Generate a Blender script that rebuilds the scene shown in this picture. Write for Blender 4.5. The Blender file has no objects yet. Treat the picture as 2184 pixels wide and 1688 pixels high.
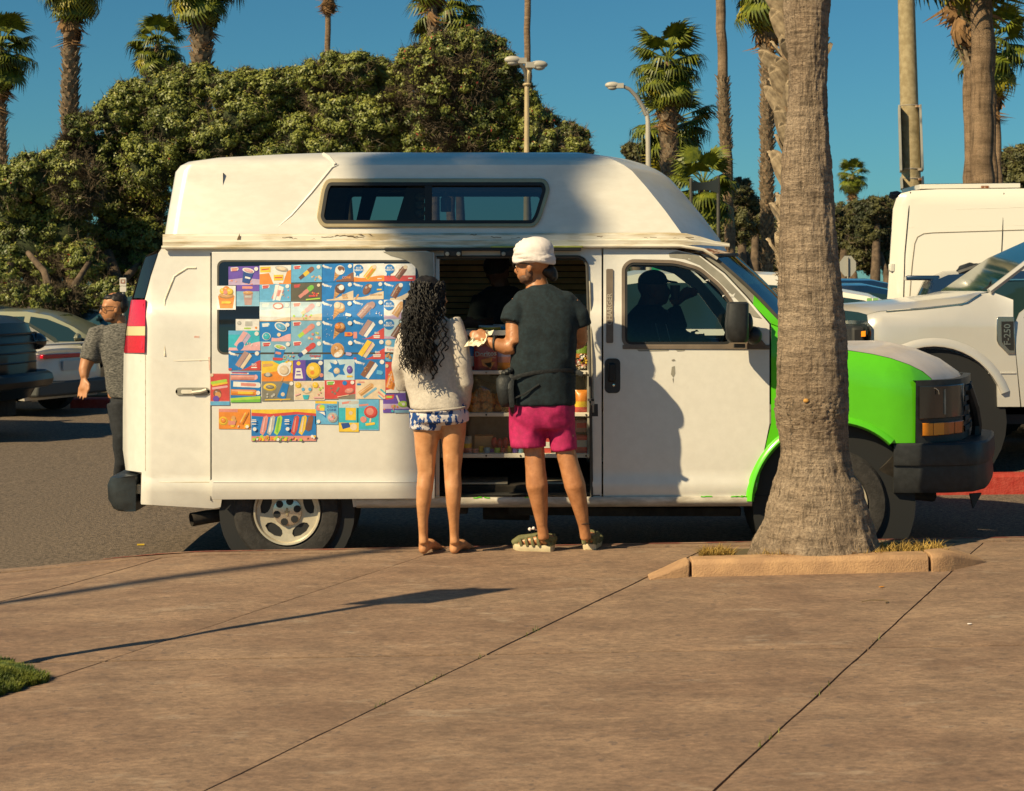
import bpy, bmesh, math, random
import numpy as np
from mathutils import Vector, Matrix, noise, Euler
random.seed(7); RNG = np.random.default_rng(7)
SC = bpy.context.scene
COL = SC.collection
PI = math.pi
# ------------------------------------------------------------------ camera
F, CX, HY, H = 3630.0, 1092.0, 615.0, 1.79      # focal length in picture units, principal point, horizon, eye height
cam = bpy.data.cameras.new('camera'); co = bpy.data.objects.new('camera', cam); COL.objects.link(co)
cam.sensor_fit = 'HORIZONTAL'; cam.sensor_width = 36; cam.lens = 36 * F / 2184.0
cam.shift_y = -(844 - HY) / 2184.0
cam.clip_start = 0.1; cam.clip_end = 3000
co.location = (0, 0, H); co.rotation_euler = (PI / 2, 0, 0)
SC.camera = co
cam.dof.use_dof = True; cam.dof.focus_distance = 10.8; cam.dof.aperture_fstop = 9.0
# ------------------------------------------------------------------ sun and sky
SUN_AZ, SUN_EL = math.radians(50), math.radians(38)        # light travels to the right and away
LD = Vector((math.cos(SUN_EL) * math.sin(SUN_AZ), math.cos(SUN_EL) * math.cos(SUN_AZ), -math.sin(SUN_EL)))
sun = bpy.data.lights.new('sun', 'SUN'); so = bpy.data.objects.new('sun', sun); COL.objects.link(so)
sun.energy = 5.0; sun.angle = math.radians(0.6); sun.color = (1.0, 0.80, 0.48)
so.rotation_euler = LD.to_track_quat('-Z', 'Y').to_euler(); so.location = (-20, -20, 30)
world = bpy.data.worlds.new('World'); SC.world = world; world.use_nodes = True
nt = world.node_tree; nt.nodes.clear()
sky = nt.nodes.new('ShaderNodeTexSky'); sky.sky_type = 'NISHITA'; sky.sun_disc = False
sky.sun_elevation = SUN_EL; sky.sun_rotation = math.atan2(-LD.x, -LD.y)
sky.air_density = 1.0; sky.dust_density = 0.3; sky.ozone_density = 3.0
tint = nt.nodes.new('ShaderNodeMix'); tint.data_type = 'RGBA'; tint.blend_type = 'MULTIPLY'
tint.inputs[0].default_value = 1.0; tint.inputs[7].default_value = (0.27, 0.62, 0.70, 1)   # the photograph's teal film stock
bg = nt.nodes.new('ShaderNodeBackground'); bg.inputs[1].default_value = 0.068
wo = nt.nodes.new('ShaderNodeOutputWorld')
nt.links.new(sky.outputs[0], tint.inputs[6]); nt.links.new(tint.outputs[2], bg.inputs[0]); nt.links.new(bg.outputs[0], wo.inputs[0])
SC.view_settings.view_transform = 'Standard'; SC.view_settings.look = 'None'
SC.view_settings.exposure = 0.44; SC.view_settings.gamma = 1.0; SC.view_settings.use_curve_mapping = False
SC.cycles.use_denoising = True
SC.cycles.max_bounces = 8; SC.cycles.transparent_max_bounces = 16
SC.cycles.sample_clamp_indirect = 6.0

# ------------------------------------------------------------------ helpers
def P(x, y, D):
    """a point of the place seen at picture position x, y (2184 wide) at distance D metres"""
    return Vector(((x - CX) * D / F, D, H - (y - HY) * D / F))
def sstep(a, b, x):
    t = min(1, max(0, (x - a) / (b - a))); return t * t * (3 - 2 * t)
def gz(X, Y):
    """height of the road / parking lot"""
    z = 0.012 * (max(-5.0, min(5.0, X)) + 1.45)
    if Y > 14.3: z += 0.19 * sstep(-1.5, 2.5, X) * sstep(14.3, 16, Y)
    return z
def szf(X, Y):
    """height of the pavement"""
    z = 0.15 + 0.0175 * max(-6, min(6, X))
    d = sstep(-1.9, -3.6, X) * sstep(8.2, 10.85, Y)
    return z - d * 0.105
MATS = {}
def srgb(r, g, b):
    f = lambda c: (c / 255 / 12.92 if c / 255 < .04045 else ((c / 255 + .055) / 1.055) ** 2.4)
    return (f(r), f(g), f(b))
def mat(name, col, rough=.6, metal=0., var=0., vscale=5., bump=0., bscale=40., coat=0., crough=.11, cior=1.5, stretch=None, col2=None, spec=.5,
        thr=(.4, .65), detail=6, trans=0., emit=0.):
    """procedural material: base colour varied by noise, fine relief by bump"""
    if name in MATS: return MATS[name]
    m = bpy.data.materials.new(name); m.use_nodes = True; t = m.node_tree; L = t.links.new
    b = t.nodes['Principled BSDF']
    b.inputs['Base Color'].default_value = (*col, 1); b.inputs['Roughness'].default_value = rough; b.inputs['Metallic'].default_value = metal
    b.inputs['Specular IOR Level'].default_value = spec
    if coat: b.inputs['Coat Weight'].default_value = coat; b.inputs['Coat Roughness'].default_value = crough; b.inputs['Coat IOR'].default_value = cior
    if trans: b.inputs['Transmission Weight'].default_value = trans
    if var or bump or col2:
        tc = t.nodes.new('ShaderNodeTexCoord'); mp = t.nodes.new('ShaderNodeMapping'); L(tc.outputs['Object'], mp.inputs[0])
        if stretch: mp.inputs['Scale'].default_value = stretch
    if var or col2:
        n = t.nodes.new('ShaderNodeTexNoise'); n.inputs['Scale'].default_value = vscale; n.inputs['Detail'].default_value = detail
        n.inputs['Roughness'].default_value = .62
        L(mp.outputs[0], n.inputs['Vector'])
        r = t.nodes.new('ShaderNodeValToRGB'); r.color_ramp.elements[0].position = thr[0]; r.color_ramp.elements[1].position = thr[1]
        a = [c * (1 - var) for c in col]; c2 = col2 if col2 else [min(1, c * (1 + var)) for c in col]
        r.color_ramp.elements[0].color = (*a, 1); r.color_ramp.elements[1].color = (*c2, 1)
        L(n.outputs['Fac'], r.inputs[0]); L(r.outputs[0], b.inputs['Base Color'])
    if bump:
        n2 = t.nodes.new('ShaderNodeTexNoise'); n2.inputs['Scale'].default_value = bscale; n2.inputs['Detail'].default_value = 8
        L(mp.outputs[0], n2.inputs['Vector'])
        bp = t.nodes.new('ShaderNodeBump'); bp.inputs['Strength'].default_value = bump; bp.inputs['Distance'].default_value = .02
        L(n2.outputs['Fac'], bp.inputs['Height']); L(bp.outputs[0], b.inputs['Normal'])
    MATS[name] = m; return m
def glass(name, tint, gloss=.05, mixf=None):
    """thin window pane: tinted see-through plus mirror reflection"""
    if name in MATS: return MATS[name]
    m = bpy.data.materials.new(name); m.use_nodes = True; t = m.node_tree; t.nodes.clear(); L = t.links.new
    tr = t.nodes.new('ShaderNodeBsdfTransparent'); tr.inputs[0].default_value = (*tint, 1)
    gl = t.nodes.new('ShaderNodeBsdfGlossy'); gl.inputs['Roughness'].default_value = gloss
    fr = t.nodes.new('ShaderNodeFresnel'); fr.inputs[0].default_value = 1.5
    mx = t.nodes.new('ShaderNodeMixShader'); out = t.nodes.new('ShaderNodeOutputMaterial')
    if mixf is None: L(fr.outputs[0], mx.inputs[0])
    else: mx.inputs[0].default_value = mixf
    L(tr.outputs[0], mx.inputs[1]); L(gl.outputs[0], mx.inputs[2]); L(mx.outputs[0], out.inputs[0])
    MATS[name] = m; return m

def tag(o, label=None, cat=None, group=None, kind=None):
    if label: o['label'] = label
    if cat: o['category'] = cat
    if group: o['group'] = group
    if kind: o['kind'] = kind
    return o
def thing(name, label, cat, loc=(0, 0, 0), rz=0., group=None):
    o = bpy.data.objects.new(name, None); COL.objects.link(o); o.location = loc; o.rotation_euler = (0, 0, rz)
    o.empty_display_size = .1
    return tag(o, label, cat, group)
def attach(o, parent, world=True):
    """world=True: the mesh was built in world coordinates and the parent is an Empty standing elsewhere"""
    o.parent = parent
    if world and parent.type == 'EMPTY': o.matrix_parent_inverse = (Matrix.Translation(parent.location) @ parent.rotation_euler.to_matrix().to_4x4()).inverted()
    return o

class MB:
    def __init__(s): s.v = []; s.f = []; s.m = []
    def add(s, vs, fs, mi=0):
        k = len(s.v); s.v.extend([tuple(v) for v in vs]); s.f.extend([[i + k for i in f] for f in fs]); s.m.extend([mi] * len(fs)); return s
    def box(s, c, size, rot=None, mi=0):
        c = Vector(c); sx, sy, sz = [d / 2 for d in size]
        vs = [Vector((x, y, z)) for x in (-sx, sx) for y in (-sy, sy) for z in (-sz, sz)]
        if rot is not None:
            R = rot if isinstance(rot, Matrix) else Euler(rot).to_matrix()
            vs = [R @ v for v in vs]
        return s.add([c + v for v in vs], [(0, 1, 3, 2), (4, 6, 7, 5), (0, 4, 5, 1), (2, 3, 7, 6), (0, 2, 6, 4), (1, 5, 7, 3)], mi)
    def loft(s, rings, closed=True, cap=True, mi=0):
        n = len(rings[0]); vs = [v for r in rings for v in r]; fs = []
        for i in range(len(rings) - 1):
            for j in range(n if closed else n - 1):
                a = i * n + j; b = i * n + (j + 1) % n
                fs.append((a, b, b + n, a + n))
        if cap and closed: fs.append(tuple(range(n - 1, -1, -1))); fs.append(tuple(range((len(rings) - 1) * n, len(rings) * n)))
        return s.add(vs, fs, mi)
    def tube(s, pts, rad, n=8, cap=True, mi=0, flat=1.0, up=None):
        pts = [Vector(p) for p in pts]
        if not isinstance(rad, (list, tuple)): rad = [rad] * len(pts)
        rings = []; u = None
        for i, p in enumerate(pts):
            d = (pts[min(i + 1, len(pts) - 1)] - pts[max(i - 1, 0)])
            if d.length < 1e-9: d = Vector((0, 0, 1))
            d.normalize()
            if u is None:
                ref = Vector(up) if up else (Vector((0, 1, 0)) if abs(d.y) < .9 else Vector((1, 0, 0)))
                u = ref - d * ref.dot(d)
            else: u = u - d * u.dot(d)
            u.normalize(); w = d.cross(u); r = rad[i]
            rings.append([p + (u * math.cos(a) * flat + w * math.sin(a)) * r for a in [2 * PI * k / n for k in range(n)]])
        return s.loft(rings, True, cap, mi)
    def ell(s, c, r, nu=16, nv=10, rot=None, mi=0):
        c = Vector(c); R = None if rot is None else (rot if isinstance(rot, Matrix) else Euler(rot).to_matrix()); vs = []; fs = []
        if not isinstance(r, (tuple, list)): r = (r, r, r)
        for j in range(nv + 1):
            th = PI * j / nv
            for i in range(nu):
                ph = 2 * PI * i / nu
                q = Vector((r[0] * math.sin(th) * math.cos(ph), r[1] * math.sin(th) * math.sin(ph), r[2] * math.cos(th)))
                vs.append(c + (R @ q if R else q))
        for j in range(nv):
            for i in range(nu):
                a = j * nu + i; b = j * nu + (i + 1) % nu
                if j == 0: fs.append((a, a + nu, b + nu))
                elif j == nv - 1: fs.append((a, a + nu, b))
                else: fs.append((a, a + nu, b + nu, b))
        return s.add(vs, fs, mi)
    def lathe(s, prof, c, ax='Y', n=32, mi=0, cap=True):
        c = Vector(c); rings = []
        for (r, h) in prof:
            ring = []
            for k in range(n):
                a = 2 * PI * k / n; x, y = r * math.cos(a), r * math.sin(a)
                ring.append(c + (Vector((x, h, y)) if ax == 'Y' else Vector((x, y, h)) if ax == 'Z' else Vector((h, x, y))))
            rings.append(ring)
        return s.loft(rings, True, cap, mi)
    def poly(s, pts, mi=0): return s.add(pts, [tuple(range(len(pts)))], mi)
    def build(s, name, mats, parent=None, smooth=30, bevel=0., world=True, subs=0, label=None, segs=2):
        me = bpy.data.meshes.new(name); me.from_pydata([tuple(v) for v in s.v], [], s.f)
        if not isinstance(mats, (list, tuple)): mats = [mats]
        for m in mats: me.materials.append(m)
        if len(mats) > 1: me.polygons.foreach_set('material_index', s.m)
        bm = bmesh.new(); bm.from_mesh(me); bmesh.ops.remove_doubles(bm, verts=bm.verts[:], dist=1e-5) if len(bm.verts) < 60000 else None
        bmesh.ops.recalc_face_normals(bm, faces=bm.faces[:]); bm.to_mesh(me); bm.free()
        return link(name, me, parent, smooth, bevel, world, subs, label, segs)
def link(name, me, parent=None, smooth=30, bevel=0., world=True, subs=0, label=None, segs=2):
    o = bpy.data.objects.new(name, me); COL.objects.link(o)
    if smooth:
        me.polygons.foreach_set('use_smooth', [True] * len(me.polygons))
        if smooth < 180: me.set_sharp_from_angle(angle=math.radians(smooth))
    if bevel:
        b = o.modifiers.new('bevel', 'BEVEL'); b.width = bevel; b.segments = segs; b.limit_method = 'ANGLE'; b.angle_limit = math.radians(35); b.use_clamp_overlap = True
    if subs:
        q = o.modifiers.new('subdivision', 'SUBSURF'); q.levels = subs; q.render_levels = subs
    if parent is not None: attach(o, parent, world)
    if label: o['label'] = label
    return o
def panel(outline, holes, fmap, ylv=(), xlv=(), thick=0., tvec=(0, 1, 0), mb=None, mi=0):
    """sheet filling a 2-D outline with holes, cut at given levels, then carried onto a surface by fmap(x, y)"""
    bm = bmesh.new()
    for lp in [outline] + list(holes):
        vs = [bm.verts.new((x, y, 0)) for x, y in lp]
        for i in range(len(vs)): bm.edges.new((vs[i], vs[(i + 1) % len(vs)]))
    bmesh.ops.triangle_fill(bm, use_beauty=True, use_dissolve=False, edges=bm.edges[:], normal=(0, 0, 1))
    for y in ylv: bmesh.ops.bisect_plane(bm, geom=bm.verts[:] + bm.edges[:] + bm.faces[:], plane_co=(0, y, 0), plane_no=(0, 1, 0), dist=1e-4)
    for x in xlv: bmesh.ops.bisect_plane(bm, geom=bm.verts[:] + bm.edges[:] + bm.faces[:], plane_co=(x, 0, 0), plane_no=(1, 0, 0), dist=1e-4)
    bm.verts.ensure_lookup_table(); bm.verts.index_update()
    n = len(bm.verts); fr = [Vector(fmap(v.co.x, v.co.y)) for v in bm.verts]; fs = [[v.index for v in f.verts] for f in bm.faces]
    mb = mb or MB()
    if thick:
        bk = [p + Vector(tvec) * thick for p in fr]
        fs2 = fs + [[i + n for i in reversed(f)] for f in fs]
        for e in bm.edges:
            if len(e.link_faces) == 1: a, b = e.verts[0].index, e.verts[1].index; fs2.append((a, b, b + n, a + n))
        mb.add(fr + bk, fs2, mi)
    else: mb.add(fr, fs, mi)
    bm.free(); return mb
def rrect(x0, y0, x1, y1, r, n=5):
    pts = []
    for cx, cy, a0 in ((x1 - r, y0 + r, -90), (x1 - r, y1 - r, 0), (x0 + r, y1 - r, 90), (x0 + r, y0 + r, 180)):
        for k in range(n + 1):
            a = math.radians(a0 + 90 * k / n); pts.append((cx + r * math.cos(a), cy + r * math.sin(a)))
    return pts
def arc(cx, cy, r, a0, a1, n):
    return [(cx + r * math.cos(math.radians(a0 + (a1 - a0) * k / n)), cy + r * math.sin(math.radians(a0 + (a1 - a0) * k / n))) for k in range(n + 1)]
def scale2(pts, k, dx=0, dy=0):
    cx = sum(p[0] for p in pts) / len(pts); cy = sum(p[1] for p in pts) / len(pts)
    return [(cx + (x - cx) * k + dx, cy + (y - cy) * k + dy) for x, y in pts]
def inset(pts, d):
    """move every corner of an outline inwards by d"""
    n = len(pts); A = sum(pts[i][0] * pts[(i + 1) % n][1] - pts[(i + 1) % n][0] * pts[i][1] for i in range(n)); sg = 1 if A > 0 else -1; out = []
    for i in range(n):
        p0, p1, p2 = Vector(pts[i - 1]), Vector(pts[i]), Vector(pts[(i + 1) % n])
        e1 = (p1 - p0); e2 = (p2 - p1)
        n1 = Vector((-e1.y, e1.x)).normalized() * sg; n2 = Vector((-e2.y, e2.x)).normalized() * sg
        b = (n1 + n2); b = b / max(.35, b.dot(n1)) if b.length > 1e-6 else n1
        out.append((p1.x + b.x * d, p1.y + b.y * d))
    return out
def rounded(pts, r, n=4):
    """outline with every corner rounded off"""
    out = []; m = len(pts)
    for i in range(m):
        a, b, c = Vector(pts[i - 1]), Vector(pts[i]), Vector(pts[(i + 1) % m]); k = min(r, (a - b).length * .45, (c - b).length * .45); p, q = b + (a - b).normalized() * k, b + (c - b).normalized() * k
        out += [tuple((p.lerp(b, t)).lerp(b.lerp(q, t), t)) for t in [j / n for j in range(n + 1)]]
    return out
_T = {}
def text2d(s):
    """flat lettering: vertices and faces, 1 unit tall, centred"""
    if s in _T: return _T[s]
    cu = bpy.data.curves.new('lettering', 'FONT'); cu.body = s; cu.align_x = 'CENTER'; cu.align_y = 'CENTER'; cu.resolution_u = 2; cu.offset = .02
    o = bpy.data.objects.new('lettering', cu); COL.objects.link(o)
    dg = bpy.context.evaluated_depsgraph_get(); me = bpy.data.meshes.new_from_object(o.evaluated_get(dg))
    r = ([tuple(v.co) for v in me.vertices], [list(p.vertices) for p in me.polygons])
    bpy.data.objects.remove(o); bpy.data.meshes.remove(me); bpy.data.curves.remove(cu)
    _T[s] = r; return r
for _s in ('BIG', 'Original', 'BLUE', 'RIBBON', 'SNOW', 'CONE', 'Super', 'Bunny', 'Doritos', 'CHARGER', 'F-250', 'NO', 'PARKING', 'S', 'CHOCO BAR'): text2d(_s)
def fuse(mb, name, m, parent, voxel=.01, wrinkle=0., wscale=9., smooth_it=4):
    """join overlapping shapes into one continuous skin"""
    me = bpy.data.meshes.new(name); me.from_pydata([tuple(v) for v in mb.v], [], mb.f)
    bm = bmesh.new(); bm.from_mesh(me); bmesh.ops.recalc_face_normals(bm, faces=bm.faces[:]); bm.to_mesh(me); bm.free()
    o = bpy.data.objects.new(name, me); COL.objects.link(o)
    r = o.modifiers.new('r', 'REMESH'); r.mode = 'VOXEL'; r.voxel_size = voxel
    if smooth_it: q = o.modifiers.new('s', 'SMOOTH'); q.iterations = smooth_it; q.factor = .5
    dg = bpy.context.evaluated_depsgraph_get(); ne = bpy.data.meshes.new_from_object(o.evaluated_get(dg))
    bpy.data.objects.remove(o); bpy.data.meshes.remove(me); ne.name = name
    ne.materials.clear(); ne.materials.append(m)
    if wrinkle:
        for v in ne.vertices:
            c = v.co; d = noise.noise(Vector((c.x * wscale, c.y * wscale, c.z * wscale * .55))) + .6 * noise.noise(Vector((c.x * wscale * 2.2 + c.z * 9, c.y * wscale * 2, c.z * wscale * 1.3)))
            ridge = 1 - abs(noise.noise(Vector((c.x * wscale * .8 + c.z * wscale * .6, c.y * wscale * .8, c.z * wscale * .9 - c.x * 3)))) * 2.2
            v.co += v.normal * wrinkle * (d * .7 + ridge * .5)
    return link(name, ne, parent, 180)
# ------------------------------------------------------------------ ground: road, lot, pavement, kerbs
M_asphalt = mat('asphalt', (.155, .117, .084), .92, var=.55, vscale=38, bump=.9, bscale=110, detail=10, thr=(.36, .66))
def concrete_mat(name, c1, c2, c3):
    m = bpy.data.materials.new(name); m.use_nodes = True; t = m.node_tree; L = t.links.new; b = t.nodes['Principled BSDF']; b.inputs['Roughness'].default_value = .88
    tc = t.nodes.new('ShaderNodeTexCoord'); 
    def nz(scale, st, det=7, rg=.65):
        mp = t.nodes.new('ShaderNodeMapping'); mp.inputs['Scale'].default_value = st; L(tc.outputs['Object'], mp.inputs[0])
        n = t.nodes.new('ShaderNodeTexNoise'); n.inputs['Scale'].default_value = scale; n.inputs['Detail'].default_value = det; n.inputs['Roughness'].default_value = rg
        L(mp.outputs[0], n.inputs['Vector']); return n
    def ramp(n, p0, p1, ca, cb):
        r = t.nodes.new('ShaderNodeValToRGB'); r.color_ramp.elements[0].position = p0; r.color_ramp.elements[1].position = p1
        r.color_ramp.elements[0].color = (*ca, 1); r.color_ramp.elements[1].color = (*cb, 1); L(n.outputs['Fac'], r.inputs[0]); return r
    def mix(a, bb, fac=None, mode='MIX', f=.5):
        x = t.nodes.new('ShaderNodeMix'); x.data_type = 'RGBA'; x.blend_type = mode; x.inputs[0].default_value = f
        if fac is not None: L(fac, x.inputs[0])
        L(a, x.inputs[6]); L(bb, x.inputs[7]); return x.outputs[2]
    base = ramp(nz(1.1, (1, 1.6, 1)), .38, .66, c1, c2)                    # broad patches
    streak = ramp(nz(4.2, (.85, 1.35, 1), 10, .78), .36, .66, (.70, .68, .68), (1.22, 1.19, 1.14))   # broom streaks
    fine = ramp(nz(30, (.8, 1.25, 1), 12, .85), .34, .66, (.50, .50, .52), (1.42, 1.40, 1.36))
    pale = ramp(nz(3.0, (.8, 1.6, 1), 8, .75), .57, .72, (0, 0, 0), (1, 1, 1))
    scuff = ramp(nz(4.4, (.9, 1.5, 1), 9, .78), .60, .70, (0, 0, 0), (1, 1, 1))
    col = mix(base.outputs[0], streak.outputs[0], None, 'MULTIPLY', 1.0); col = mix(col, fine.outputs[0], None, 'MULTIPLY', 1.0)
    wc = t.nodes.new('ShaderNodeRGB'); wc.outputs[0].default_value = (*c3, 1)
    mf = t.nodes.new('ShaderNodeMath'); mf.operation = 'MULTIPLY'; mf.inputs[1].default_value = .6; L(pale.outputs[0], mf.inputs[0]); col = mix(col, wc.outputs[0], mf.outputs[0])
    dc = t.nodes.new('ShaderNodeRGB'); dc.outputs[0].default_value = (.12, .085, .07, 1)
    md = t.nodes.new('ShaderNodeMath'); md.operation = 'MULTIPLY'; md.inputs[1].default_value = .5; L(scuff.outputs[0], md.inputs[0]); col = mix(col, dc.outputs[0], md.outputs[0])
    spots = ramp(nz(21, (1, 1.2, 1), 3, .5), .655, .675, (0, 0, 0), (1, 1, 1)); ms = t.nodes.new('ShaderNodeMath'); ms.operation = 'MULTIPLY'; ms.inputs[1].default_value = .7; L(spots.outputs[0], ms.inputs[0]); col = mix(col, dc.outputs[0], ms.outputs[0])
    L(col, b.inputs['Base Color'])
    n2 = nz(90, (.6, 2.2, 1), 8); bp = t.nodes.new('ShaderNodeBump'); bp.inputs['Strength'].default_value = .35; bp.inputs['Distance'].default_value = .01
    L(n2.outputs['Fac'], bp.inputs['Height']); L(bp.outputs[0], b.inputs['Normal']); return m
M_conc = concrete_mat('pavement_concrete', (.222, .144, .098), (.292, .202, .138), (.44, .35, .26))
M_curb = mat('kerb_concrete', (.42, .25, .135), .85, var=.16, vscale=9, bump=.4, bscale=110, col2=(.48, .29, .15), detail=9)
M_red = mat('red_kerb_paint', (.42, .035, .02), .6, var=.2, vscale=14, col2=(.40, .06, .04), bump=.3, bscale=60)
M_redworn = mat('worn_red_paint', (.34, .10, .07), .75, var=.2, vscale=7, col2=(.36, .22, .15), thr=(.45, .55), bump=.2)
M_earth = mat('dry_earth', (.16, .095, .055), .95, var=.4, vscale=2.5, bump=.7, bscale=12, col2=(.09, .085, .035))
M_joint = mat('joint_dirt', (.065, .047, .036), .95, var=.3, vscale=20)
M_line = mat('white_road_paint', (.55, .5, .42), .8, var=.3, vscale=20)
# one sheet out to the horizon
xs = sorted(set(list(np.linspace(-9, 9, 37)) + [-1500, -600, -200, -80, -40, -20, -14, 14, 20, 40, 80, 200, 600, 1500]))
ys = sorted(set([-300, -50, -10] + list(np.linspace(0, 24, 49)) + [28, 35, 45, 60, 90, 150, 300, 800, 2500]))
mb = MB(); vs = [(x, y, gz(x, y)) for y in ys for x in xs]; nx = len(xs)
mb.add(vs, [(j * nx + i, j * nx + i + 1, (j + 1) * nx + i + 1, (j + 1) * nx + i) for j in range(len(ys) - 1) for i in range(nx - 1)])
tag(mb.build('road', M_asphalt, smooth=60), kind='structure')
# pavement: bed sheet, slabs lying on it with open joints
KE = 10.85                                    # line of the kerb
TA = math.tan(math.radians(24.1))             # direction of the long joints
def joint_x(k, Y): return -1.058 + 1.72 * k + (Y - 5.55) * TA
pave = None
mb = MB(); XS = np.linspace(-30, 30, 121); YS = [-20, -8, 0] + list(np.linspace(3, KE - .16, 24))
mb.add([(x, y, szf(x, y) - .022) for y in YS for x in XS], [(j * 121 + i, j * 121 + i + 1, (j + 1) * 121 + i + 1, (j + 1) * 121 + i) for j in range(len(YS) - 1) for i in range(120)])
pave = tag(mb.build('pavement', M_joint, smooth=60), kind='structure')
ROWS = [-1.5, 2.9, 7.66, KE - .155]
def slab(k, r):
    y0, y1 = ROWS[r] + (.009 if r == 2 else .004), ROWS[r + 1] - (.009 if r == 1 else .004)
    nu, nv = 14, 60; g = .0046; vs = []
    for j in range(nv + 1):
        Y = y0 + (y1 - y0) * j / nv; xa = joint_x(k, Y) + g / math.cos(math.radians(24)); xb = joint_x(k + 1, Y) - g / math.cos(math.radians(24))
        wv_ = lambda kk, e: .007 * noise.noise(Vector((kk * 3.1, Y * 2.3, 1))) + .006 * e * max(0, noise.noise(Vector((kk * 3.1, Y * 21, e * 5)))); wob = wv_(k, 1); wob2 = wv_(k + 1, -1)
        for i in range(nu + 1):
            X = xa + (xb - xa) * i / nu + (wob if i == 0 else 0) + (wob2 if i == nu else 0)
            z = szf(X, Y) + .003 * noise.noise(Vector((k * 7.3, r * 5.1, 2.)))
            if i in (0, nu) or j in (0, nv): z -= .007
            vs.append(Vector((X, Y, z)))
    n = nu + 1; fs = [(j * n + i, j * n + i + 1, (j + 1) * n + i + 1, (j + 1) * n + i) for j in range(nv) for i in range(nu)]
    mb = MB().add(vs, fs)
    rim = [i for i in range(n)] + [j * n + nu for j in range(1, nv + 1)] + [nv * n + i for i in range(nu - 1, -1, -1)] + [j * n for j in range(nv - 1, 0, -1)]
    mb.loft([[vs[i] for i in rim], [vs[i] - Vector((0, 0, .05)) for i in rim]], True, False)
    return mb.build('slab', M_conc, pave, smooth=40)
for k in range(-4, 4):
    for r in (1, 2): slab(k, r)
for k in range(-9, 11):
    slab(k, 0)
    if k < -4 or k > 3:
        for r in (1, 2): slab(k, r)
# kerb along the road with worn red paint on its edge
def kerb_strip(name, M, y0, y1, zf, x0, x1, n, zb):
    mb = MB(); rings = []
    for i in range(n + 1):
        X = x0 + (x1 - x0) * i / n; z = zf(X)
        rings.append([Vector((X, y0, z)), Vector((X, y1 - .025, z)), Vector((X, y1 - .008, z - .006)), Vector((X, y1, z - .025)), Vector((X, y1 + .012, zb)), Vector((X, y0, zb))])
    mb.loft(rings, True, True); return mb
kz = lambda X: szf(X, KE)
mb = kerb_strip('kerb', M_curb, KE - .15, KE, kz, -30, 30, 120, -.4); tag(mb.build('kerb', M_conc, smooth=40), kind='structure')
mb = MB(); rings = []
for i in range(101):
    X = -2.6 + 8.6 * i / 100; z = kz(X); w = .05 + .03 * noise.noise(Vector((X * 3, 0, 0)))
    rings.append([Vector((X, KE - w, z + .003)), Vector((X, KE - .02, z + .003)), Vector((X, KE - .003, z - .007)), Vector((X, KE + .006, z - .03)), Vector((X, KE + .018, z - .12))])
mb.loft(rings, False, False); tag(mb.build('kerb_paint', M_redworn, smooth=50), kind='structure')
# raised tree-well kerb
tk = thing('tree_well_kerb', 'raised tan concrete kerb round the foot of the big palm trunk', 'kerb', (1.7, 9.6, .18))
def well_bar(pts, hs, w=.16, name='kerb_block'):
    mb = MB(); rings = []
    for (X, Y), h in zip(pts, hs):
        z = szf(X, Y); z0 = z - .05
        rings.append([Vector((X, Y, z0)), Vector((X, Y + .012, z + h * .75)), Vector((X, Y + .035, z + h)), Vector((X, Y + w, z + h)), Vector((X, Y + w + .02, z0))])
    mb.loft(rings, True, True); return mb.build(name, M_curb, tk, smooth=50, bevel=.006)
gap = .008
well_bar([(.77, 9.5), (.86, 9.52), (.94, 9.54), (1.005 - gap, 9.56)], [.004, .038, .072, .090])
well_bar([(1.005 + gap, 9.56), (1.5, 9.57), (2.0, 9.58), (2.362 - gap, 9.6)], [.092, .095, .095, .093])
well_bar([(2.362 + gap, 9.6), (2.44, 9.62), (2.52, 9.68), (2.6, 9.74), (2.68, 9.8), (2.76, 9.88)], [.093, .097, .088, .065, .035, .004], .2)
mb = MB(); mb.add([(1.02, 9.66, szf(1, 9.7) + .03), (2.36, 9.70, szf(2.4, 9.7) + .03), (2.34, 10.5, szf(2.4, 10.5) + .008), (1.2, 10.5, szf(1.2, 10.5) + .008)], [(0, 1, 2, 3)])
mb.build('soil', M_earth, tk, smooth=0)
# far red kerb with the raised lot behind
mb = kerb_strip('island', M_red, 14.45, 14.2, lambda X: gz(X, 14.2) + .165, -.2, 12, 48, -.05)
mb = MB(); rings = []
for i in range(49):
    X = -.2 + 12.2 * i / 48; z = gz(X, 14.2) + .165; zb = gz(X, 14.2) - .03
    rings.append([Vector((X, 14.19, zb)), Vector((X, 14.205, z - .02)), Vector((X, 14.23, z)), Vector((X, 14.42, z)), Vector((X, 14.42, zb))])
mb.loft(rings, True, True); tag(mb.build('far_kerb', M_red, smooth=40), kind='structure')
mb = MB(); rings = []
for i in range(9):
    X = -6.75 + .75 * i / 8; z = .15 + gz(X, 26)
    rings.append([Vector((X, 26.0, -.05)), Vector((X, 26.02, z - .02)), Vector((X, 26.05, z)), Vector((X, 26.3, z)), Vector((X, 26.3, -.05))])
mb.loft(rings, True, True); tag(mb.build('island_kerb', M_red, smooth=40), kind='structure')
mb = MB(); mb.box((-6.3, 27.2, .06), (1.0, 1.8, .16)); tag(mb.build('island_bed', M_earth, bevel=.03), kind='structure')
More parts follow.
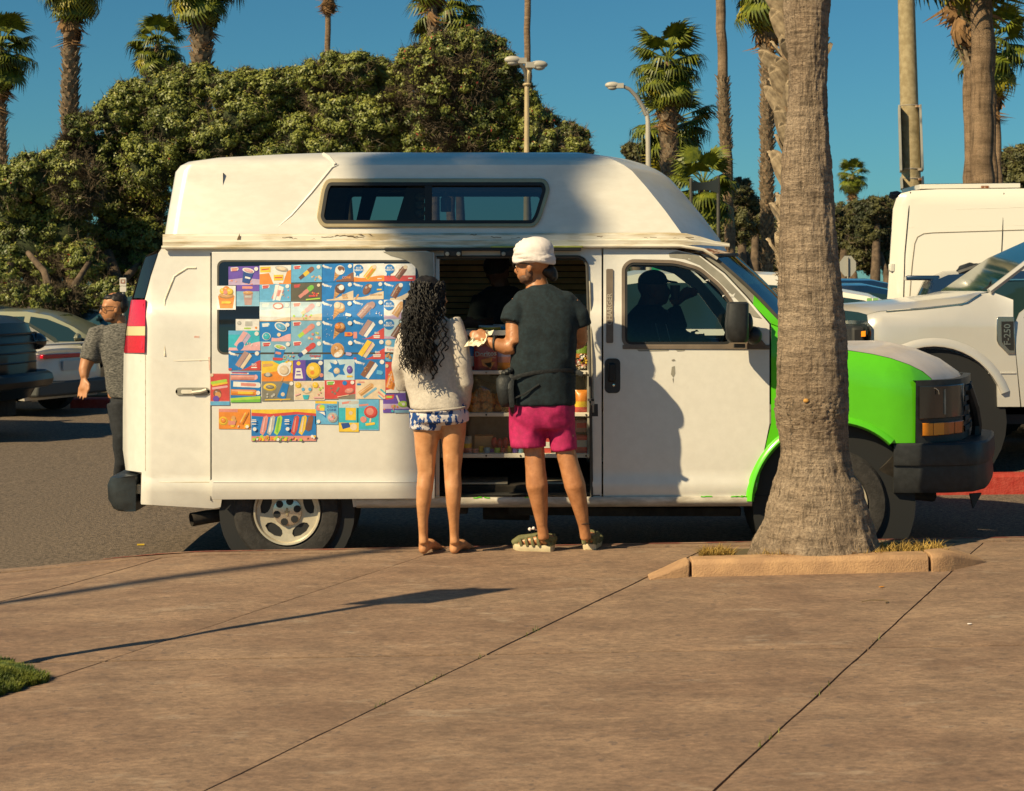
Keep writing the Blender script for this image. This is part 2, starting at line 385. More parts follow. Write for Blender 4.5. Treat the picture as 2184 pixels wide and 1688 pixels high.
# bank of dry earth under the far trees
mb = MB(); bx = np.linspace(-34, 34, 69); by = [40, 41, 42, 44, 46, 50, 60]; bh = [0, .25, .5, .8, 1.0, 1.1, 1.0]
mb.add([(x, y, gz(x, y) - .02 + h * (1 + .35 * noise.noise(Vector((x * .5, y * .4, 0))))) for y, h in zip(by, bh) for x in bx],
       [(j * 69 + i, j * 69 + i + 1, (j + 1) * 69 + i + 1, (j + 1) * 69 + i) for j in range(6) for i in range(68)])
tag(mb.build('earth_bank', M_earth, smooth=60), kind='structure')
# ------------------------------------------------------------------ the ice cream van
M_white = mat('van_white_paint', (.70, .685, .635), .24, var=.03, vscale=14, coat=.35, crough=.45, cior=1.8, col2=(.72, .705, .655), bump=.008, bscale=3)
M_cap = mat('roof_cap_gelcoat', (.69, .665, .605), .32, var=.04, vscale=9, stretch=(1, 1, 2.5), col2=(.71, .69, .635), coat=.3, bump=.02, bscale=7)
M_dirty = mat('stained_white_paint', (.50, .40, .24), .6, var=.15, vscale=5, stretch=(.6, 1, 5), col2=(.72, .68, .58), thr=(.34, .56))
M_grey = mat('bare_grey_primer', (.26, .25, .21), .6, var=.12, vscale=8)
M_green = mat('lime_green_paint', (.105, .56, .012), .3, coat=.6, var=.05, vscale=3)
M_black = mat('black_plastic', (.022, .024, .026), .5, var=.25, vscale=20)
M_trim = mat('black_rubber', (.012, .013, .014), .65)
M_tyre = mat('tyre_rubber', (.028, .026, .025), .85, var=.3, vscale=30, bump=.2, bscale=90)
M_rim = mat('alloy_rim', (.56, .50, .38), .38, metal=.35, var=.12, vscale=14)
M_cover = mat('steel_hub_cap', (.62, .58, .5), .25, metal=.8)
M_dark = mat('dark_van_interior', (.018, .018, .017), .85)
M_dkgrey = mat('interior_trim_grey', (.07, .068, .06), .8, var=.2)
M_steel = mat('dull_steel', (.36, .33, .27), .45, metal=.5, var=.2, vscale=12)
M_rust = mat('rusty_header', (.30, .10, .03), .85, var=.4, vscale=7, stretch=(3, 1, .6), col2=(.55, .45, .34), thr=(.45, .58))
M_under = mat('underbody_grime', (.03, .024, .018), .9, var=.4, vscale=12)
M_glassd = glass('tinted_van_glass', (.20, .26, .25), .02)
M_glassc = glass('clear_cab_glass', (.62, .70, .66), .01)
M_screen = glass('windscreen_glass', (.10, .2, .22), .02, .42)
M_bglass = mat('dark_quarter_glass', (.012, .016, .018), .08, spec=.9)
M_redlens = mat('red_lens', (.60, .012, .035), .15, coat=1, var=.1, vscale=60)
M_amber = mat('amber_lens', (.95, .30, .008), .2, coat=1)
M_amber2 = mat('dark_amber_lens', (.55, .13, .005), .2, coat=1)
M_creamlens = mat('cream_lens', (.72, .60, .33), .25, coat=1)
M_lampglass = mat('dark_headlamp_glass', (.02, .026, .028), .12, coat=1)
M_chrome = mat('chrome', (.65, .64, .6), .15, metal=1)
M_gold = mat('anodised_frame', (.42, .34, .20), .4, metal=.5, var=.1)
van = thing('ice_cream_van', 'white high roof ice cream van with lime green front wing and posters on its side', 'van', (.3, 12, 0))
_ys = [(300, .10), (520, .10), (640, .05), (652, .040), (664, .022), (676, .010), (760, 0), (1000, 0), (1022, .006), (1030, -.004), (1050, .006), (1090, .05)]
def Ys(y):
    for (a, da), (b, db) in zip(_ys, _ys[1:]):
        if y <= b: return 11 + da + (db - da) * max(0, (y - a)) / (b - a)
    return 11.05
def VS(x, y, off=0.):
    D = Ys(y) + off
    if x < 325: D += ((325 - x) / 63) ** 2 * .28
    return P(x, y, D)
def far(f):
    def g(x, y):
        p = f(x, y); return Vector((p.x, 24 - p.y, p.z))
    return g
YL = [545, 565, 600, 640, 652, 664, 676, 700, 760, 850, 940, 1000, 1022, 1030, 1050]
XL = [275, 285, 295, 305, 315, 325]
opening = [(928, 546), (1236, 545), (1248, 551), (1255, 563), (1262, 760), (1264, 1062), (928, 1062)]
body_out = [(345, 530), (1283, 525), (1283, 1079), (762, 1081)] + arc(612, 1092, 142, -4, -176, 18) + [(455, 1085), (300, 1076), (302, 1008), (268, 1003), (262, 960), (262, 880), (264, 752), (307, 752), (309, 640), (322, 590), (338, 540)]
b = panel(body_out, [opening], VS, YL, XL, .012)
body = b.build('body_side', M_white, van, smooth=35)
# far side: plain panels with a cab window
cabwin = [(1334, 734), (1334, 572), (1346, 561), (1440, 563), (1490, 577), (1535, 615), (1560, 650), (1560, 734)]
cabwin = rounded(cabwin, 14)
fout = [(345, 530), (1440, 527), (1500, 540), (1560, 592), (1612, 650), (1643, 690), (1643, 1060), (762, 1081)] + arc(612, 1092, 142, -4, -176, 12) + [(455, 1085), (300, 1076), (302, 1008), (268, 1003), (262, 880), (281, 637), (312, 545)]
panel(fout, [[(1334, 734), (1334, 572), (1346, 561), (1440, 563), (1496, 580), (1552, 622), (1608, 690), (1632, 734)]], far(VS), [640, 676, 760, 1000], XL, -.012).build('far_side', M_white, van, smooth=35)
# rear face
left = [(345, 530), (312, 545), (300, 572), (281, 637), (268, 700), (264, 752), (262, 880), (264, 960), (268, 1003), (300, 1010), (301, 1076)]
mb = MB(); a = [VS(*p) for p in left]; bb = [Vector((p.x, 24 - p.y, p.z)) for p in a]
mid = [[p.lerp(q, t) + Vector((-.05 * math.sin(PI * t), 0, 0)) for p, q in zip(a, bb)] for t in np.linspace(0, 1, 9)]
mb.loft(mid, False, False); mb.build('rear_doors', M_white, van, smooth=40)
# quarter glass, tail lamp
panel([(311, 549), (336, 541), (320, 590), (308, 636), (285, 636), (302, 574)], [], lambda x, y: VS(x, y, -.004), [], XL, .01).build('quarter_glass', M_bglass, van, smooth=40)
mb = MB(); RL = lambda x, y: VS(x, y, -.022)
panel([(280, 640), (310, 640), (309.2, 696), (271, 696)], [], RL, [], XL, .03, mb=mb, mi=0)
panel([(271, 696.5), (309.2, 696.5), (309, 716), (269, 716)], [], RL, [], XL, .03, mb=mb, mi=1)
panel([(269, 716.5), (309, 716.5), (308, 753), (264.5, 753)], [], RL, [], XL, .03, mb=mb, mi=0)
tl = mb.build('tail_lamp', [M_redlens, M_creamlens], van, smooth=40)
mb = MB(); panel([(302, 648), (305.5, 648), (304, 744), (300.5, 744)], [], lambda x, y: VS(x, y, -.026), [], [], .006, mb=mb); mb.build('lens_rib', M_redlens, tl)
# sunk pressing, seams, marks on the rear quarter
mb = MB(); mb.tube([VS(x, y, 0) for x, y in [(352, 760), (352, 640), (372, 590), (400, 572), (418, 572)]], .007, 6); mb.build('pressing_edge', M_dirty, van)
mb = MB(); mb.tube([VS(x, y, .001) for x, y in [(310, 768), (380, 770), (448, 768)]], .004, 5); mb.build('pressing_edge', M_dirty, van)
M_pink = mat('pink_scrape', (.62, .34, .28), .5, var=.1, vscale=8, col2=(.72, .6, .53), thr=(.4, .6))
mb = MB()
for pl in ([(310, 716), (425, 717), (425, 721), (310, 721)], [(300, 769), (428, 768), (430, 771), (300, 773)], [(444, 762), (448, 762), (449, 790), (446, 790)]): panel(pl, [], lambda x, y: VS(x, y, -.0015), [], [], mb=mb)
mb.build('scrape_mark', M_pink, van, smooth=0)
# --- raised roof
_cap = [(530, 345, 1560), (500, 349, 1543), (450, 357, 1507), (400, 366, 1467), (365, 372, 1436), (352, 382, 1418), (344, 398, 1402), (336, 455, 1382), (329, 590, 1352), (325.5, 700, 1318)]
def Yc(y):
    if y > 352: return 11.07 + (530 - y) / 178 * .17
    return {352: 11.24, 344: 11.275, 336: 11.335, 329: 11.42, 325.5: 11.55}.get(y, 11.24)
def VC(x, y, off=0.): return P(x, y, Yc(y) + off)
def cap_ring(y, xl, xr):
    D = Yc(y); z = P(0, y, D).z; Xl = P(xl, y, D + .1).x; Xa = P(xl + 30, y, D).x; Xb = P(xr - 88, y, D).x; Xr = P(xr, y, 11.75).x
    rear = []; front = []
    for k in range(7):
        a = PI / 2 * k / 6; rear.append(Vector((Xa + (Xl - Xa) * math.sin(a), D + .16 * (1 - math.cos(a)), z)))
        u = k / 6; front.append(Vector((Xb + (Xr - Xb) * (1 - (1 - u) ** 1.2), D + (12 - D) * u, z)))
    return rear, front
rs, fs_ = zip(*[cap_ring(*c) for c in _cap]); mir = lambda p: Vector((p.x, 24 - p.y, p.z))
mb = MB()
mb.loft([r + [mir(p) for p in reversed(r)] for r in rs[:6]], False, False)
mb.loft([r + [mir(p) for p in reversed(r)][1:] for r in fs_[:6]], False, False)
full = [list(reversed(r)) + f + [mir(p) for p in reversed(f)][1:] + [mir(p) for p in r] for r, f in zip(rs[5:], fs_[5:])]
mb.loft(full, True, False); mb.add(full[-1], [tuple(range(len(full[-1])))])
wx0, wy0, wx1, wy1 = 690, 390, 1160, 479
rwin = [(712, 388), (1150, 388), (1162, 394), (1166, 408), (1150, 456), (1142, 470), (1126, 478), (700, 478), (688, 472), (683, 458), (690, 418), (698, 396)]
rwin0 = rwin; rwin = rounded([(700, 388), (1160, 388), (1166, 404), (1148, 462), (1138, 478), (690, 478), (682, 464), (692, 404)], 22)
capout = [(xl + 30, y) for y, xl, xr in _cap[:6]] + [(xr - 88, y) for y, xl, xr in reversed(_cap[:6])]
panel(capout, [rwin], VC, [375, 400, 450, 500], [], 0, mb=mb)
fwin = [(p[0] - 0, p[1]) for p in rwin]
panel(capout, [fwin], far(VC), [400, 450], [], 0, mb=mb)
cap = mb.build('raised_roof', M_cap, van, smooth=21)
# roof window: aluminium frame ring, divider, two panes
mb = MB(); panel(inset(rwin, -7), [inset(rwin, 5)], lambda x, y: VC(x, y, -.016), [], [], .03, mb=mb)
rf = mb.build('roof_window', M_gold, van, smooth=40, bevel=.004)
mb = MB(); panel(inset(rwin, 1), [inset(rwin, 8)], lambda x, y: VC(x, y, -.018), [], [], .02, mb=mb); mb.build('window_gasket', M_trim, rf, smooth=40)
mb = MB(); panel([(906, 392), (921, 392), (921, 476), (906, 476)], [], lambda x, y: VC(x, y, -.014), [], [], .025, mb=mb); mb.build('window_divider', M_trim, rf, smooth=40)
wi_ = inset(rwin, 5)
_lf = [p for p in wi_ if p[0] < 900]; _rt = [p for p in wi_ if p[0] > 930]; _k0 = next(i for i, p in enumerate(wi_) if p[0] < 900 and p[1] > 460); panel([(906, 393), (906, 473)] + wi_[_k0:] + [p for p in wi_[:_k0] if p[0] < 900], [], lambda x, y: VC(x, y, .006)).build('pane', M_glassd, rf, smooth=0)
panel([(921, 473), (921, 393)] + _rt, [], lambda x, y: VC(x, y, .001)).build('pane', glass('reflecting_van_glass', (.18, .22, .22), .03, .16), rf, smooth=0)
mb = MB(); panel(inset(fwin, -4), [inset(fwin, 4)], far(lambda x, y: VC(x, y, -.01)), [], [], -.03, mb=mb); mb.build('far_roof_window', M_trim, van, smooth=0)
# things seen inside behind the roof window: pale curtain board and paper roll
mb = MB(); panel([(846, 470), (868, 398), (905, 396), (905, 474), (850, 474)], [], lambda x, y: P(x, y, 11.6), [], [], .02, mb=mb); mb.build('inner_board', mat('pale_board', (.42, .40, .34), .7), van, smooth=0)
mb = MB()
for k in range(3): mb.ell(P(896, 421 + k * 17, 11.5), (.035, .03, .028), 10, 6)
mb.build('paper_roll', mat('white_paper', (.7, .7, .66), .8), van)
mb = MB(); mb.tube([P(951, 452, 11.6), P(951, 424, 11.6), P(951, 417, 11.6), P(951, 409, 11.6)], [.038, .038, .02, .012], 10); mb.build('bottle', mat('frosted_plastic', (.45, .47, .45), .4), van)
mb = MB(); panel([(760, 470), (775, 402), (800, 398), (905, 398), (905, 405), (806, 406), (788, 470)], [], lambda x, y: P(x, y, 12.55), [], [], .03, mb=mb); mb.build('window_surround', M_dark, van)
# rear crease, flange, gutter
mb = MB(); mb.tube([VC(x, y, .004) for x, y in [(722, 352), (708, 358), (664, 412), (622, 460), (582, 494)]], [.008, .012, .012, .009, .003], 6)
mb.tube([P(690, 329, 11.42), P(702, 337, 11.33), P(716, 352, 11.235)], [.012, .014, .012], 6); mb.build('roof_rib', M_cap, cap, world=True)
mb = MB(); rings = []
for x in np.linspace(347, 1556, 40):
    y = 522 - 4 * (x - 345) / 1215 + 7 * sstep(1470, 1556, x); k = 1 - .75 * sstep(1440, 1556, x); o = .10 * sstep(1460, 1556, x)
    rings.append([P(x, y - 22 * k, 11.09 + o), P(x, y - 18 * k, 11.065 + o), P(x, y - 8 * k, 11.06 + o), P(x, y - 6 * k, 11.05 + o), P(x, y + 5 * k, 11.05 + o), P(x, y + 6 * k, 11.1 + o)])
mb.loft(rings, False, False); mb.build('roof_flange', M_dirty, van, smooth=30)
mb = MB(); mb.tube([P(x, 528 - 3.5 * (x - 345) / 1200, 11.055) for x in np.linspace(345, 1450, 12)] + [P(1500, 533, 11.06), P(1530, 552, 11.07)], .011, 8); mb.build('rain_gutter', M_dirty, van)
M_crack = mat('dirt_crack', (.16, .11, .06), .9)
mb = MB(); rr = random.Random(3)
for k in range(26):
    x = rr.uniform(400, 1500); y = rr.uniform(503, 520) - 3.5 * (x - 345) / 1200; L = rr.uniform(4, 26)
    mb.tube([P(x + L * t / 4, y + rr.uniform(-1.5, 1.5), 11.0625) for t in range(5)], .0022, 4)
for pl in ([(505, 588), (512, 575), (510, 592)],): pass
mb.build('gelcoat_crack', M_crack, cap)
mb = MB()
for q in ([(505, 516), (511, 502), (513, 515)], [(762, 504), (770, 503), (778, 508)], [(784, 503), (790, 503), (795, 508)]): panel(q, [], lambda x, y: P(x, y - 4, 11.058), mb=mb)
mb.build('chipped_patch', M_crack, cap, smooth=0)
# --- sliding door, slid back along the side and carrying the posters
DO = -.078
VD = lambda x, y, o=0.: VS(x, y, DO - o)
dout = [(452, 538), (905, 534), (926, 540), (927, 1064), (452, 1066)]
door = panel(dout, [], VD, YL, [600, 750], .05).build('sliding_door', M_white, van, smooth=35, bevel=.006)
panel(rrect(466, 558, 892, 753, 12), [], lambda x, y: VD(x, y, .0015), YL, [], .004).build('door_window', M_bglass, door, smooth=35)
mb = MB(); panel(rrect(463, 555, 895, 756, 14), [rrect(467, 559, 891, 752, 11)], lambda x, y: VD(x, y, .003), YL, [], .006, mb=mb); mb.build('window_gasket', M_dkgrey, door, smooth=35)
panel([(816, 537), (924, 538), (925, 596), (915, 604), (896, 606), (894, 590), (890, 575), (882, 566), (868, 556), (850, 550), (832, 545)], [], lambda x, y: VD(x, y, .0045), YL).build('bare_metal_patch', M_grey, door, smooth=0)
mb = MB(); mb.tube([VD(x, 1029, 0) for x in np.linspace(455, 924, 6)], .004, 6); mb.build('door_crease', M_white, door)
mb = MB(); panel(rrect(374, 827, 447, 844, 8), [], lambda x, y: VS(x, y, -.006), [], [], .012, mb=mb); hp = mb.build('door_handle', M_grey, van, smooth=35, bevel=.003)
mb = MB(); panel(rrect(386, 832, 410, 840, 3), [], lambda x, y: VS(x, y, -.012), [], [], .01, mb=mb); mb.tube([VS(410, 838, -.012), VS(428, 836, -.018), VS(440, 832, -.012)], .012, 6); mb.build('latch', M_dirty, hp)
panel([(862, 815), (870, 812), (878, 850), (876, 872), (868, 868)], [], lambda x, y: VD(x, y, .012), [], [], .012).build('inner_handle', M_dkgrey, door, bevel=.003)
# track and rollers
mb = MB(); mb.box(P(1030, 532.5, 11.03), (1.27, .05, .018)); mb.build('door_track', M_trim, van, bevel=.003)
mb = MB(); mb.box(P(1145, 527, 11.035), (.60, .05, .012)); mb.build('track_cover', mat('chartreuse_edge', (.33, .36, .08), .5, var=.3, vscale=6), van, bevel=.003)
for x in (966, 1086):
    mb = MB(); mb.box(P(x, 541, 10.99), (.115, .03, .038)); r_ = mb.build('roller_bracket', M_trim, van, bevel=.004)
    for dx in (-12, 12): mb = MB(); mb.lathe([(.0, -.01), (.013, -.008), (.014, .0), (.012, .012), (0, .012)], P(x + dx, 542, 10.97), 'Y', 10); mb.build('roller', M_steel, r_)
mb = MB(); panel([(929, 549), (937, 549), (937, 1060), (929, 1060)], [], VS, YL, [], .05, mb=mb); mb.build('door_jamb', M_white, van, smooth=35)
mb = MB(); mb.tube([VS(x, y, -.006) for x, y in [(932, 549), (1100, 548), (1232, 548), (1245, 554), (1252, 566), (1258, 760), (1261, 960), (1262, 1060)]], .011, 6); mb.build('door_seal', M_dkgrey, van)
mb = MB(); mb.tube([VS(x, y, -.012) for x, y in [(1258, 600), (1263, 760), (1265, 880)]], .007, 6); mb.box(VS(1260, 853, -.02), (.04, .03, .015)); mb.box(VS(1264, 858, -.02), (.02, .03, .04)); mb.build('door_catch', M_steel, van)
panel([(1262, 862), (1275, 862), (1280, 1058), (1264, 1058)], [], lambda x, y: VS(x, y, -.002), [], [], .004).build('jamb_strip', M_black, van)
mb = MB(); mb.tube([VS(449.5, y, -.004) for y in (540, 640, 676, 760, 1000, 1068)], .0035, 5); mb.build('panel_seam', M_dkgrey, van)
mb = MB(); mb.tube([VS(310, y, .0) for y in (756, 880, 1004)], .0025, 5); mb.build('panel_seam', M_dirty, van)
mb = MB(); mb.tube([VS(x, 1029, .001) for x in np.linspace(308, 446, 5)], .0035, 5); mb.build('pressing_edge', M_dirty, van)
# --- posters: flat prints stuck on the sliding door, each a sheet with its own printed shapes
PAL = dict(blue=(.0, .185, .56), navy=(.008, .06, .28), purple=(.13, .06, .42), sky=(.12, .42, .70), pale=(.50, .66, .74), steel=(.20, .44, .62), white=(.80, .79, .76), cream=(.74, .60, .42),
    orange=(.80, .26, .02), yellow=(.82, .55, .03), red=(.62, .06, .05), rose=(.70, .27, .22), pink=(.78, .42, .44), brown=(.23, .09, .045), choc=(.14, .055, .03), tan=(.66, .36, .13),
    wafer=(.60, .30, .09), green=(.18, .52, .05), lime=(.42, .66, .06), olive=(.10, .09, .05), grey=(.22, .21, .17), silver=(.5, .5, .47), teal=(.03, .46, .58), lilac=(.52, .40, .60), black=(.02, .02, .02), mauve=(.42, .26, .24))
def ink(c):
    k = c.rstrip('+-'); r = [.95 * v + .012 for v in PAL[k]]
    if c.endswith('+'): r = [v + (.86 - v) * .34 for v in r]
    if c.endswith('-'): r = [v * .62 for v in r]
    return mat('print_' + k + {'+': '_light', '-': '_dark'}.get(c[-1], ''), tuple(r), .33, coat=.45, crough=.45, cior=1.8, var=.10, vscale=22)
LV = [640, 652, 664, 676]
def zx(x): return (500 + x / 3.516) * .8736
def zy(y): return (620 + y / 3.516) * .8736
class Poster:
    def __init__(s, x0, y0, x1, y1, base, tilt=0.):
        s.x0, s.y0, s.x1, s.y1 = zx(x0), zy(y0), zx(x1), zy(y1); s.w = s.x1 - s.x0; s.h = s.y1 - s.y0; s.mb = MB(); s.cols = []; s.n = 0; s.tilt = tilt
        s.put(base, [(0, 0), (1, 0), (1, 1), (0, 1)], True)
    def xy(s, u, v): return (s.x0 + u * s.w, s.y0 + v * s.h + s.tilt * (u - .5) * s.w)
    def mi(s, c):
        if c not in s.cols: s.cols.append(c)
        return s.cols.index(c)
    def put(s, c, uv, raw=False):
        off = .0035 + s.n * .00016; s.n += 1
        pts = [s.xy(max(0, min(1, u)), max(0, min(1, v))) for u, v in uv]
        ys = [p[1] for p in pts]; lv = [l for l in LV if min(ys) < l < max(ys)]
        panel(pts, [], lambda x, y: VD(x, y, off), lv, [], .0015 if raw else 0, mb=s.mb, mi=s.mi(c)); return s
    def rot(s, pts, cx, cy, a):                 # px-true rotation inside the sheet
        ca, sa = math.cos(math.radians(a)), math.sin(math.radians(a))
        return [(cx + (x * ca - y * sa) * s.h / s.w, cy + (x * sa + y * ca)) for x, y in pts]
    def circ(s, c, u, v, r, ry=None, a=0, n=14, hl=True):
        s.circ1(c, u, v, r, ry, a, n)
        if hl and r >= .13 and c not in ('white', 'blue') and c[-1] not in '+-':
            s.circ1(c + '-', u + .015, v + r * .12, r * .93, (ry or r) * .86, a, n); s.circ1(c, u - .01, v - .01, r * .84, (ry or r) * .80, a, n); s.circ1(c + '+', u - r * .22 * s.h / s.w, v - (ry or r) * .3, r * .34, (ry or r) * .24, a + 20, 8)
        return s
    def circ1(s, c, u, v, r, ry=None, a=0, n=14): return s.put(c, s.rot([(r * math.cos(2 * PI * k / n), (ry or r) * math.sin(2 * PI * k / n)) for k in range(n)], u, v, a))
    def bar(s, c, u, v, L, W, a, n=4):
        pts = [(L / 2 - W / 2 + W / 2 * math.cos(t), W / 2 * math.sin(t)) for t in np.linspace(-PI / 2, PI / 2, n + 3)] + [(-L / 2, W / 2), (-L / 2, -W / 2)]
        s.put(c, s.rot(pts, u, v, a))
        if L > .5 and W >= .15 and c not in ('white',) and c[-1] not in '+-':
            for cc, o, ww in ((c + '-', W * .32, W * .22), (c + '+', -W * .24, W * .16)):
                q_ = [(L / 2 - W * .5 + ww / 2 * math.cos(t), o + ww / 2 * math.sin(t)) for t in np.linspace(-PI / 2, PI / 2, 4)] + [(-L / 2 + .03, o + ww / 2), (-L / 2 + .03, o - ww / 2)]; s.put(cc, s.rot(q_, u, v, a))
        return s
    def rect(s, c, u0, v0, u1, v1): return s.put(c, [(u0, v0), (u1, v0), (u1, v1), (u0, v1)])
    def wave(s, c, v0=.72, v1=.55, u0=0.): return s.put(c, [(u0, 1), (u0, .95)] + [(u0 + (1 - u0) * t, v0 + (v1 - v0) * t + .07 * math.sin(t * 5)) for t in np.linspace(0.02, 1, 9)] + [(1, 1)])
    def dot(s): return s.circ('white', .89, .15, .11)
    def text(s, st, c, u, v, hgt, a=0):
        vs, fs = text2d(st); off = .0035 + s.n * .00016; s.n += 1
        q = s.rot([(x * hgt, -y * hgt) for x, y, z in vs], u, v, a)
        s.mb.add([VD(*s.xy(*p), off) for p in q], fs, s.mi(c)); return s
    def logo(s, c='white'):
        s.bar(c, .13, .17, .3, .10, 16); s.circ(c, .04, .10, .06); return s.text('Bunny', c, .19, .20, .17, 8)
    def ribbon(s): s.put('blue', s.rot([(-.1, .1), (.1, .1), (.1, .42), (0, .34), (-.1, .42)], .16, .3, 8)); s.circ('blue', .17, .3, .27); s.text('BLUE', 'white', .17, .22, .13); return s.text('RIBBON', 'white', .17, .35, .16)
    def badge(s, c='red', c2='white'):
        s.bar(c2, .2, .14, .42, .2, -4); s.bar(c, .2, .12, .36, .085, -4); return s.bar(c, .19, .21, .30, .075, -4)
    def pop(s, cols, u=.52, v=.5, L=.95, W=.27, a=-38):
        k = len(cols)
        for i, c in enumerate(cols):
            t = (i + .5) / k - .5; du, dv = math.cos(math.radians(a)) * t * L * s.h / s.w, math.sin(math.radians(a)) * t * L
            s.bar(c, u + du, v + dv, L / k * 1.15, W * (.55 + .45 * (i + 1) / k), a)
        return s
    def cone(s, top, swirl='cream', u=.55, v=.36):
        s.put('wafer', s.rot([(-.22, 0), (.22, -.02), (.02, .62)], u - .02, v + .04, 28)); s.put('tan', s.rot([(-.1, .05), (.12, .03), (.04, .4)], u - .02, v + .04, 28)); [s.put('wafer-', s.rot([(-.19 + .05 * i, .06 + .12 * i), (.19 - .045 * i, .03 + .12 * i), (.19 - .045 * i, .05 + .12 * i), (-.19 + .05 * i, .085 + .12 * i)], u - .02, v + .04, 28)) for i in range(4)]; s.circ(top, u + .02, v, .27); return s.circ(swirl, u + .07, v - .06, .15)
    def bite(s, c, tip='cream', u=.55, v=.5, a=-52, L=.85, W=.34): s.bar(c, u, v, L, W, a); return s.circ(tip, u + .13, v - .3, .12)
    def sandwich(s, c1, c2, u=.5, v=.5): s.put(c1, s.rot([(-.42, -.15), (.42, -.15), (.46, .1), (-.42, .1)], u - .05, v, -56)); return s.put(c2, s.rot([(-.4, .1), (.46, .1), (.40, .28), (-.4, .27)], u - .03, v, -56))
    def cup(s, c, rim, fill, u=.6, v=.5, a=14, k=1.): s.put(c, s.rot([(-.26 * k, -.2 * k), (.26 * k, -.2 * k), (.18 * k, .42 * k), (-.18 * k, .42 * k)], u, v, a)); s.circ(rim, u + .02, v - .2 * k, .30 * k, .12 * k, a); return s.circ(fill, u + .02, v - .2 * k, .24 * k, .08 * k, a)
    def bits(s, cols, n, seed, v0=.6, v1=.98, u0=.02, u1=.98, r=.05):
        q = random.Random(seed)
        for i in range(n): s.circ(q.choice(cols), q.uniform(u0, u1), q.uniform(v0, v1), r * q.uniform(.6, 1.3), n=7)
        return s
    def done(s, label): o = s.mb.build('poster', [ink(c) for c in s.cols], door, smooth=0); o['label'] = label; return o
A = Poster
A(203, 108, 470, 268, 'purple', -.02).put('lilac', [(0, .7), (.5, .62), (1, .72), (1, 1), (0, 1)]).bits(['rose', 'pink'], 9, 1, .75).badge('rose').cup('navy', 'white', 'pink', .62, .45, 14, 1.1).bar('white', .62, .62, .3, .1, 14).dot().done('purple poster with a cup of pink ice')
A(470, 100, 740, 262, 'white', -.02).put('orange', [(0, .45), (.3, .4), (.45, 1), (0, 1)]).put('orange', [(.9, .3), (1, .25), (1, 1), (.6, 1)]).rect('yellow', .02, .06, .35, .36).bar('red', .18, .2, .4, .06, -6).cup('white', 'silver', 'cream', .68, .42, 12, 1.2).rect('yellow', .45, .5, .75, .8).bar('red', .6, .65, .4, .06, 0).done('orange and white poster with a white tub')
A(742, 92, 1005, 245, 'sky', -.02).badge().pop(['choc', 'yellow', 'brown'], .5, .48).bits(['cream', 'tan'], 6, 2, .6, .9, .65, .95, .07).dot().done('pale blue poster with a yellow and brown rocket lolly')
A(1008, 85, 1275, 240, 'blue', -.02).logo().cone('white', 'brown').circ('brown', .56, .25, .11).circ('white', .63, .42, .08).wave('brown', .9, .55, .45).text('CONE', 'orange', .78, .78, .17).dot().done('blue poster with a vanilla fudge cone')
A(1275, 85, 1540, 238, 'white', -.02).wave('orange', .72, .74).bite('yellow', 'cream', .55, .48).bar('orange', .54, .52, .6, .1, -52).ribbon().bar('white', .85, .85, .25, .06, 0).done('white and orange poster with an orange ice bar')
A(1540, 85, 1808, 235, 'white', -.01).rect('red', 0, .68, 1, 1).bite('brown', 'cream', .55, .5).bits(['tan', 'choc'], 12, 3, .3, .75, .42, .66, .025).ribbon().bar('white', .84, .84, .25, .07, 0).done('white and red poster with a nutty chocolate bar')
A(105, 275, 265, 480, 'white').put('orange', [(.05, .42), (.95, .42), (.84, .95), (.16, .95)]).circ('tan', .5, .4, .32, .12).circ('yellow', .3, .22, .13).circ('orange', .5, .16, .15).circ('yellow', .68, .24, .14).circ('rose', .45, .27, .09).bar('yellow', .5, .7, .4, .1, 0).done('white cut out of an orange and yellow swirl cup')
A(272, 268, 468, 450, 'steel').rect('purple', 0, 0, 1, .3).bar('rose', .48, .12, .5, .12, 0).put('mauve', [(.3, .36), (.72, .36), (.66, .95), (.36, .95)]).circ('tan', .5, .36, .24, .08).rect('silver', .36, .5, .66, .6).done('faded purple poster with a brown cup')
A(470, 258, 738, 412, 'sky', -.02).badge().put('rose', A.rot(Poster(0, 0, 10, 5.7, 'sky'), [(-.2, -.42), (.0, -.42), (.0, .42), (-.2, .42)], .58, .5, 24)).put('white', [(.5, .06), (.62, .05), (.5, .9), (.42, .95)]).put('white', [(.62, .1), (.78, .2), (.66, .95), (.52, .9)]).put('rose', [(.6, .35), (.7, .37), (.63, .7), (.55, .7)]).bits(['rose', 'yellow', 'navy'], 7, 4, .2, .9, .72, .96, .035).dot().done('light blue poster with a red and white push up tube')
A(740, 250, 1003, 405, 'olive', -.02).badge('red', 'olive').pop(['rose', 'rose', 'green'], .5, .48).bits(['orange', 'yellow', 'red'], 6, 5, .5, .75, .7, .92, .06).bar('lime', .72, .9, .8, .07, -4).rect('red', .58, .68, .8, .78).circ('cream', .9, .14, .09).done('dark poster with a red and green rocket lolly')
A(1005, 243, 1275, 400, 'blue', -.02).logo().wave('cream', .95, .55, .15).cone('choc', 'white').text('BIG', 'tan', .72, .73, .19).bar('tan', .74, .86, .3, .06, 0).dot().done('blue poster with a big dark chocolate dipped cone')
A(1275, 240, 1535, 393, 'blue', -.02).logo().wave('cream', .85, .62).bar('tan', .12, .84, .36, .10, -60).circ('brown', .45, .42, .20, .34, 30).circ('cream', .56, .25, .10).bits(['brown'], 5, 6, .15, .35, .53, .6, .02).text('CHOCO BAR', 'tan', .74, .74, .12).bar('yellow', .86, .45, .28, .08, 0).dot().done('blue poster with a chocolate bar on a stick')
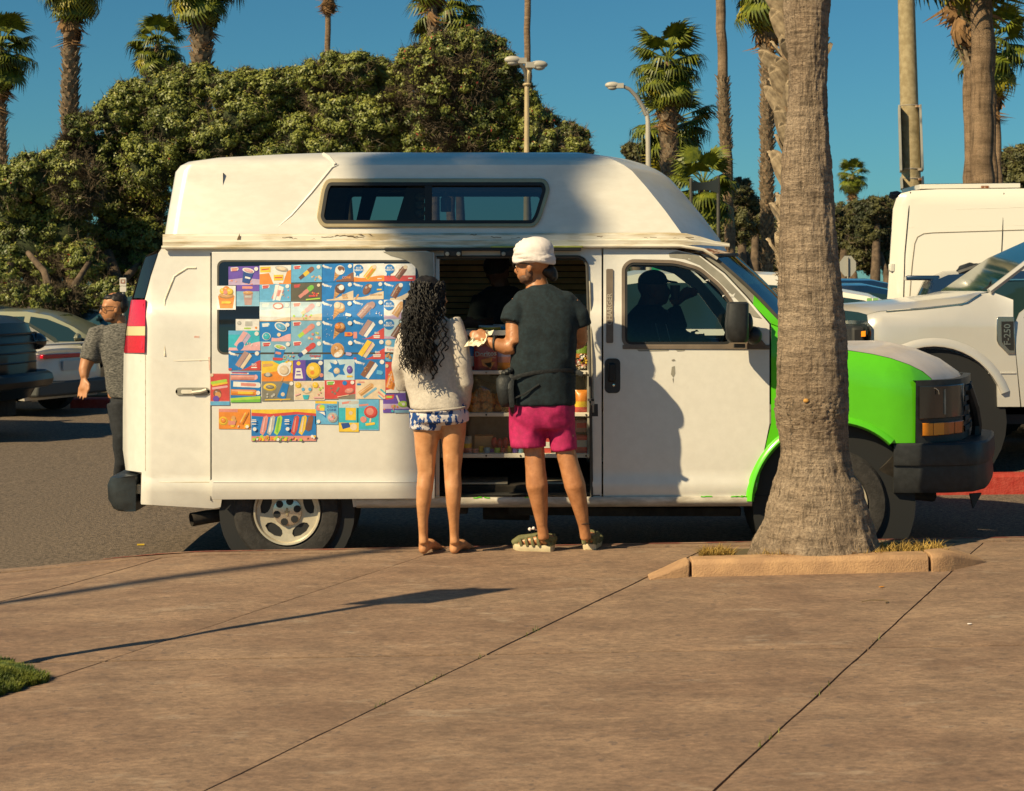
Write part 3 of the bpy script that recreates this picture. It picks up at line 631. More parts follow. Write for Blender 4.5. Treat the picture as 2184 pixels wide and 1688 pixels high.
A(1538, 238, 1800, 395, 'blue', -.01).logo().wave('cream', .9, .55, .2).bite('brown', 'white', .42, .5, -60, .85, .36).bits(['tan'], 9, 7, .3, .8, .3, .52, .02).dot().done('blue poster with a round ended brown bar')
A(470, 415, 735, 580, 'pale').badge('white', 'pale').put('white', [(0, .45), (1, .3), (1, .9), (0, 1)]).circ('rose', .6, .2, .28, .18).circ('white', .6, .2, .2, .12).wave('cream', .9, .86).dot().done('sun bleached poster with a pale pink tub')
A(738, 412, 1005, 572, 'pale').badge('rose').pop(['cream', 'pink', 'pink'], .55, .4, .8).wave('cream', .8, .7).bits(['lime', 'rose', 'tan'], 8, 8, .7, .95).dot().done('sun bleached poster with a pale red lolly')
A(1005, 402, 1272, 572, 'blue').logo().cone('tan', 'cream').circ('cream', .5, .24, .18).bits(['white'], 10, 9, .6, .95, .05, .9, .018).bar('white', .85, .72, .3, .14, 10).dot().done('blue poster with a pale peanut cone')
A(1272, 393, 1538, 560, 'blue').logo().bar('mauve', .4, .55, .95, .36, -48).bits(['tan', 'cream', 'brown'], 14, 10, .25, .85, .2, .62, .02).bar('mauve', .62, .25, .3, .33, -48).bits(['lilac', 'white'], 7, 11, .55, .85, .72, .95, .03).dot().done('blue poster with a pink brown crunch bar')
A(1538, 395, 1700, 560, 'white').wave('lilac', .8, .7).bite('tan', 'tan', .8, .5, -56, .8, .4).bits(['brown', 'cream'], 14, 12, .3, .75, .6, .95, .02).circ('blue', .26, .28, .27).text('BLUE', 'white', .26, .2, .13).text('RIBBON', 'white', .26, .33, .15).done('white and lilac poster with a toasted bar')
A(265, 560, 468, 660, 'silver').rect('white', .01, .02, .99, .98).circ('silver', .15, .35, .18).rect('silver', .4, .2, .7, .6).bar('lime', .5, .8, .6, .12, 0).circ('orange', .86, .75, .1).done('faded white poster strip with a grey cup')
A(470, 585, 738, 752, 'blue').badge('white', 'sky').wave('pink', .8, .68, .38).circ('teal', .22, .74, .2).circ('white', .22, .74, .22, .2).circ('teal', .22, .74, .18).circ('white', .68, .25, .34, .22, 25).circ('sky', .68, .25, .28, .16, 25).circ('cream', .62, .66, .1).dot().done('blue poster with a clear bubble tub')
A(740, 575, 1005, 745, 'steel').badge().pop(['lime', 'rose', 'rose'], .5, .5).bits(['cream', 'rose', 'lime'], 8, 13, .6, .95, .55, .98, .06).dot().done('grey blue poster with a red lolly tipped lime')
A(1008, 570, 1275, 742, 'blue').logo().cone('brown', 'tan').circ('orange', .5, .3, .15).bar('orange', .85, .7, .4, .2, 0).bar('red', .86, .7, .16, .12, 0).bits(['white'], 8, 14, .3, .9, .05, .35, .015).dot().done('blue poster with a caramel centred cone')
A(1275, 562, 1540, 732, 'blue').logo().wave('red', 1.0, .5, .3).rect('rose', 0, .64, .12, .97).sandwich('mauve', 'white', .45, .45).text('BIG', 'white', .76, .7, .15).bar('white', .76, .84, .34, .06, 0).bar('white', .76, .92, .3, .05, 0).dot().done('blue and red poster with a big vanilla sandwich')
A(1540, 560, 1700, 730, 'pale').wave('lilac', .85, .72).bite('brown', 'tan', .75, .62, -56, .8, .4).circ('blue', .26, .28, .27).text('BLUE', 'white', .26, .2, .13).text('RIBBON', 'white', .26, .33, .15).done('pale poster with a plain brown bar')
A(203, 660, 475, 830, 'teal').rect('sky', .0, .0, .6, .2).wave('pink', .85, .62).sandwich('pink', 'lilac', .45, .45).circ('blue', .38, .78, .16, .24, 30).bits(['white', 'pink'], 10, 15, .55, .8, .5, .95, .03).dot().done('teal poster with a pink and lilac bar')
A(478, 752, 742, 920, 'steel').badge().cup('blue', 'white', 'lime', .62, .5, 12, 1.05).circ('rose', .7, .32, .12, .06).bar('rose', .58, .6, .3, .12, 10).put('red', [(.4, .82), (.75, .86), (.68, .98), (.4, .96)]).bits(['yellow', 'lime', 'rose'], 8, 16, .7, .95, .7, .98, .035).dot().done('grey blue poster with a red and lime tub')
A(742, 745, 1010, 918, 'steel').badge().pop(['navy', 'white', 'red', 'red'], .5, .47, 1.0).text('Original', 'red', .76, .76, .17).bar('white', .77, .89, .4, .06, 0).bits(['navy', 'rose'], 5, 17, .6, .95, .02, .3, .04).dot().done('grey blue poster with the red white and blue rocket lolly')
A(1012, 740, 1278, 912, 'blue').logo().circ('tan', .48, .52, .34, .38).circ('wafer', .47, .50, .30, .33).circ('white', .5, .72, .22, .13, -20).circ('cream', .58, .6, .12).bits(['choc'], 9, 18, .25, .6, .35, .55, .02).bar('lilac', .84, .7, .3, .16, 8).dot().done('blue poster with a round bitten cookie sandwich')
A(1278, 732, 1545, 905, 'blue').logo().wave('red', 1.0, .52, .3).rect('red', 0, .92, .08, 1).sandwich('yellow', 'cream', .42, .47).bar('pink', .5, .45, .5, .06, -56).text('BIG', 'white', .76, .66, .15).bar('white', .75, .79, .4, .06, 0).bar('white', .75, .87, .36, .05, 0).dot().done('blue and red poster with a yellow shortcake bar')
A(1545, 735, 1650, 925, 'sky').circ('cream', .3, .16, .14).put('white', [(0, .3), (1, .36), (1, .6), (0, .56)]).text('Super', 'rose', .5, .46, .16).bits(['tan', 'wafer'], 14, 19, .65, .85, .1, .95, .05).wave('blue', .93, .9).done('narrow blue and white poster with red lettering')
A(203, 830, 478, 1000, 'blue').logo().wave('red', 1.0, .55, .3).rect('red', 0, .9, .1, 1).sandwich('mauve', 'cream', .48, .46).text('BIG', 'white', .8, .72, .16).bar('white', .8, .86, .3, .06, 0).dot().done('blue poster with a brown sandwich beside the dark window edge')
A(488, 920, 755, 1095, 'yellow', -.01).put('orange', [(0, .62), (.5, .5), (1, .6), (1, 1), (0, 1)]).put('teal', [(.35, 0), (.8, 0), (.6, .2)]).bar('tan', .2, .2, .5, .14, -5).circ('grey', .2, .68, .22, .1).circ('silver', .2, .66, .12, .1).circ('white', .72, .42, .34).circ('cream', .72, .46, .24).bar('tan', .66, .9, .2, .07, -70).dot().done('yellow poster with a round white lolly')
A(760, 912, 1022, 1088, 'navy', -.01).rect('purple', 0, 0, .4, 1).circ('yellow', .17, .16, .1).put('white', [(.08, .4), (.26, .4), (.32, .9), (.04, .9)]).bar('purple', .17, .56, .2, .06, 0).bar('purple', .17, .72, .24, .06, 0).circ('yellow', .66, .52, .36, .40).circ('orange', .62, .62, .1).bar('tan', .62, .95, .12, .06, -80).circ('rose', .92, .75, .1).dot().done('dark blue poster with a round yellow lolly')
A(1022, 908, 1285, 1085, 'pale', -.01).put('blue', A.rot(Poster(0, 0, 10, 6.7, 'sky'), [(0, -.46), (.14, -.2), (.42, -.24), (.3, .04), (.42, .3), (.1, .26), (-.1, .42), (-.2, .2), (-.44, .1), (-.24, -.08), (-.34, -.34), (-.1, -.24)], .42, .46, 0)).circ('cream', .42, .55, .15).circ('purple', .84, .5, .14, .2).bar('yellow', .84, .82, .28, .09, 0).circ('white', .38, .14, .09).done('pale blue poster with a spiky blue lolly')
A(1285, 902, 1550, 1080, 'blue').logo().sandwich('brown', 'white', .48, .5).bits(['tan'], 8, 20, .35, .75, .3, .5, .02).bar('sky', .82, .66, .3, .2, 10).dot().done('blue poster with a brown topped sandwich low on the door')
A(1550, 930, 1665, 1200, 'white').put('red', [(0, 0), (1, 0), (.9, .45), (.5, .85), (0, .9)]).bar('orange', .5, .55, .62, .30, -72).bits(['cream', 'rose'], 12, 21, .3, .8, .25, .75, .025).circ('cream', .1, .12, .06).done('tall red and white poster with an orange speckled bar')
A(47, 1028, 213, 1300, 'rose').rect('red', .02, .02, .98, .86).bar('lime', .45, .26, .52, .09, -10).bar('yellow', .5, .33, .5, .06, -10).bar('pink', .5, .44, .5, .07, -8).circ('brown', .36, .62, .13).circ('wafer', .4, .68, .1).circ('purple', .3, .8, .1).rect('sky', 0, .88, 1, 1).circ('cream', .08, .05, .05).done('red poster with yellow mango lettering left of the others')
A(222, 1010, 478, 1275, 'blue', -.01).bar('white', .3, .06, .6, .05, 2).bar('red', .3, .05, .5, .035, 2).bar('rose', .43, .2, .84, .17, 1).bar('pink', .86, .19, .1, .17, 1).bar('white', .55, .43, .9, .17, 3).bar('rose', .6, .43, .5, .10, 3).bar('orange', .45, .68, .86, .19, 2).bar('yellow', .5, .69, .5, .08, 2).put('lime', [(0, .86), (1, .8), (1, 1), (0, 1)]).put('green', [(0, .94), (1, .9), (1, 1), (0, 1)]).circ('white', .92, .7, .07).done('blue poster with three squeeze tubes')
A(490, 1095, 762, 1265, 'grey', -.01).circ('yellow', .25, .28, .33, .2).circ('grey', .25, .28, .22, .10).put('blue', A.rot(Poster(0, 0, 10, 6.3, 'sky'), [(-.16, -.4), (.16, -.4), (.22, .38), (-.22, .38)], .68, .5, 18)).circ('cream', .66, .66, .1).bar('tan', .6, .95, .1, .07, -70).bar('yellow', .5, .92, 1.3, .05, -1).circ('white', .93, .12, .1).bits(['silver'], 4, 22, .4, .8, .1, .4, .06).done('grey poster with a yellow oval and a dark blue lolly')
A(765, 1095, 1028, 1258, 'white').put('cream', [(.02, .02), (.98, .02), (.98, .98), (.02, .98)]).circ('cream', .42, .36, .32).circ('yellow', .14, .2, .16).circ('yellow', .7, .2, .16).circ('sky', .3, .42, .09).circ('sky', .52, .42, .09).put('teal', [(.28, .72), (.5, .72), (.46, .95), (.32, .95)]).bits(['rose', 'lime', 'sky'], 6, 23, .3, .7, .78, .95, .05).bar('pink', .8, .86, .5, .08, 0).bar('pink', .12, .7, .3, .06, -20).done('pale cream poster with a yellow and white lolly')
A(1028, 1085, 1293, 1250, 'red').wave('grey', .96, .78).badge('green', 'white').bits(['grey'], 7, 24, .35, .75, .2, .5, .05).circ('blue', .65, .15, .12).circ('rose', .8, .55, .24, .14, -10).bar('cream', .6, .82, .6, .04, -10).circ('white', .9, .12, .1).done('red poster with dark dotted lolly')
A(1293, 1078, 1555, 1250, 'pink').rect('cream', .02, .02, .98, .98).bar('tan', .36, .5, .85, .26, -36).bar('steel', .48, .66, .8, .12, -36).bar('blue', .12, .25, .2, .1, 0).bar('rose', .2, .14, .3, .06, 0).bar('teal', .92, .62, .4, .08, 40).bar('rose', .84, .75, .4, .07, 40).bar('sky', .82, .9, .3, .06, 40).done('pale pink poster with a tan wafer bar')
A(1530, 1195, 1775, 1365, 'purple').rect('lilac', .0, .55, 1, .8).put('red', [(.06, .12), (.4, .08), (.36, .3), (.1, .34)]).bar('lime', .22, .2, .3, .1, 0).bar('white', .55, .4, .6, .08, 68).circ('lime', .7, .56, .26, .16).circ('white', .72, .56, .08).bits(['rose', 'green', 'orange', 'teal'], 10, 25, .65, .95, .03, .6, .06).rect('steel', .4, .86, .95, 1).done('purple and green poster nearest the woman\'s back')
A(120, 1332, 390, 1505, 'orange', .01).rect('rose', 0, 0, .6, .16).circ('yellow', .14, .6, .22).circ('orange', .14, .58, .13).bits(['yellow', 'tan'], 8, 26, .35, .8, .25, .55, .1).bar('rose', .42, .7, .36, .2, 0).bar('orange', .8, .42, .7, .22, -62).bar('yellow', .79, .4, .5, .05, -62).bar('cream', .62, .86, .12, .07, -62).bits(['yellow'], 5, 27, .65, .9, .82, .97, .07).circ('white', .9, .88, .08).done('orange mango poster on the lower left')
p = A(400, 1335, 955, 1608, 'blue', -.005).put('yellow', [(0, 0), (1, 0), (1, .14), (.7, .08), (.3, .14), (0, .1)]).put('red', [(0, .1), (.3, .14), (.7, .08), (1, .14), (1, .22), (.7, .16), (.3, .24), (0, .2)])
for (u, c) in ((.20, 'rose'), (.31, 'silver'), (.42, 'lime'), (.68, 'red'), (.80, 'yellow'), (.90, 'brown')): p.put(c, [(u - .07, .74 if u < .85 else .64), (u - .015, .24), (u + .035, .19), (u + .06, .26), (u + .03, .64), (u - .02, .82 if u < .85 else .7)])
for (u, c) in ((.20, 'pink'), (.31, 'white'), (.42, 'green'), (.68, 'rose'), (.80, 'cream')): p.put(c, [(u - .045, .70), (u - .002, .27), (u + .02, .25), (u - .015, .74)])
p.rect('rose', 0, .84, 1, 1).bits(['red', 'rose', 'orange', 'lime', 'green', 'yellow', 'tan', 'white'], 44, 28, .84, .97, .02, .98, .045)
for u in (.04, .55): p.circ('white', u + .01, .62, .06).bar('white', u, .33, .14, .03, 0).bar('white', u, .38, .16, .03, 0).bar('white', u, .46, .14, .03, 0)
p.done('wide blue poster of six fruit bars in a row')
A(948, 1265, 1145, 1465, 'sky', .02).rect('yellow', 0, 0, .95, .11).text('SNOW', 'navy', .72, .24, .14).text('CONE', 'navy', .72, .38, .14).circ('rose', .2, .3, .16).circ('lime', .3, .28, .12).circ('yellow', .3, .38, .1).put('blue', [(.1, .42), (.45, .42), (.46, .72)]).put('white', [(.12, .46), (.4, .46), (.44, .62)]).circ('silver', .75, .7, .22).bits(['blue', 'pink', 'rose'], 10, 29, .55, .85, .6, .9, .05).circ('white', .14, .88, .08).done('light blue snow cone poster')
A(1150, 1250, 1322, 1528, 'teal', .01).rect('pale', 0, 0, 1, .26).bar('rose', .4, .1, .3, .07, -8).bar('silver', .75, .1, .3, .09, -5).rect('yellow', .0, .72, 1, 1).put('yellow', [(.34, .26), (.86, .26), (.86, .64), (.34, .64)]).circ('cream', .6, .42, .06).put('navy', [(.1, .74), (.5, .72), (.6, .85), (.2, .92)]).circ('cream', .74, .85, .11).done('teal poster with a square yellow lolly')
A(1310, 1245, 1495, 1515, 'sky', .01).rect('teal', .04, .3, .96, .96).bar('rose', .3, .2, .3, .06, -6).circ('red', .62, .42, .22, .2).circ('rose', .58, .40, .12).bar('cream', .6, .68, .14, .05, -80).circ('rose', .28, .66, .1).bar('yellow', .6, .8, .3, .08, -8).done('teal poster with a round red lolly')
# --- front door
M_bronze = mat('faded_black_moulding', (.16, .125, .095), .6, var=.15, vscale=8)
dfo = [(1287, 530), (1440, 533), (1492, 545), (1545, 584), (1592, 634), (1641, 692), (1641, 905), (1634, 940), (1612, 1045), (1603, 1060), (1287, 1060)]
VF = lambda x, y: VS(x, y, -.004)
fd = panel(dfo, [inset(cabwin, -7)], VF, YL, [], .04).build('front_door', M_white, van, smooth=35)
mb = MB(); panel(inset(cabwin, -8), [inset(cabwin, -1)], lambda x, y: VS(x, y, -.010), YL, [], .03, mb=mb); mb.build('window_frame', M_bronze, fd, smooth=35)
mb = MB(); panel(inset(cabwin, -2), [inset(cabwin, 4)], lambda x, y: VS(x, y, -.006), YL, [], .03, mb=mb); mb.build('window_gasket', M_trim, fd, smooth=35)
panel([(1328, 736), (1642, 736), (1642, 746), (1328, 745)], [], lambda x, y: VS(x, y, -.012), [], [], .02).build('window_sill', M_bronze, fd, bevel=.003)
panel(inset(cabwin, 2), [], lambda x, y: VS(x, y, .012), [640, 676]).build('door_glass', M_glassc, fd, smooth=35)
panel([(1561, 648), (1640, 744), (1561, 744)], [], lambda x, y: VS(x, y, -.012), YL, [], .02).build('mirror_base', M_bronze, fd, smooth=35)
panel([(1444, 536), (1490, 546), (1541, 586), (1590, 638), (1625, 680), (1606, 676), (1572, 640), (1530, 598), (1492, 566), (1460, 553), (1428, 549), (1426, 541)], [], lambda x, y: VS(x, y, -.006), YL).build('bare_metal_patch', M_grey, fd, smooth=0)
mb = MB(); q = random.Random(5)
for k in range(16):
    t = q.random(); x = 1470 + 130 * t; y = 545 + 125 * t + q.uniform(-4, 14); panel([(x + q.uniform(-7, 7), y + q.uniform(-5, 5)) for _ in range(3)], [], lambda a, c: VS(a, c, -.0075), mb=mb)
mb.build('paint_flake', M_white, fd, smooth=0)
mb = MB(); panel(rrect(1293, 574, 1308, 732, 3), [], lambda x, y: VS(x, y, -.012), YL, [], .01, mb=mb); st = mb.build('pillar_strip', M_bronze, fd, smooth=35)
vs, fs = text2d('CHARGER'); mb = MB().add([VS(1300.5 - v[1] * 15, 660 - v[0] * 15 + 0, -.0135) for v in [(x, y) for x, y, z in vs]], fs); mb.build('lettering', mat('raised_letter_grey', (.34, .30, .24), .5), st, smooth=0)
mb = MB(); panel(rrect(1290, 765, 1323, 839, 10), [], lambda x, y: VS(x, y, -.010), [], [], .012, mb=mb); hd = mb.build('door_handle', M_black, fd, smooth=35, bevel=.004)
mb = MB(); mb.box(VS(1305, 795, -.02), (.05, .03, .12)); mb.build('grip', M_trim, hd, bevel=.012); mb = MB(); mb.lathe([(0, -.004), (.008, -.003), (.008, .01)], VS(1309, 822, -.014), 'Y', 10); mb.build('keyhole', M_chrome, hd)
mb = MB()
for q_ in ([(1432, 768), (1438, 766), (1441, 770), (1434, 771)], [(1433, 783), (1439, 781), (1440, 797), (1436, 806), (1431, 799)], [(1434, 808), (1437, 807), (1436, 818)]): panel(q_, [], lambda x, y: VS(x, y, -.006), mb=mb)
mb.build('paint_chip', M_grey, fd, smooth=0)
for (x0, x1) in ((1358, 1428), (1440, 1462)): panel([(x0, 746), (x1, 746), (x1 - 3, 749), (x0 + 5, 750)], [], lambda x, y: VS(x, y, -.006)).build('bare_metal_patch', M_grey, fd, smooth=0)
# door mirror
mi = MB(); rings = []
for (y, a, b, d) in ((644, 1556, 1592, .05), (648, 1550, 1597, .075), (690, 1546, 1597, .085), (722, 1548, 1597, .08), (731, 1556, 1592, .06)):
    c = (a + b) / 2; w = (b - a) / 2; rings.append([P(c + w * math.copysign(abs(math.cos(t)) ** .5, math.cos(t)), y, 10.80 + d * math.copysign(abs(math.sin(t)) ** .6, math.sin(t))) for t in np.linspace(0, 2 * PI, 16, endpoint=False)])
mi.loft(rings); mr = mi.build('door_mirror', M_black, van, smooth=50)
mb = MB(); mb.ell(P(1607, 716, 10.92), (.055, .06, .06)); mb.ell(P(1596, 690, 10.9), (.03, .06, .07)); mb.tube([P(1600, 716, 10.9), P(1608, 720, 11.0)], .045, 8); mb.build('mirror_arm', M_black, mr, smooth=60)
mb = MB(); mb.box(P(1577, 738, 10.86), (.07, .04, .025)); mb.build('mirror_bracket', M_dkgrey, mr, bevel=.004)
# --- A pillar, windscreen, header
VA = lambda x, y: VS(x, y, -.002 + .05 * sstep(1480, 1660, x))
apil = [(1494, 541), (1520, 546), (1560, 580), (1612, 634), (1662, 690), (1643, 690), (1594, 632), (1547, 582)]
panel(apil, [], VA, YL, [], .05).build('windscreen_pillar', M_grey, van, smooth=35)
panel([(1608, 630), (1660, 684), (1668, 700), (1644, 690), (1606, 650)], [], lambda x, y: VS(x, y, -.006 + .05 * sstep(1480, 1660, x)), YL, [], .004).build('green_pillar_foot', M_green, van, smooth=35)
e0, e1 = P(1519, 546, 11.10), P(1690, 716, 11.06)
mb = MB(); rings = []
for t in np.linspace(0, 1, 9):
    p = e0.lerp(e1, t); p.x += .03 * math.sin(PI * t); rings.append([Vector((p.x + (.27 - .05 * t) * (1 - ((y - 12) / (12 - p.y)) ** 2), y, p.z + .02 * (1 - ((y - 12) / (12 - p.y)) ** 2))) for y in np.linspace(p.y, 24 - p.y, 13)])
mb.loft(rings, False, False); ws = mb.build('windscreen', M_screen, van, smooth=60)
mb = MB(); mb.tube([e0.lerp(e1, t) + Vector((.03 * math.sin(PI * t), -.004, 0)) for t in np.linspace(0, 1, 9)], .012, 6); mb.tube([Vector((v.x, v.y, v.z)) for v in rings[0]], .014, 6); mb.tube(rings[-1], .014, 6)
mb.tube([Vector((v.x, 24 - v.y, v.z)) for v in [e0.lerp(e1, t) + Vector((.03 * math.sin(PI * t), -.004, 0)) for t in np.linspace(0, 1, 9)]], .016, 6); mb.build('windscreen_seal', M_dkgrey, ws)
mb = MB(); r1 = rings[0]; r0 = [Vector((v.x - .34, 12 + (v.y - 12) * .97, v.z + .075)) for v in r1]; rm = [a.lerp(c, .5) + Vector((0, 0, .012)) for a, c in zip(r0, r1)]
mb.loft([r0, rm, r1], False, False); mb.build('roof_header', M_rust, van, smooth=60)
mb = MB(); mb.loft([[Vector((v.x - .55, v.y, v.z + .08)) for v in r0], r0], False, False); mb.build('cab_roof', M_rust, van, smooth=60)
# --- front wing, bonnet, grille, bumper
hub_f, hub_r = (1779, 1076), (612, 1092)
def VW(x, y):
    D = Ys(y) - .004
    if x > 1890: D += ((x - 1890) / 80) ** 2 * .06
    yt = 692 + (x - 1643) * .34 if x < 1810 else 748 + (x - 1810) * .25 + max(0, (x - 1940)) * .5
    if y < yt + 55: D += ((yt + 55 - y) / 55) ** 2 * .055
    return P(x, y, D)
ar = arc(hub_f[0], hub_f[1], 172, -49, -176, 26)
wing = [(1645, 690), (1668, 700), (1740, 724), (1808, 748), (1860, 756), (1900, 765), (1940, 779), (1968, 793), (1986, 808), (1994, 821), (1958, 822), (1953, 834), (1952, 945), (1893, 946)] + ar + [(1606, 1062), (1614, 1045), (1636, 940), (1645, 905)]
panel(wing, [], VW, YL + [770, 790, 810, 830], [1700, 1760, 1820, 1890, 1920, 1950], .012).build('front_wing', M_green, van, smooth=40)
panel(wing, [], far(VW), [760, 790, 830], [1820, 1890, 1950], -.012).build('far_wing', M_green, van, smooth=40)
mb = MB(); rings = []
for k in range(30):
    a = math.radians(-47 - 131 * k / 29); c, s_ = math.cos(a), math.sin(a); rings.append([P(hub_f[0] + r * c, hub_f[1] + r * s_, D) for r, D in ((189, 11.0), (184, 10.975), (176, 10.968), (172, 10.985), (171, 11.03))])
mb.loft(rings, False, False); mb.build('arch_flare', M_green, van, smooth=60)
ne = [P(1690, 708, 11.10), P(1740, 723, 11.09), P(1808, 747, 11.06), P(1860, 755, 11.06), P(1900, 764, 11.065), P(1940, 778, 11.09), P(1968, 792, 11.12), P(1986, 807, 11.15), P(1995, 820, 11.17)]
ce = [P(1720, 712, 12), P(1765, 722, 12), P(1812, 733, 12), P(1850, 729, 12), P(1885, 728, 12), P(1940, 740, 12), P(1995, 762, 12), P(2035, 789, 12), P(2056, 818, 12)]
mb = MB(); rows = []
for k in range(17):
    t = k / 16; s_ = min(1, t / .5) if t <= .5 else (1 - t) / .5; e = math.sin(s_ * PI / 2); row = []
    for a, c in zip(ne, ce):
        y = 11 + (a.y - 11) + (24 - 2 * a.y) * t; row.append(Vector((a.x + (c.x - a.x) * e, y, a.z + (c.z - a.z) * (1 - (1 - s_) ** 2.6))))
    rows.append(row)
mb.loft(rows, False, False); hood = mb.build('bonnet', mat('chalky_white_paint', (.56, .50, .46), .45, var=.08, vscale=4, coat=.2), van, smooth=60)
def planc(t):  # plan of the nose, t 0..1 from near corner to far corner
    pts = [(1953, 11.01), (1985, 11.05), (2018, 11.13), (2048, 11.27), (2062, 11.5), (2068, 11.75), (2070, 12.0)]
    W = [P(x, 0, D) for x, D in pts]; W = [(w.x, w.y) for w in W]; W = W + [(x, 24 - y) for x, y in reversed(W[:-1])]
    f = t * (len(W) - 1); i = min(len(W) - 2, int(f)); u = f - i; return Vector((W[i][0] + (W[i + 1][0] - W[i][0]) * u, W[i][1] + (W[i + 1][1] - W[i][1]) * u, 0))
zt, zb_ = P(0, 812, 11.03).z, P(0, 946, 11.03).z
def nose(t0, t1, y0, y1, out, name, M, par=van, n=10, bevel=.004):
    za, zc = P(0, y0, 11.03).z, P(0, y1, 11.03).z; mb = MB(); A_ = []; B_ = []
    for k in range(n + 1):
        p = planc(t0 + (t1 - t0) * k / n); d = (planc(min(1, t0 + (t1 - t0) * k / n + .01)) - planc(max(0, t0 + (t1 - t0) * k / n - .01))).normalized(); nn = Vector((d.y, -d.x, 0))
        A_.append(p + nn * out); B_.append(p + nn * (out - .05))
    mb.loft([[v + Vector((0, 0, zc)) for v in A_], [v + Vector((0, 0, za)) for v in A_], [v + Vector((0, 0, za)) for v in B_], [v + Vector((0, 0, zc)) for v in B_]], False, False); mb.loft([[v + Vector((0, 0, zc)) for v in B_], [v + Vector((0, 0, zc)) for v in A_]], False, False)
    return mb.build(name, M, par, smooth=35, bevel=bevel)
gp = nose(0, 1, 812, 947, 0, 'grille_panel', M_black, n=40, bevel=0)
hl = nose(.015, .27, 824, 894, .014, 'headlight', M_lampglass); nose(.73, .985, 824, 894, .014, 'headlight', M_lampglass)
mb = MB(); v0 = planc(.155); mb.tube([Vector((v0.x, v0.y - .018, P(0, y, 11.03).z)) for y in (832, 886)], .008, 6); mb.build('lamp_rib', M_steel, hl)
v1 = planc(.105); mb = MB(); mb.tube([Vector((v1.x + dx, v1.y - .020, P(0, y, 11.03).z)) for dx, y in ((-.03, 828), (.0, 829), (.018, 834), (.022, 842))], .005, 5); mb.build('lamp_glint', M_chrome, hl)  # chrome hook modelled as the reflection on the headlight glass
for k, M in enumerate((M_amber, M_amber, M_amber2, M_amber2)): nose(.03 + .058 * k, .03 + .058 * k + .0565, 903, 930, .016 + .002 * (k % 2), 'turn_signal', M)
for k in range(5): nose(.29, .71, 830 + 22 * k, 842 + 22 * k, .012, 'grille_bar', M_dkgrey, gp)
# bumper
def bump_pt(t):
    pts = [(1907, 11.0), (1950, 10.985), (2020, 10.99), (2080, 11.06), (2108, 11.25), (2118, 11.6), (2120, 12.0)]
    W = [P(x, 0, D) for x, D in pts]; W = [(w.x, w.y) for w in W]; W = W + [(x, 24 - y) for x, y in reversed(W[:-1])]
    f = t * (len(W) - 1); i = min(len(W) - 2, int(f)); u = f - i; return Vector((W[i][0] + (W[i + 1][0] - W[i][0]) * u, W[i][1] + (W[i + 1][1] - W[i][1]) * u, 0))
mb = MB(); prof = [(947, -.16), (946, -.012), (950, 0), (985, .008), (993, .004), (995, -.012), (1000, -.012), (1040, -.004), (1052, -.02), (1056, -.14)]; rings = []
for k in range(41):
    t = k / 40; p = bump_pt(t); d = (bump_pt(min(1, t + .01)) - bump_pt(max(0, t - .01))).normalized(); nn = Vector((d.y, -d.x, 0)); e = .35 if k in (0, 40) else 1
    rings.append([Vector((p.x, p.y, P(0, y, 11.0).z)) + nn * o for y, o in prof])
mb.loft(rings, True, True); bp_ = mb.build('front_bumper', M_black, van, smooth=40)
mb = MB(); mb.ell(P(1962, 978, 10.985), .006, 8, 5); mb.build('bolt_head', M_chrome, bp_)
mb = MB(); panel([(2069, 1054), (2094, 1052), (2090, 1060), (2076, 1085)], [], lambda x, y: P(x, y, 11.25), [], [], .03, mb=mb); mb.build('air_deflector', M_black, bp_)
mb = MB(); mb.tube([P(1885, 985, 11.12), P(1915, 1015, 11.12), P(1925, 1045, 11.15)], [.09, .07, .05], 8); mb.tube([P(1918, 1050, 11.2), P(1990, 1058, 11.3)], .04, 8); mb.build('bumper_bracket', M_under, van)
mb = MB(); p0 = planc(.2); mb.tube([P(2064, 826, 11.5), P(2078, 868, 11.6), P(2084, 905, 11.7), P(2080, 940, 11.7)], .035, 8); mb.build('grille_edge', M_black, van)
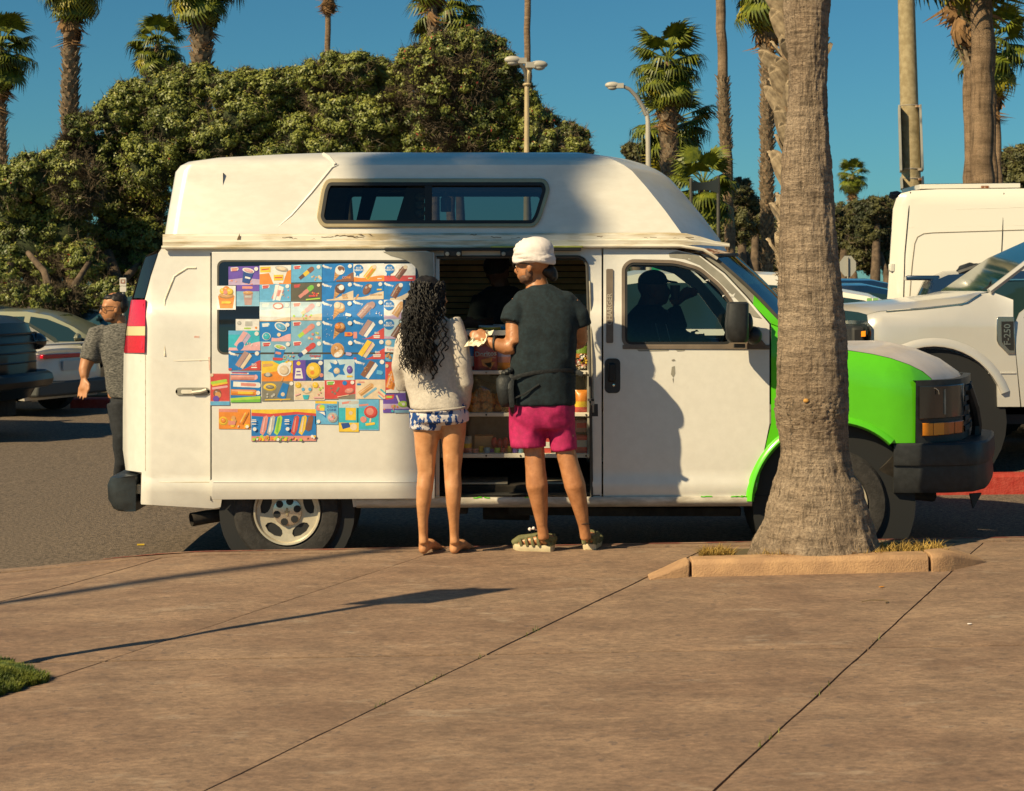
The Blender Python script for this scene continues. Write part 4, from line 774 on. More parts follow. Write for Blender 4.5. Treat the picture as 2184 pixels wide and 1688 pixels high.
# --- wheels
def wheel(hx, hy, D, full=True, parent=van, r=117, name='wheel', sc=330.):
    c = P(hx, hy, D); R = r / sc
    mb = MB(); mb.lathe([(R * .60, .20), (R * .60, .245), (R * .62, .01), (R * .66, -.004), (R * .80, -.012), (R * .93, -.004), (R * .985, .02), (R, .05), (R, .20), (R * .97, .24)], c, 'Y', 56); w = mb.build(name, M_tyre, parent, smooth=35)
    if not full: return w
    mb = MB(); q = R * .62
    mb.lathe([(q, .012), (q * .98, -.008), (q * .93, -.006), (q * .90, .012), (q * .88, .03)], c, 'Y', 56, cap=False)          # rim lip
    # spoke disc with five window openings
    outl = [(q * .90 * math.cos(2 * PI * k / 60), q * .90 * math.sin(2 * PI * k / 60)) for k in range(60)]; holes = []
    for k in range(5):
        a0 = math.radians(90 + 36 + 72 * k); hp = []
        for (rr_, da) in ((.52, -9), (.58, -20), (.68, -24), (.78, -21), (.81, -8), (.81, 8), (.78, 21), (.68, 24), (.58, 20), (.52, 9)):
            a = a0 + math.radians(da); hp.append((q * rr_ * math.cos(a), q * rr_ * math.sin(a)))
        holes.append(hp)
    panel([(x * 1e3, y * 1e3) for x, y in outl], [[(x * 1e3, y * 1e3) for x, y in h_] for h_ in holes], lambda x, y: c + Vector((x / 1e3, .012 + .03 * max(0, 1 - math.hypot(x, y) / 1e3 / q), -y / 1e3)), [], [], .028, mb=mb)
    mb.build('rim', M_rim, w, smooth=35)
    mb = MB(); mb.lathe([(0, -.004), (q * .30, -.003), (q * .42, .004), (q * .44, .03)], c + Vector((0, .008, 0)), 'Y', 40); hc = mb.build('hub_cap', M_cover, w, smooth=35)
    for k in range(6):
        a = math.radians(15 + 60 * k); mb = MB(); mb.lathe([(0, -.004), (.024, -.004), (.026, .02)], c + Vector((q * .31 * math.cos(a), .006, q * .31 * math.sin(a))), 'Y', 10); mb.build('lug_hole', M_trim, hc)
    mb = MB(); mb.box(c + Vector((0, .002, 0)), (.034, .008, .011)); mb.box(c + Vector((0, .0015, 0)), (.013, .008, .05)); mb.build('hub_emblem', M_gold, hc, bevel=.001)
    mb = MB(); mb.lathe([(q * .86, .09), (q * .2, .10), (0, .10)], c, 'Y', 30); mb.build('brake_drum', M_under, w)
    return w
wheel(*hub_r, 11.03); wheel(*hub_f, 11.03)
for hx, hy in (hub_r, hub_f):
    w = wheel(hx, hy, 11.03, False); w.location.y += 1.68
# wheel wells, underbody, rocker, exhaust
for hx, hy in ((612, 1092), (1779, 1076)):
    c = P(hx, hy, 11.06); r = .44 if hx < 1000 else .53
    mb = MB(); mb.lathe([(r, 0.), (r, .5)], c, 'Y', 36); mb.lathe([(r, .5), (0, .5)], c, 'Y', 36); mb.build('wheel_well', M_trim, van, smooth=40)
mb = MB(); mb.box((.0, 12.0, .45), (4.4, 1.5, .08)); mb.box((-.35, 12.0, .36), (.12, 1.7, .1)); mb.tube([Vector((-1.9, 11.9, .40)), Vector((1.8, 11.9, .40))], .05, 8); mb.box((.55, 11.55, .36), (1.15, .5, .16))
mb.tube([P(1030, 1090, 11.5), P(1130, 1092, 11.5)], .06, 10); mb.box(P(1400, 1088, 11.3), (1.1, .2, .06)); mb.build('underbody', M_under, van, bevel=.01)
mb = MB(); mb.ell((-1.45, 12, .37), (.17, .9, .15), 14, 8); mb.build('rear_axle', M_under, van)
mb = MB(); rings = []
for x in list(np.linspace(760, 1604, 20)):
    yo = -4 * (x - 760) / 844; rings.append([P(x, 1062 + yo, 11.03), P(x, 1063 + yo, 10.992), P(x, 1070 + yo, 10.985), P(x, 1079 + yo, 10.995), P(x, 1084 + yo, 11.05)])
mb.loft(rings, False, False); mb.build('door_sill', mat('scuffed_sill_paint', (.55, .50, .42), .4, var=.25, vscale=6, stretch=(1, 1, 4), col2=(.66, .62, .54)), van, smooth=50)
mb = MB(); q = random.Random(11)
for k in range(10):
    x = q.choice([q.uniform(1470, 1600), q.uniform(990, 1220)]); mb.tube([P(x + i * 6, 1063 - 4 * (x - 760) / 844 + q.uniform(-1, 1.5), 10.990) for i in range(int(q.uniform(2, 7)))], .004, 5)
mb.build('green_overspray', M_green, van)
mb = MB(); a = P(403, 1108, 11.12); mb.lathe([(.026, .0), (.036, 0), (.04, .01), (.04, .02), (.036, .10)], P(420, 1110, 11.12), 'X', 20)
tip = P(408, 1109, 11.1); mb2 = MB(); mb2.tube([tip, P(440, 1103, 11.15), P(500, 1096, 11.25)], [.045, .045, .04], 16, cap=False); mb2.tube([tip + Vector((.002, 0, 0)), P(440, 1103, 11.15)], [.038, .038], 16, cap=False)
mb2.build('exhaust_pipe', M_under, van, smooth=60)
# rear bumper
mb = MB(); rings = []
for (y, out_) in ((1010, -.02), (1014, .05), (1030, .07), (1060, .065), (1080, .03), (1085, 0)):
    z = P(0, y, 11.2).z; x0 = P(300, y, 11.2).x; ring = []
    for (dx, Y) in ((0, 11.05), (-.06 - out_, 11.04), (-.12 - out_, 11.08), (-.145 - out_ * .6, 11.2), (-.16 - out_ * .6, 12), (-.145 - out_ * .6, 12.8), (-.12 - out_, 12.92), (0, 12.95)): ring.append(Vector((x0 + dx, Y, z)))
    rings.append(ring)
mb.loft(rings, True, True); mb.build('rear_bumper', mat('dark_bumper_plastic', (.02, .026, .03), .35, var=.3, vscale=10), van, smooth=50)
mb = MB(); mb.tube([P(287, 1014, 11.2), P(300, 1050, 11.2)], .025, 6); mb.box(P(296, 1042, 11.15), (.05, .1, .06)); mb.build('bumper_bracket', M_rim, van)
# --- inside
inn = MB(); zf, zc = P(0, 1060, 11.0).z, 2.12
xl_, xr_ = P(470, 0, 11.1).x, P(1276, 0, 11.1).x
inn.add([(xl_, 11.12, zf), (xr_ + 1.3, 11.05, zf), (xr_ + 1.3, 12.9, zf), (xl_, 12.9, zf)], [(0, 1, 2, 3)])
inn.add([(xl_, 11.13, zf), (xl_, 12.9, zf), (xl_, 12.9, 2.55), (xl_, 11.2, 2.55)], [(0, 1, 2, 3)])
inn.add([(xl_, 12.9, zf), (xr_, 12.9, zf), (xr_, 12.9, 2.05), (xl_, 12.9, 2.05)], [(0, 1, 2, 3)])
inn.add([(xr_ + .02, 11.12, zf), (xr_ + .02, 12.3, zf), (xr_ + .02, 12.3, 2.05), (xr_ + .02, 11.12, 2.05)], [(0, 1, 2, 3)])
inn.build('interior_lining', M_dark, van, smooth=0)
M_slat = mat('brown_blind_slat', (.58, .40, .18), .6, var=.15)
bl = MB(); bl.box(P(1094, 560, 12.6), (1.28, .03, .03)); bl = bl.build('window_blind', M_slat, van)
for k in range(11):
    mb = MB(); mb.box(P(1094, 573 + 13.2 * k, 12.6), (1.28, .012, .042), (math.radians(-28), 0, 0)); mb.build('slat', M_slat, bl, smooth=0, bevel=.003)
mb = MB(); mb.box(P(1240, 700, 12.5), (.34, .03, .5)); mb.build('inner_panel', mat('off_white_panel', (.5, .48, .4), .7), van)
for X in (P(1400, 0, 11.4).x, ):
    for Y in (11.5, 12.5):
        mb = MB(); mb.box((X, Y, .82), (.5, .5, .16)); mb.box((X - .27, Y, 1.2), (.16, .48, .75), (0, math.radians(-10), 0)); mb.box((X - .33, Y, 1.68), (.1, .28, .2), (0, math.radians(-10), 0)); mb.build('cab_seat', M_dkgrey, van, bevel=.05, segs=3)
mb = MB(); mb.box(P(1660, 752, 12), (.45, 1.7, .35)); mb.build('dashboard', M_black, van, bevel=.06)
mb = MB(); c = P(1560, 706, 11.55); mb.tube([c + Vector((math.sin(a) * .07, math.cos(a) * .19, math.sin(a) * .18)) for a in np.linspace(0, 2 * PI, 25)], .015, 6); mb.build('steering_wheel', M_black, van)
# ------------------------------------------------------------------ people
M_skin1 = mat('tan_skin', (.43, .18, .072), .42, var=.16, vscale=16, col2=(.50, .225, .10), bump=.08, bscale=90)
M_skin2 = mat('warm_skin', (.55, .25, .105), .42, var=.12, vscale=14, col2=(.60, .30, .14), bump=.06, bscale=90)
M_skin3 = mat('olive_skin', (.42, .19, .085), .5, var=.1, vscale=8)
M_hair = mat('black_hair', (.010, .008, .007), .55, var=.4, vscale=30)
M_beard = mat('beard_stubble', (.13, .062, .034), .7, var=.4, vscale=60)
M_tee = mat('charcoal_teal_tee', (.006, .016, .022), .9, var=.35, vscale=40, bump=.12, bscale=150)
M_pouch = mat('black_nylon', (.012, .015, .017), .6, var=.3, vscale=40, bump=.2, bscale=90)
M_turb = mat('white_headwrap_cloth', (.72, .66, .64), .85, var=.05, vscale=12, bump=.15, bscale=120)
M_short = mat('magenta_shorts', (.41, .011, .10), .8, var=.18, vscale=30, bump=.15, bscale=150)
M_sweat = mat('oatmeal_sweatshirt', (.52, .47, .41), .95, var=.10, vscale=60, bump=.25, bscale=200)
M_sole = mat('cream_rubber_sole', (.52, .44, .28), .7, var=.1, vscale=20)
M_olive = mat('olive_webbing', (.13, .125, .05), .8, var=.2, vscale=30)
M_ora = mat('gum_rubber', (.45, .22, .04), .6)
M_spec = mat('dark_spectacle_frame', (.02, .018, .016), .3)
M_heather = None
def heather():
    m = mat('heathered_grey_jersey', (.06, .06, .056), .95, var=.3, vscale=75, stretch=(.6, .6, 2.2), col2=(.21, .20, .18), thr=(.40, .66), bump=.1, bscale=120); return m
def floral():
    m = mat('blue_leaf_print', (.006, .07, .30), .8, var=.2, vscale=17, stretch=(1.6, 1, .9), col2=(.66, .62, .62), thr=(.49, .52), detail=3); return m
def figure(D0):
    def J(x, y, d=0.): return P(x, y, D0 + d)
    return J
def rings_body(mb, J, rows, n=22, sq=.8):
    """stack of rounded cross-sections: rows of (y, left x, right x, depth offset, half depth m)"""
    R = []
    for y, xl, xr, d, hd in rows:
        c = J((xl + xr) / 2, y, d); w = (J(xr, y, d) - J(xl, y, d)).length / 2
        R.append([Vector((c.x + w * math.copysign(abs(math.cos(t)) ** sq, math.cos(t)), c.y + hd * math.copysign(abs(math.sin(t)) ** sq, math.sin(t)), c.z)) for t in np.linspace(0, 2 * PI, n, endpoint=False)])
    mb.loft(R, True, True)
def hand(mb, w, d, side, k=1., curl=.5, spread=1.):
    """a palm and five bent fingers: w wrist, d pointing direction, side towards the thumb"""
    d = Vector(d).normalized(); s = Vector(side); s = (s - d * s.dot(d)).normalized(); n = d.cross(s)
    mb.tube([w - d * .01 * k, w + d * .03 * k, w + d * .065 * k, w + d * .09 * k], [.024 * k, .033 * k, .037 * k, .034 * k], 10, flat=.5, up=n)
    for i, (o, L) in enumerate(((.028, .068), (.010, .078), (-.009, .073), (-.026, .058))):
        b = w + d * .085 * k + s * o * k * spread; pts = [b - d * .02 * k]; v = d + s * o * 3 * spread; v.normalize(); p = b
        for j in range(3):
            p = p + v * L * k * (.45, .32, .25)[j]; pts.append(p); ca = curl * (.35, .6, .5)[j]; v = (v * math.cos(ca) + n * math.sin(ca)).normalized()
        mb.tube(pts, [.0095 * k, .0092 * k, .0085 * k, .0065 * k], 7)
    b = w + d * .03 * k + s * .025 * k; mb.tube([b, b + (s * .8 + d * .7) * .035 * k, b + (s * .55 + d) * .06 * k, b + (s * .3 + d) * .078 * k], [.014 * k, .0115 * k, .010 * k, .007 * k], 7)
def head(mb, c, face, up, k=1., nose=True, jaw=1.):
    """skull, jaw, brow, nose, lips, ears; face = looking direction"""
    f = Vector(face).normalized(); u = Vector(up); u = (u - f * u.dot(f)).normalized(); s = f.cross(u); R = Matrix((f, s, u)).transposed()
    at = lambda a, b, e: c + f * a * k + s * b * k + u * e * k
    mb.ell(at(-.012, 0, .03), (.098 * k, .077 * k, .092 * k), 24, 16, R); mb.ell(at(.022, 0, -.035), (.068 * k, .062 * k * jaw, .082 * k), 20, 14, R)
    mb.ell(at(.055, 0, -.083), (.030 * k, .032 * k * jaw, .026 * k), 12, 8, R); mb.ell(at(.066, 0, .02), (.03 * k, .058 * k, .02 * k), 12, 8, R)
    mb.tube([at(.082, 0, .012), at(.102, 0, -.018), at(.108, 0, -.030), at(.088, 0, -.037)], [.010 * k, .013 * k, .016 * k, .012 * k], 8)
    mb.ell(at(.082, 0, -.057), (.018 * k, .026 * k, .009 * k), 10, 6, R); mb.ell(at(.080, 0, -.068), (.017 * k, .024 * k, .009 * k), 10, 6, R)
    for q in (-1, 1):
        mb.ell(at(-.008, q * .078, -.018), (.018 * k, .009 * k, .032 * k), 10, 8, R); mb.ell(at(.072, q * .03, -.006), (.02 * k, .02 * k, .014 * k), 8, 6, R)
    return at, R
def spectacles(at, k, parent):
    mb = MB()
    for q in (-1, 1):
        mb.tube([at(.100, q * (.034 + .026 * math.cos(a)), .004 + .020 * math.sin(a)) for a in np.linspace(0, 2 * PI, 15)], .0032 * k, 5); mb.tube([at(.099, q * .060, .012), at(.05, q * .079, .014), at(-.01, q * .080, .006)], .0032 * k, 5)
    mb.tube([at(.102, -.010, .008), at(.104, 0, .011), at(.102, .010, .008)], .0032 * k, 5); return mb.build('spectacles', M_spec, parent, smooth=60)
# ===== man in the white head wrap
J = figure(10.5)
man = thing('person', 'person in a white head wrap, dark tee and magenta shorts, back turned', 'person', (.25, 10.55, .155))
mb = MB()
at, R = head(mb, J(1135, 566, 0), (-.93, .33, -.05), (0, 0, 1), 1.03)
mb.tube([J(1142, 575, .02), J(1145, 598, .02), J(1148, 630, .02)], [.062, .062, .09], 14)
rings_body(mb, J, [(622, 1105, 1200, 0, .07), (650, 1098, 1222, 0, .10), (720, 1100, 1226, 0, .12), (800, 1092, 1222, 0, .13), (860, 1092, 1222, 0, .12), (885, 1100, 1216, .0, .09)])
mb.tube([J(1112, 642, -.01), J(1098, 690, -.05), J(1096, 736, -.09)], [.062, .060, .052], 12)       # near upper arm
mb.tube([J(1097, 738, -.09), J(1078, 741, -.08), J(1050, 732, -.08), J(1042, 728, -.08)], [.053, .050, .036, .028], 12)
hand(mb, J(1043, 728, -.08), (-.9, .15, .35), (0, .3, 1), .86, 1.0)
mb.tube([J(1215, 645, 0), J(1234, 690, .0), J(1238, 730, .04)], [.06, .054, .047], 12); mb.tube([J(1238, 728, .04), J(1215, 738, .18), J(1185, 736, .28)], [.047, .04, .028], 12)
hand(mb, J(1185, 736, .28), (-1, .1, .2), (0, .2, 1), .86, .8)
mb.tube([J(1128, 870, .0), J(1132, 930, .01), J(1140, 965, .0), J(1142, 1000, -.015), J(1145, 1035, -.02), J(1152, 1085, .01), J(1156, 1122, .03), J(1160, 1150, .04)], [.085, .074, .064, .063, .069, .050, .034, .036], 16)
mb.tube([J(1190, 870, .0), J(1195, 930, .01), J(1206, 962, .0), J(1216, 1000, -.015), J(1226, 1035, -.02), J(1238, 1085, .01), J(1245, 1122, .03), J(1250, 1150, .05)], [.080, .068, .062, .062, .067, .048, .034, .036], 16)
def foot_in(mb, h, t):
    h, t = Vector(h), Vector(t); u = Vector((0, 0, 1)); mb.tube([h - (t - h) * .02 + u * .07, h.lerp(t, .18) + u * .075, h.lerp(t, .5) + u * .062, h.lerp(t, .8) + u * .05, h.lerp(t, .95) + u * .044], [.030, .035, .032, .030, .018], 10, flat=1.1)
a1, b1 = J(1180, 0, .09), J(1096, 0, .16); F1 = ((a1.x, 10.585, szf(a1.x, 10.6)), (b1.x, 10.66, szf(b1.x, 10.6))); a2 = J(1257, 0, .1); F2 = ((a2.x, 10.60, szf(a2.x, 10.6)), (a2.x + .05, 10.83, szf(a2.x, 10.6) + .002))
foot_in(mb, *F1); foot_in(mb, *F2)
for (kx, ky, ax_, ay) in ((1137, 968, 1152, 1110), (1206, 966, 1242, 1110)):
    for e in (-1, 1):
        c_ = J(kx + (ax_ - kx) * .42 + e * 8, ky + (ay - ky) * (.42 + .04 * e), -.030); mb.ell(c_, (.033, .036, .085), 12, 10)
        mb.tube([J(kx + e * 13, ky - 40, -.05), J(kx + e * 15, ky - 6, -.044), J(kx + e * 12, ky + 22, -.036)], [.016, .013, .012], 6)
body_ = fuse(mb, 'body', M_skin1, man, .009)
mb = MB(); rings_body(mb, J, [(608, 1128, 1172, .01, .066), (618, 1116, 1190, .01, .085), (632, 1100, 1214, 0, .10), (655, 1094, 1232, 0, .125), (700, 1093, 1232, -.01, .145), (760, 1089, 1229, -.01, .15), (800, 1086, 1226, -.01, .155), (835, 1084, 1226, 0, .155), (862, 1082, 1227, .0, .155)])
mb.ell(J(1118, 640, 0), (.075, .085, .06), 12, 8); mb.ell(J(1206, 642, 0), (.07, .08, .058), 12, 8); mb.tube([J(1132, 640, -.0), J(1112, 652, -.02), J(1098, 668, -.045), J(1091, 690, -.065)], [.06, .072, .077, .079], 14); mb.tube([J(1196, 642, 0), J(1216, 652, 0), J(1231, 672, .0), J(1238, 697, .01)], [.055, .066, .070, .070], 14)
tee = fuse(mb, 'tee_shirt', M_tee, man, .011, .013, 6.5)
mb = MB(); rings_body(mb, J, [(838, 1090, 1222, .0, .14), (880, 1086, 1225, 0, .145), (898, 1088, 1226, 0, .135), (914, 1094, 1222, 0, .115)])
mb.tube([J(1127, 870, 0), J(1125, 910, 0), J(1127, 955, -.005)], [.118, .112, .112], 18); mb.tube([J(1190, 870, 0), J(1197, 910, 0), J(1203, 961, -.005)], [.105, .088, .080], 18)
fuse(mb, 'shorts', M_short, man, .011, .011, 7.5)
for (x, y, r) in ((1127, 953, .113), (1203, 960, .081)):
    pass
# head wrap: cap plus twisted bands of cloth
mb = MB(); RW = Euler((0, math.radians(-12), 0)).to_matrix(); mb.ell(J(1139, 538, .0), (.124, .115, .094), 26, 16, RW)
cap_c = J(1139, 548, 0)
for k in range(7):
    tilt = math.radians(10 + 7 * k); zz = -.028 + .017 * k; q = 1 - (max(0, zz + .005) / .10) ** 2 * .8
    pts = [cap_c + Vector((.121 * q * math.cos(a), .110 * q * math.sin(a), zz - .30 * .12 * math.cos(a) * math.sin(tilt) + .008 * math.sin(3 * a + k))) for a in np.linspace(0, 2 * PI, 30)]
    mb.tube(pts, [.013 + .004 * math.sin(i * .9 + k * 2) for i in range(30)], 7, cap=False)
fuse(mb, 'head_wrap', M_turb, man, .006, .002, 20, 2)
mb = MB(); mb.ell(J(1174, 580, .0), (.042, .05, .040), 12, 9); mb.ell(J(1181, 590, .0), (.028, .04, .03), 10, 7); mb.ell(J(1163, 578, 0), (.03, .06, .03), 10, 7); fuse(mb, 'hair_bun', M_hair, man, .008, .006, 24)
mb = MB(); mb.ell(at(.028, .0, -.075), (.056, .067, .040), 16, 10, R); mb.ell(at(.004, -.052, -.045), (.025, .022, .04), 12, 8, R); mb.ell(at(.004, .052, -.045), (.025, .022, .04), 12, 8, R); mb.ell(at(.085, 0, -.047), (.016, .03, .006), 8, 6, R)
fuse(mb, 'beard', M_beard, man, .006, .002, 40)
spectacles(at, 1, man)
# wrist watch, pouch, straps
mb = MB(); w = J(1056, 732, -.08); mb.tube([w + Vector((.010 * math.cos(a) - .0 * math.sin(a), .036 * math.cos(a) * .9, .041 * math.sin(a))) for a in np.linspace(0, 2 * PI, 20)], .009, 6); mb.build('wrist_watch', M_pouch, man)
mb = MB(); rings_body(mb, J, [(800, 1066, 1092, -.10, .035), (808, 1058, 1096, -.11, .05), (830, 1058, 1094, -.11, .055), (858, 1064, 1092, -.11, .05), (868, 1070, 1088, -.10, .03)]); po = mb.build('belt_pouch', M_pouch, man, smooth=50)
mb = MB(); mb.tube([J(1092, 800, -.13), J(1089, 830, -.17), J(1092, 868, -.16), J(1094, 882, -.12)], [.018, .020, .018, .008], 6, flat=.4); mb.build('pouch_strap', M_pouch, po)
mb = MB()
for k in range(5): mb.ell(J(1076 + 6 * k % 17, 796 - 3 * k % 9, -.10 - .006 * k), (.022, .022, .018), 8, 6)
mb.build('strap_knot', M_pouch, po)
mb = MB(); pts = [(1086, 812, -.135), (1104, 803, -.165), (1140, 795, -.172), (1180, 791, -.170), (1214, 790, -.125), (1232, 793, -.05), (1233, 793, .05)]
mb.tube([J(*p) for p in pts], .013, 6, flat=.35, up=(0, 1, 0)); mb.tube([J(1224, 790, -.08), J(1236, 796, -.09), J(1243, 799, -.09)], .017, 6, flat=.3, up=(0, 1, 0))
mb.tube([J(1092, 852, -.15), J(1120, 840, -.165), J(1150, 820, -.17)], .006, 5); mb.build('waist_strap', M_pouch, man)
# sandals
def sandal(heel, toe, k=1., side=1):
    h, t = Vector(heel), Vector(toe); d = (t - h).normalized(); s = Vector((0, 0, 1)).cross(d); u = Vector((0, 0, 1)); L = (t - h).length; rt = MB(); ri = []
    prof = [(-.01, .028, .0), (0.03, .041, 0), (.3, .040, 0), (.55, .044, 0), (.75, .049, 0), (.92, .040, .004), (1.0, .018, .010)]
    bot = [[h + d * L * a + s * w * e + u * (z0 + 0) for a, w, z0 in prof] for e in (1,)][0]
    def outline(z, k2): return [h + d * L * a + s * w * k2 + u * (z + z0) for a, w, z0 in prof] + [h + d * L * a - s * w * k2 + u * (z + z0) for a, w, z0 in reversed(prof)]
    mb = MB(); mb.loft([outline(.0, .95), outline(.012, 1.02), outline(.03, 1.05), outline(.038, .98)]); so_ = mb.build('sandal_sole', M_sole, man, smooth=40)
    mb = MB(); mb.loft([outline(-.002, .85), outline(.004, .97)]); mb.build('outsole', M_ora, so_, smooth=40)
    mb = MB(); f = lambda a, b, z: h + d * L * a + s * b + u * z
    for e in (-1, 1):
        for a in (.30, .45, .60, .75): mb.tube([f(a, e * .050, .035), f(a + .03, e * .052, .062), f(a + .06, e * .034, .094 - .028 * a), f(a + .08, 0, .100 - .034 * a)], .0095, 6, flat=.6)
        mb.tube([f(-.04, e * .022, .075), f(.05, e * .042, .085), f(.2, e * .048, .088), f(.34, e * .042, .095)], .017, 6, flat=.6); mb.tube([f(.02, e * .036, .036), f(.10, e * .047, .07), f(.2, e * .05, .09)], .012, 6, flat=.6)
    mb.tube([f(.30, 0, .102), f(.55, 0, .088), f(.84, 0, .070), f(.99, 0, .040)], [.017, .018, .026, .027], 8, flat=1.3)
    mb.tube([f(-.015, -.026, .07), f(-.025, 0, .085), f(-.015, .026, .07)], .016, 6); mb.tube([f(-.02, 0, .04), f(-.028, 0, .11)], .008, 6); mb.tube([f(-.0, -.03, .04), f(-.01, -.03, .08)], .010, 6); mb.tube([f(-.0, .03, .04), f(-.01, .03, .08)], .010, 6)
    mb.build('sandal_upper', M_olive, man, smooth=60)
hz_ = lambda x, d: szf(x, 10.6 + d)
sandal(*F1); sandal(*F2)
mb = MB(); q = J(1247, 1119, .025); mb.tube([q + Vector((.037 * math.cos(a), .037 * math.sin(a), -.008 * math.sin(a))) for a in np.linspace(0, 2 * PI, 16)], .003, 5); mb.build('anklet', M_pouch, man)
mb = MB(); mb.tube([J(1160, 1142, .08), J(1146, 1131, .06), J(1132, 1128, .05)], .003, 5); mb.ell(J(1130, 1129, .05), .011, 8, 6); mb.ell(J(1138, 1127, .05), .010, 8, 6); mb.build('lace_toggle', M_turb, man)
# ===== woman in the oatmeal sweatshirt
J = figure(10.5)
wom = thing('person', 'barefoot person with long curly black hair in an oatmeal sweatshirt and blue leaf print shorts', 'person', (-.45, 10.55, .14))
mb = MB()
at, R = head(mb, J(920, 633, .02), (.86, .50, .0), (0, 0, 1), .97, jaw=.93)
mb.tube([J(918, 650, .0), J(915, 672, 0), J(912, 700, 0)], [.05, .05, .08], 12)
rings_body(mb, J, [(690, 872, 960, 0, .06), (740, 865, 985, 0, .085), (800, 868, 985, 0, .09), (850, 878, 985, 0, .10), (880, 884, 988, -.01, .11), (902, 890, 984, 0, .09)])
mb.tube([J(909, 885, -.01), J(910, 925, -.005), J(908, 970, .0), J(909, 1008, .0), J(906, 1040, -.018), J(903, 1072, -.015), J(902, 1110, .01), J(903, 1142, .03), J(904, 1160, .03)], [.094, .081, .065, .054, .053, .046, .033, .029, .031], 16)
mb.tube([J(964, 885, -.01), J(967, 925, -.005), J(966, 970, .0), J(965, 1008, .0), J(967, 1040, -.018), J(967, 1072, -.015), J(968, 1110, .01), J(969, 1142, .03), J(970, 1160, .03)], [.094, .077, .063, .053, .053, .046, .033, .029, .031], 16)
for (kx, ky, ax_, ay) in ((909, 1008, 902, 1130), (965, 1008, 968, 1130)):
    for e in (-1, 1):
        mb.ell(J(kx + (ax_ - kx) * .35 + e * 6, ky + (ay - ky) * (.36 + .04 * e), -.026), (.026, .028, .068), 12, 10); mb.tube([J(kx + e * 11, ky - 36, -.046), J(kx + e * 12, ky - 4, -.040), J(kx + e * 9, ky + 20, -.034)], [.013, .011, .010], 6)
for x in (903, 969):
    z = szf(-.5, 10.6); b0 = Vector((J(x, 0, .04).x, 10.56, z + .032)); mb.ell(b0, (.033, .04, .034), 12, 8); mb.tube([b0, b0 + Vector((.002, -.002, .07))], [.034, .030], 10)
    tt = b0 + Vector((.085, .20, -.012)); mb.tube([b0 + Vector((0, 0, .008)), b0.lerp(tt, .45) + Vector((0, 0, .024)), b0.lerp(tt, .8), tt], [.032, .034, .028, .016], 10, flat=1.15)
    for i in range(5): tb = b0.lerp(tt, .86) + Vector((.036 - .017 * i, -.008 * i, -.008)); mb.tube([tb, tb + Vector((.022, .045 - .004 * i, -.004))], [.010 - .0008 * i, .008 - .0008 * i], 6)
mb.tube([J(984, 850, .06), J(975, 862, .12)], .03, 8)
fuse(mb, 'body', M_skin2, wom, .008, smooth_it=8)
mb = MB(); rings_body(mb, J, [(668, 897, 940, 0, .06), (682, 880, 960, 0, .085), (700, 868, 970, 0, .10), (740, 860, 975, 0, .112), (790, 861, 976, 0, .115), (830, 866, 980, 0, .12), (852, 873, 988, -.012, .133), (872, 876, 990, -.02, .138)])
mb.tube([J(962, 686, -.02), J(978, 730, -.06), J(986, 775, -.07), J(992, 815, -.05), J(990, 850, .02), J(984, 868, .08)], [.066, .060, .055, .050, .046, .045], 14)
mb.tube([J(880, 690, .02), J(860, 735, .04), J(852, 780, .06), J(860, 830, .12)], [.06, .054, .05, .045], 12)
sw = fuse(mb, 'sweatshirt', M_sweat, wom, .010, .007, 6.5, 8)
mb = MB(); c0 = J(934, 868, -.02)
mb.tube([Vector((c0.x + .172 * math.cos(a), c0.y + .146 * math.sin(a), c0.z + .012 * math.cos(a) - .012)) for a in np.linspace(0, 2 * PI, 40)], .007, 8, cap=False); mb.build('hem_band', M_sweat, sw)
mb = MB(); rings_body(mb, J, [(860, 878, 990, -.01, .125), (885, 876, 995, -.015, .138), (900, 878, 994, -.01, .134)])
mb.tube([J(909, 880, -.01), J(908, 916, -.008)], [.105, .101], 16); mb.tube([J(964, 880, -.01), J(967, 903, -.008)], [.103, .098], 16); fuse(mb, 'shorts', floral(), wom, .009, .003, 12)
# curly hair: dark mass plus long ringlets
mb = MB(); mb.ell(J(910, 629, -.01), (.106, .110, .114), 20, 14); mb.tube([J(904, 640, -.05), J(892, 680, -.09), J(884, 712, -.10), J(882, 735, -.10)], [.10, .105, .085, .04], 16, flat=.7)
hairm = fuse(mb, 'hair', M_hair, wom, .012, .012, 26)
q = random.Random(4); mb = MB()
for k in range(640):
    a = q.uniform(-2.9, -.05) if k % 5 else q.uniform(-.3, .5); r0 = q.uniform(.86, 1.02)
    top = J(912, 630, -.01) + Vector((.11 * r0 * math.cos(a), .12 * r0 * math.sin(a), q.uniform(-.06, .09)))
    ln = q.uniform(.22, .46); ex = J(q.gauss(888, 15), 0, q.uniform(-.25, -.09)); pts = []; ph = q.uniform(0, 6); w = q.uniform(.005, .016); fr = q.uniform(9, 17); NN = 26
    for i in range(NN):
        t = i / (NN - 1); x = top.x + (ex.x - top.x) * min(1, t * 1.25); y = top.y + (ex.y - top.y) * min(1, t * 1.3) - .02 * math.sin(t * 3); z = top.z - ln * t * (1.0 if t > .1 else 1)
        pts.append(Vector((x + w * math.cos(fr * t * 3 + ph) * min(1, 4 * t), y + w * math.sin(fr * t * 3 + ph), z)))
    mb.tube(pts, [.0046 * (1 - .5 * i / NN) for i in range(NN)], 3)
for k in range(9):
    x0 = 948 - 4 * k; pts = []; ph = q.uniform(0, 6); ln = q.uniform(.2, .36)
    for i in range(22): t = i / 21; v = J(x0 - 5 + 10 * math.sin(t * 2 + k), 690, -.13); pts.append(Vector((v.x + .012 * math.cos(16 * t * 2 + ph), v.y + .008 * math.sin(20 * t + ph), J(0, 640, 0).z - .04 - ln * t * 1.3)))
    mb.tube(pts, .0045, 4)
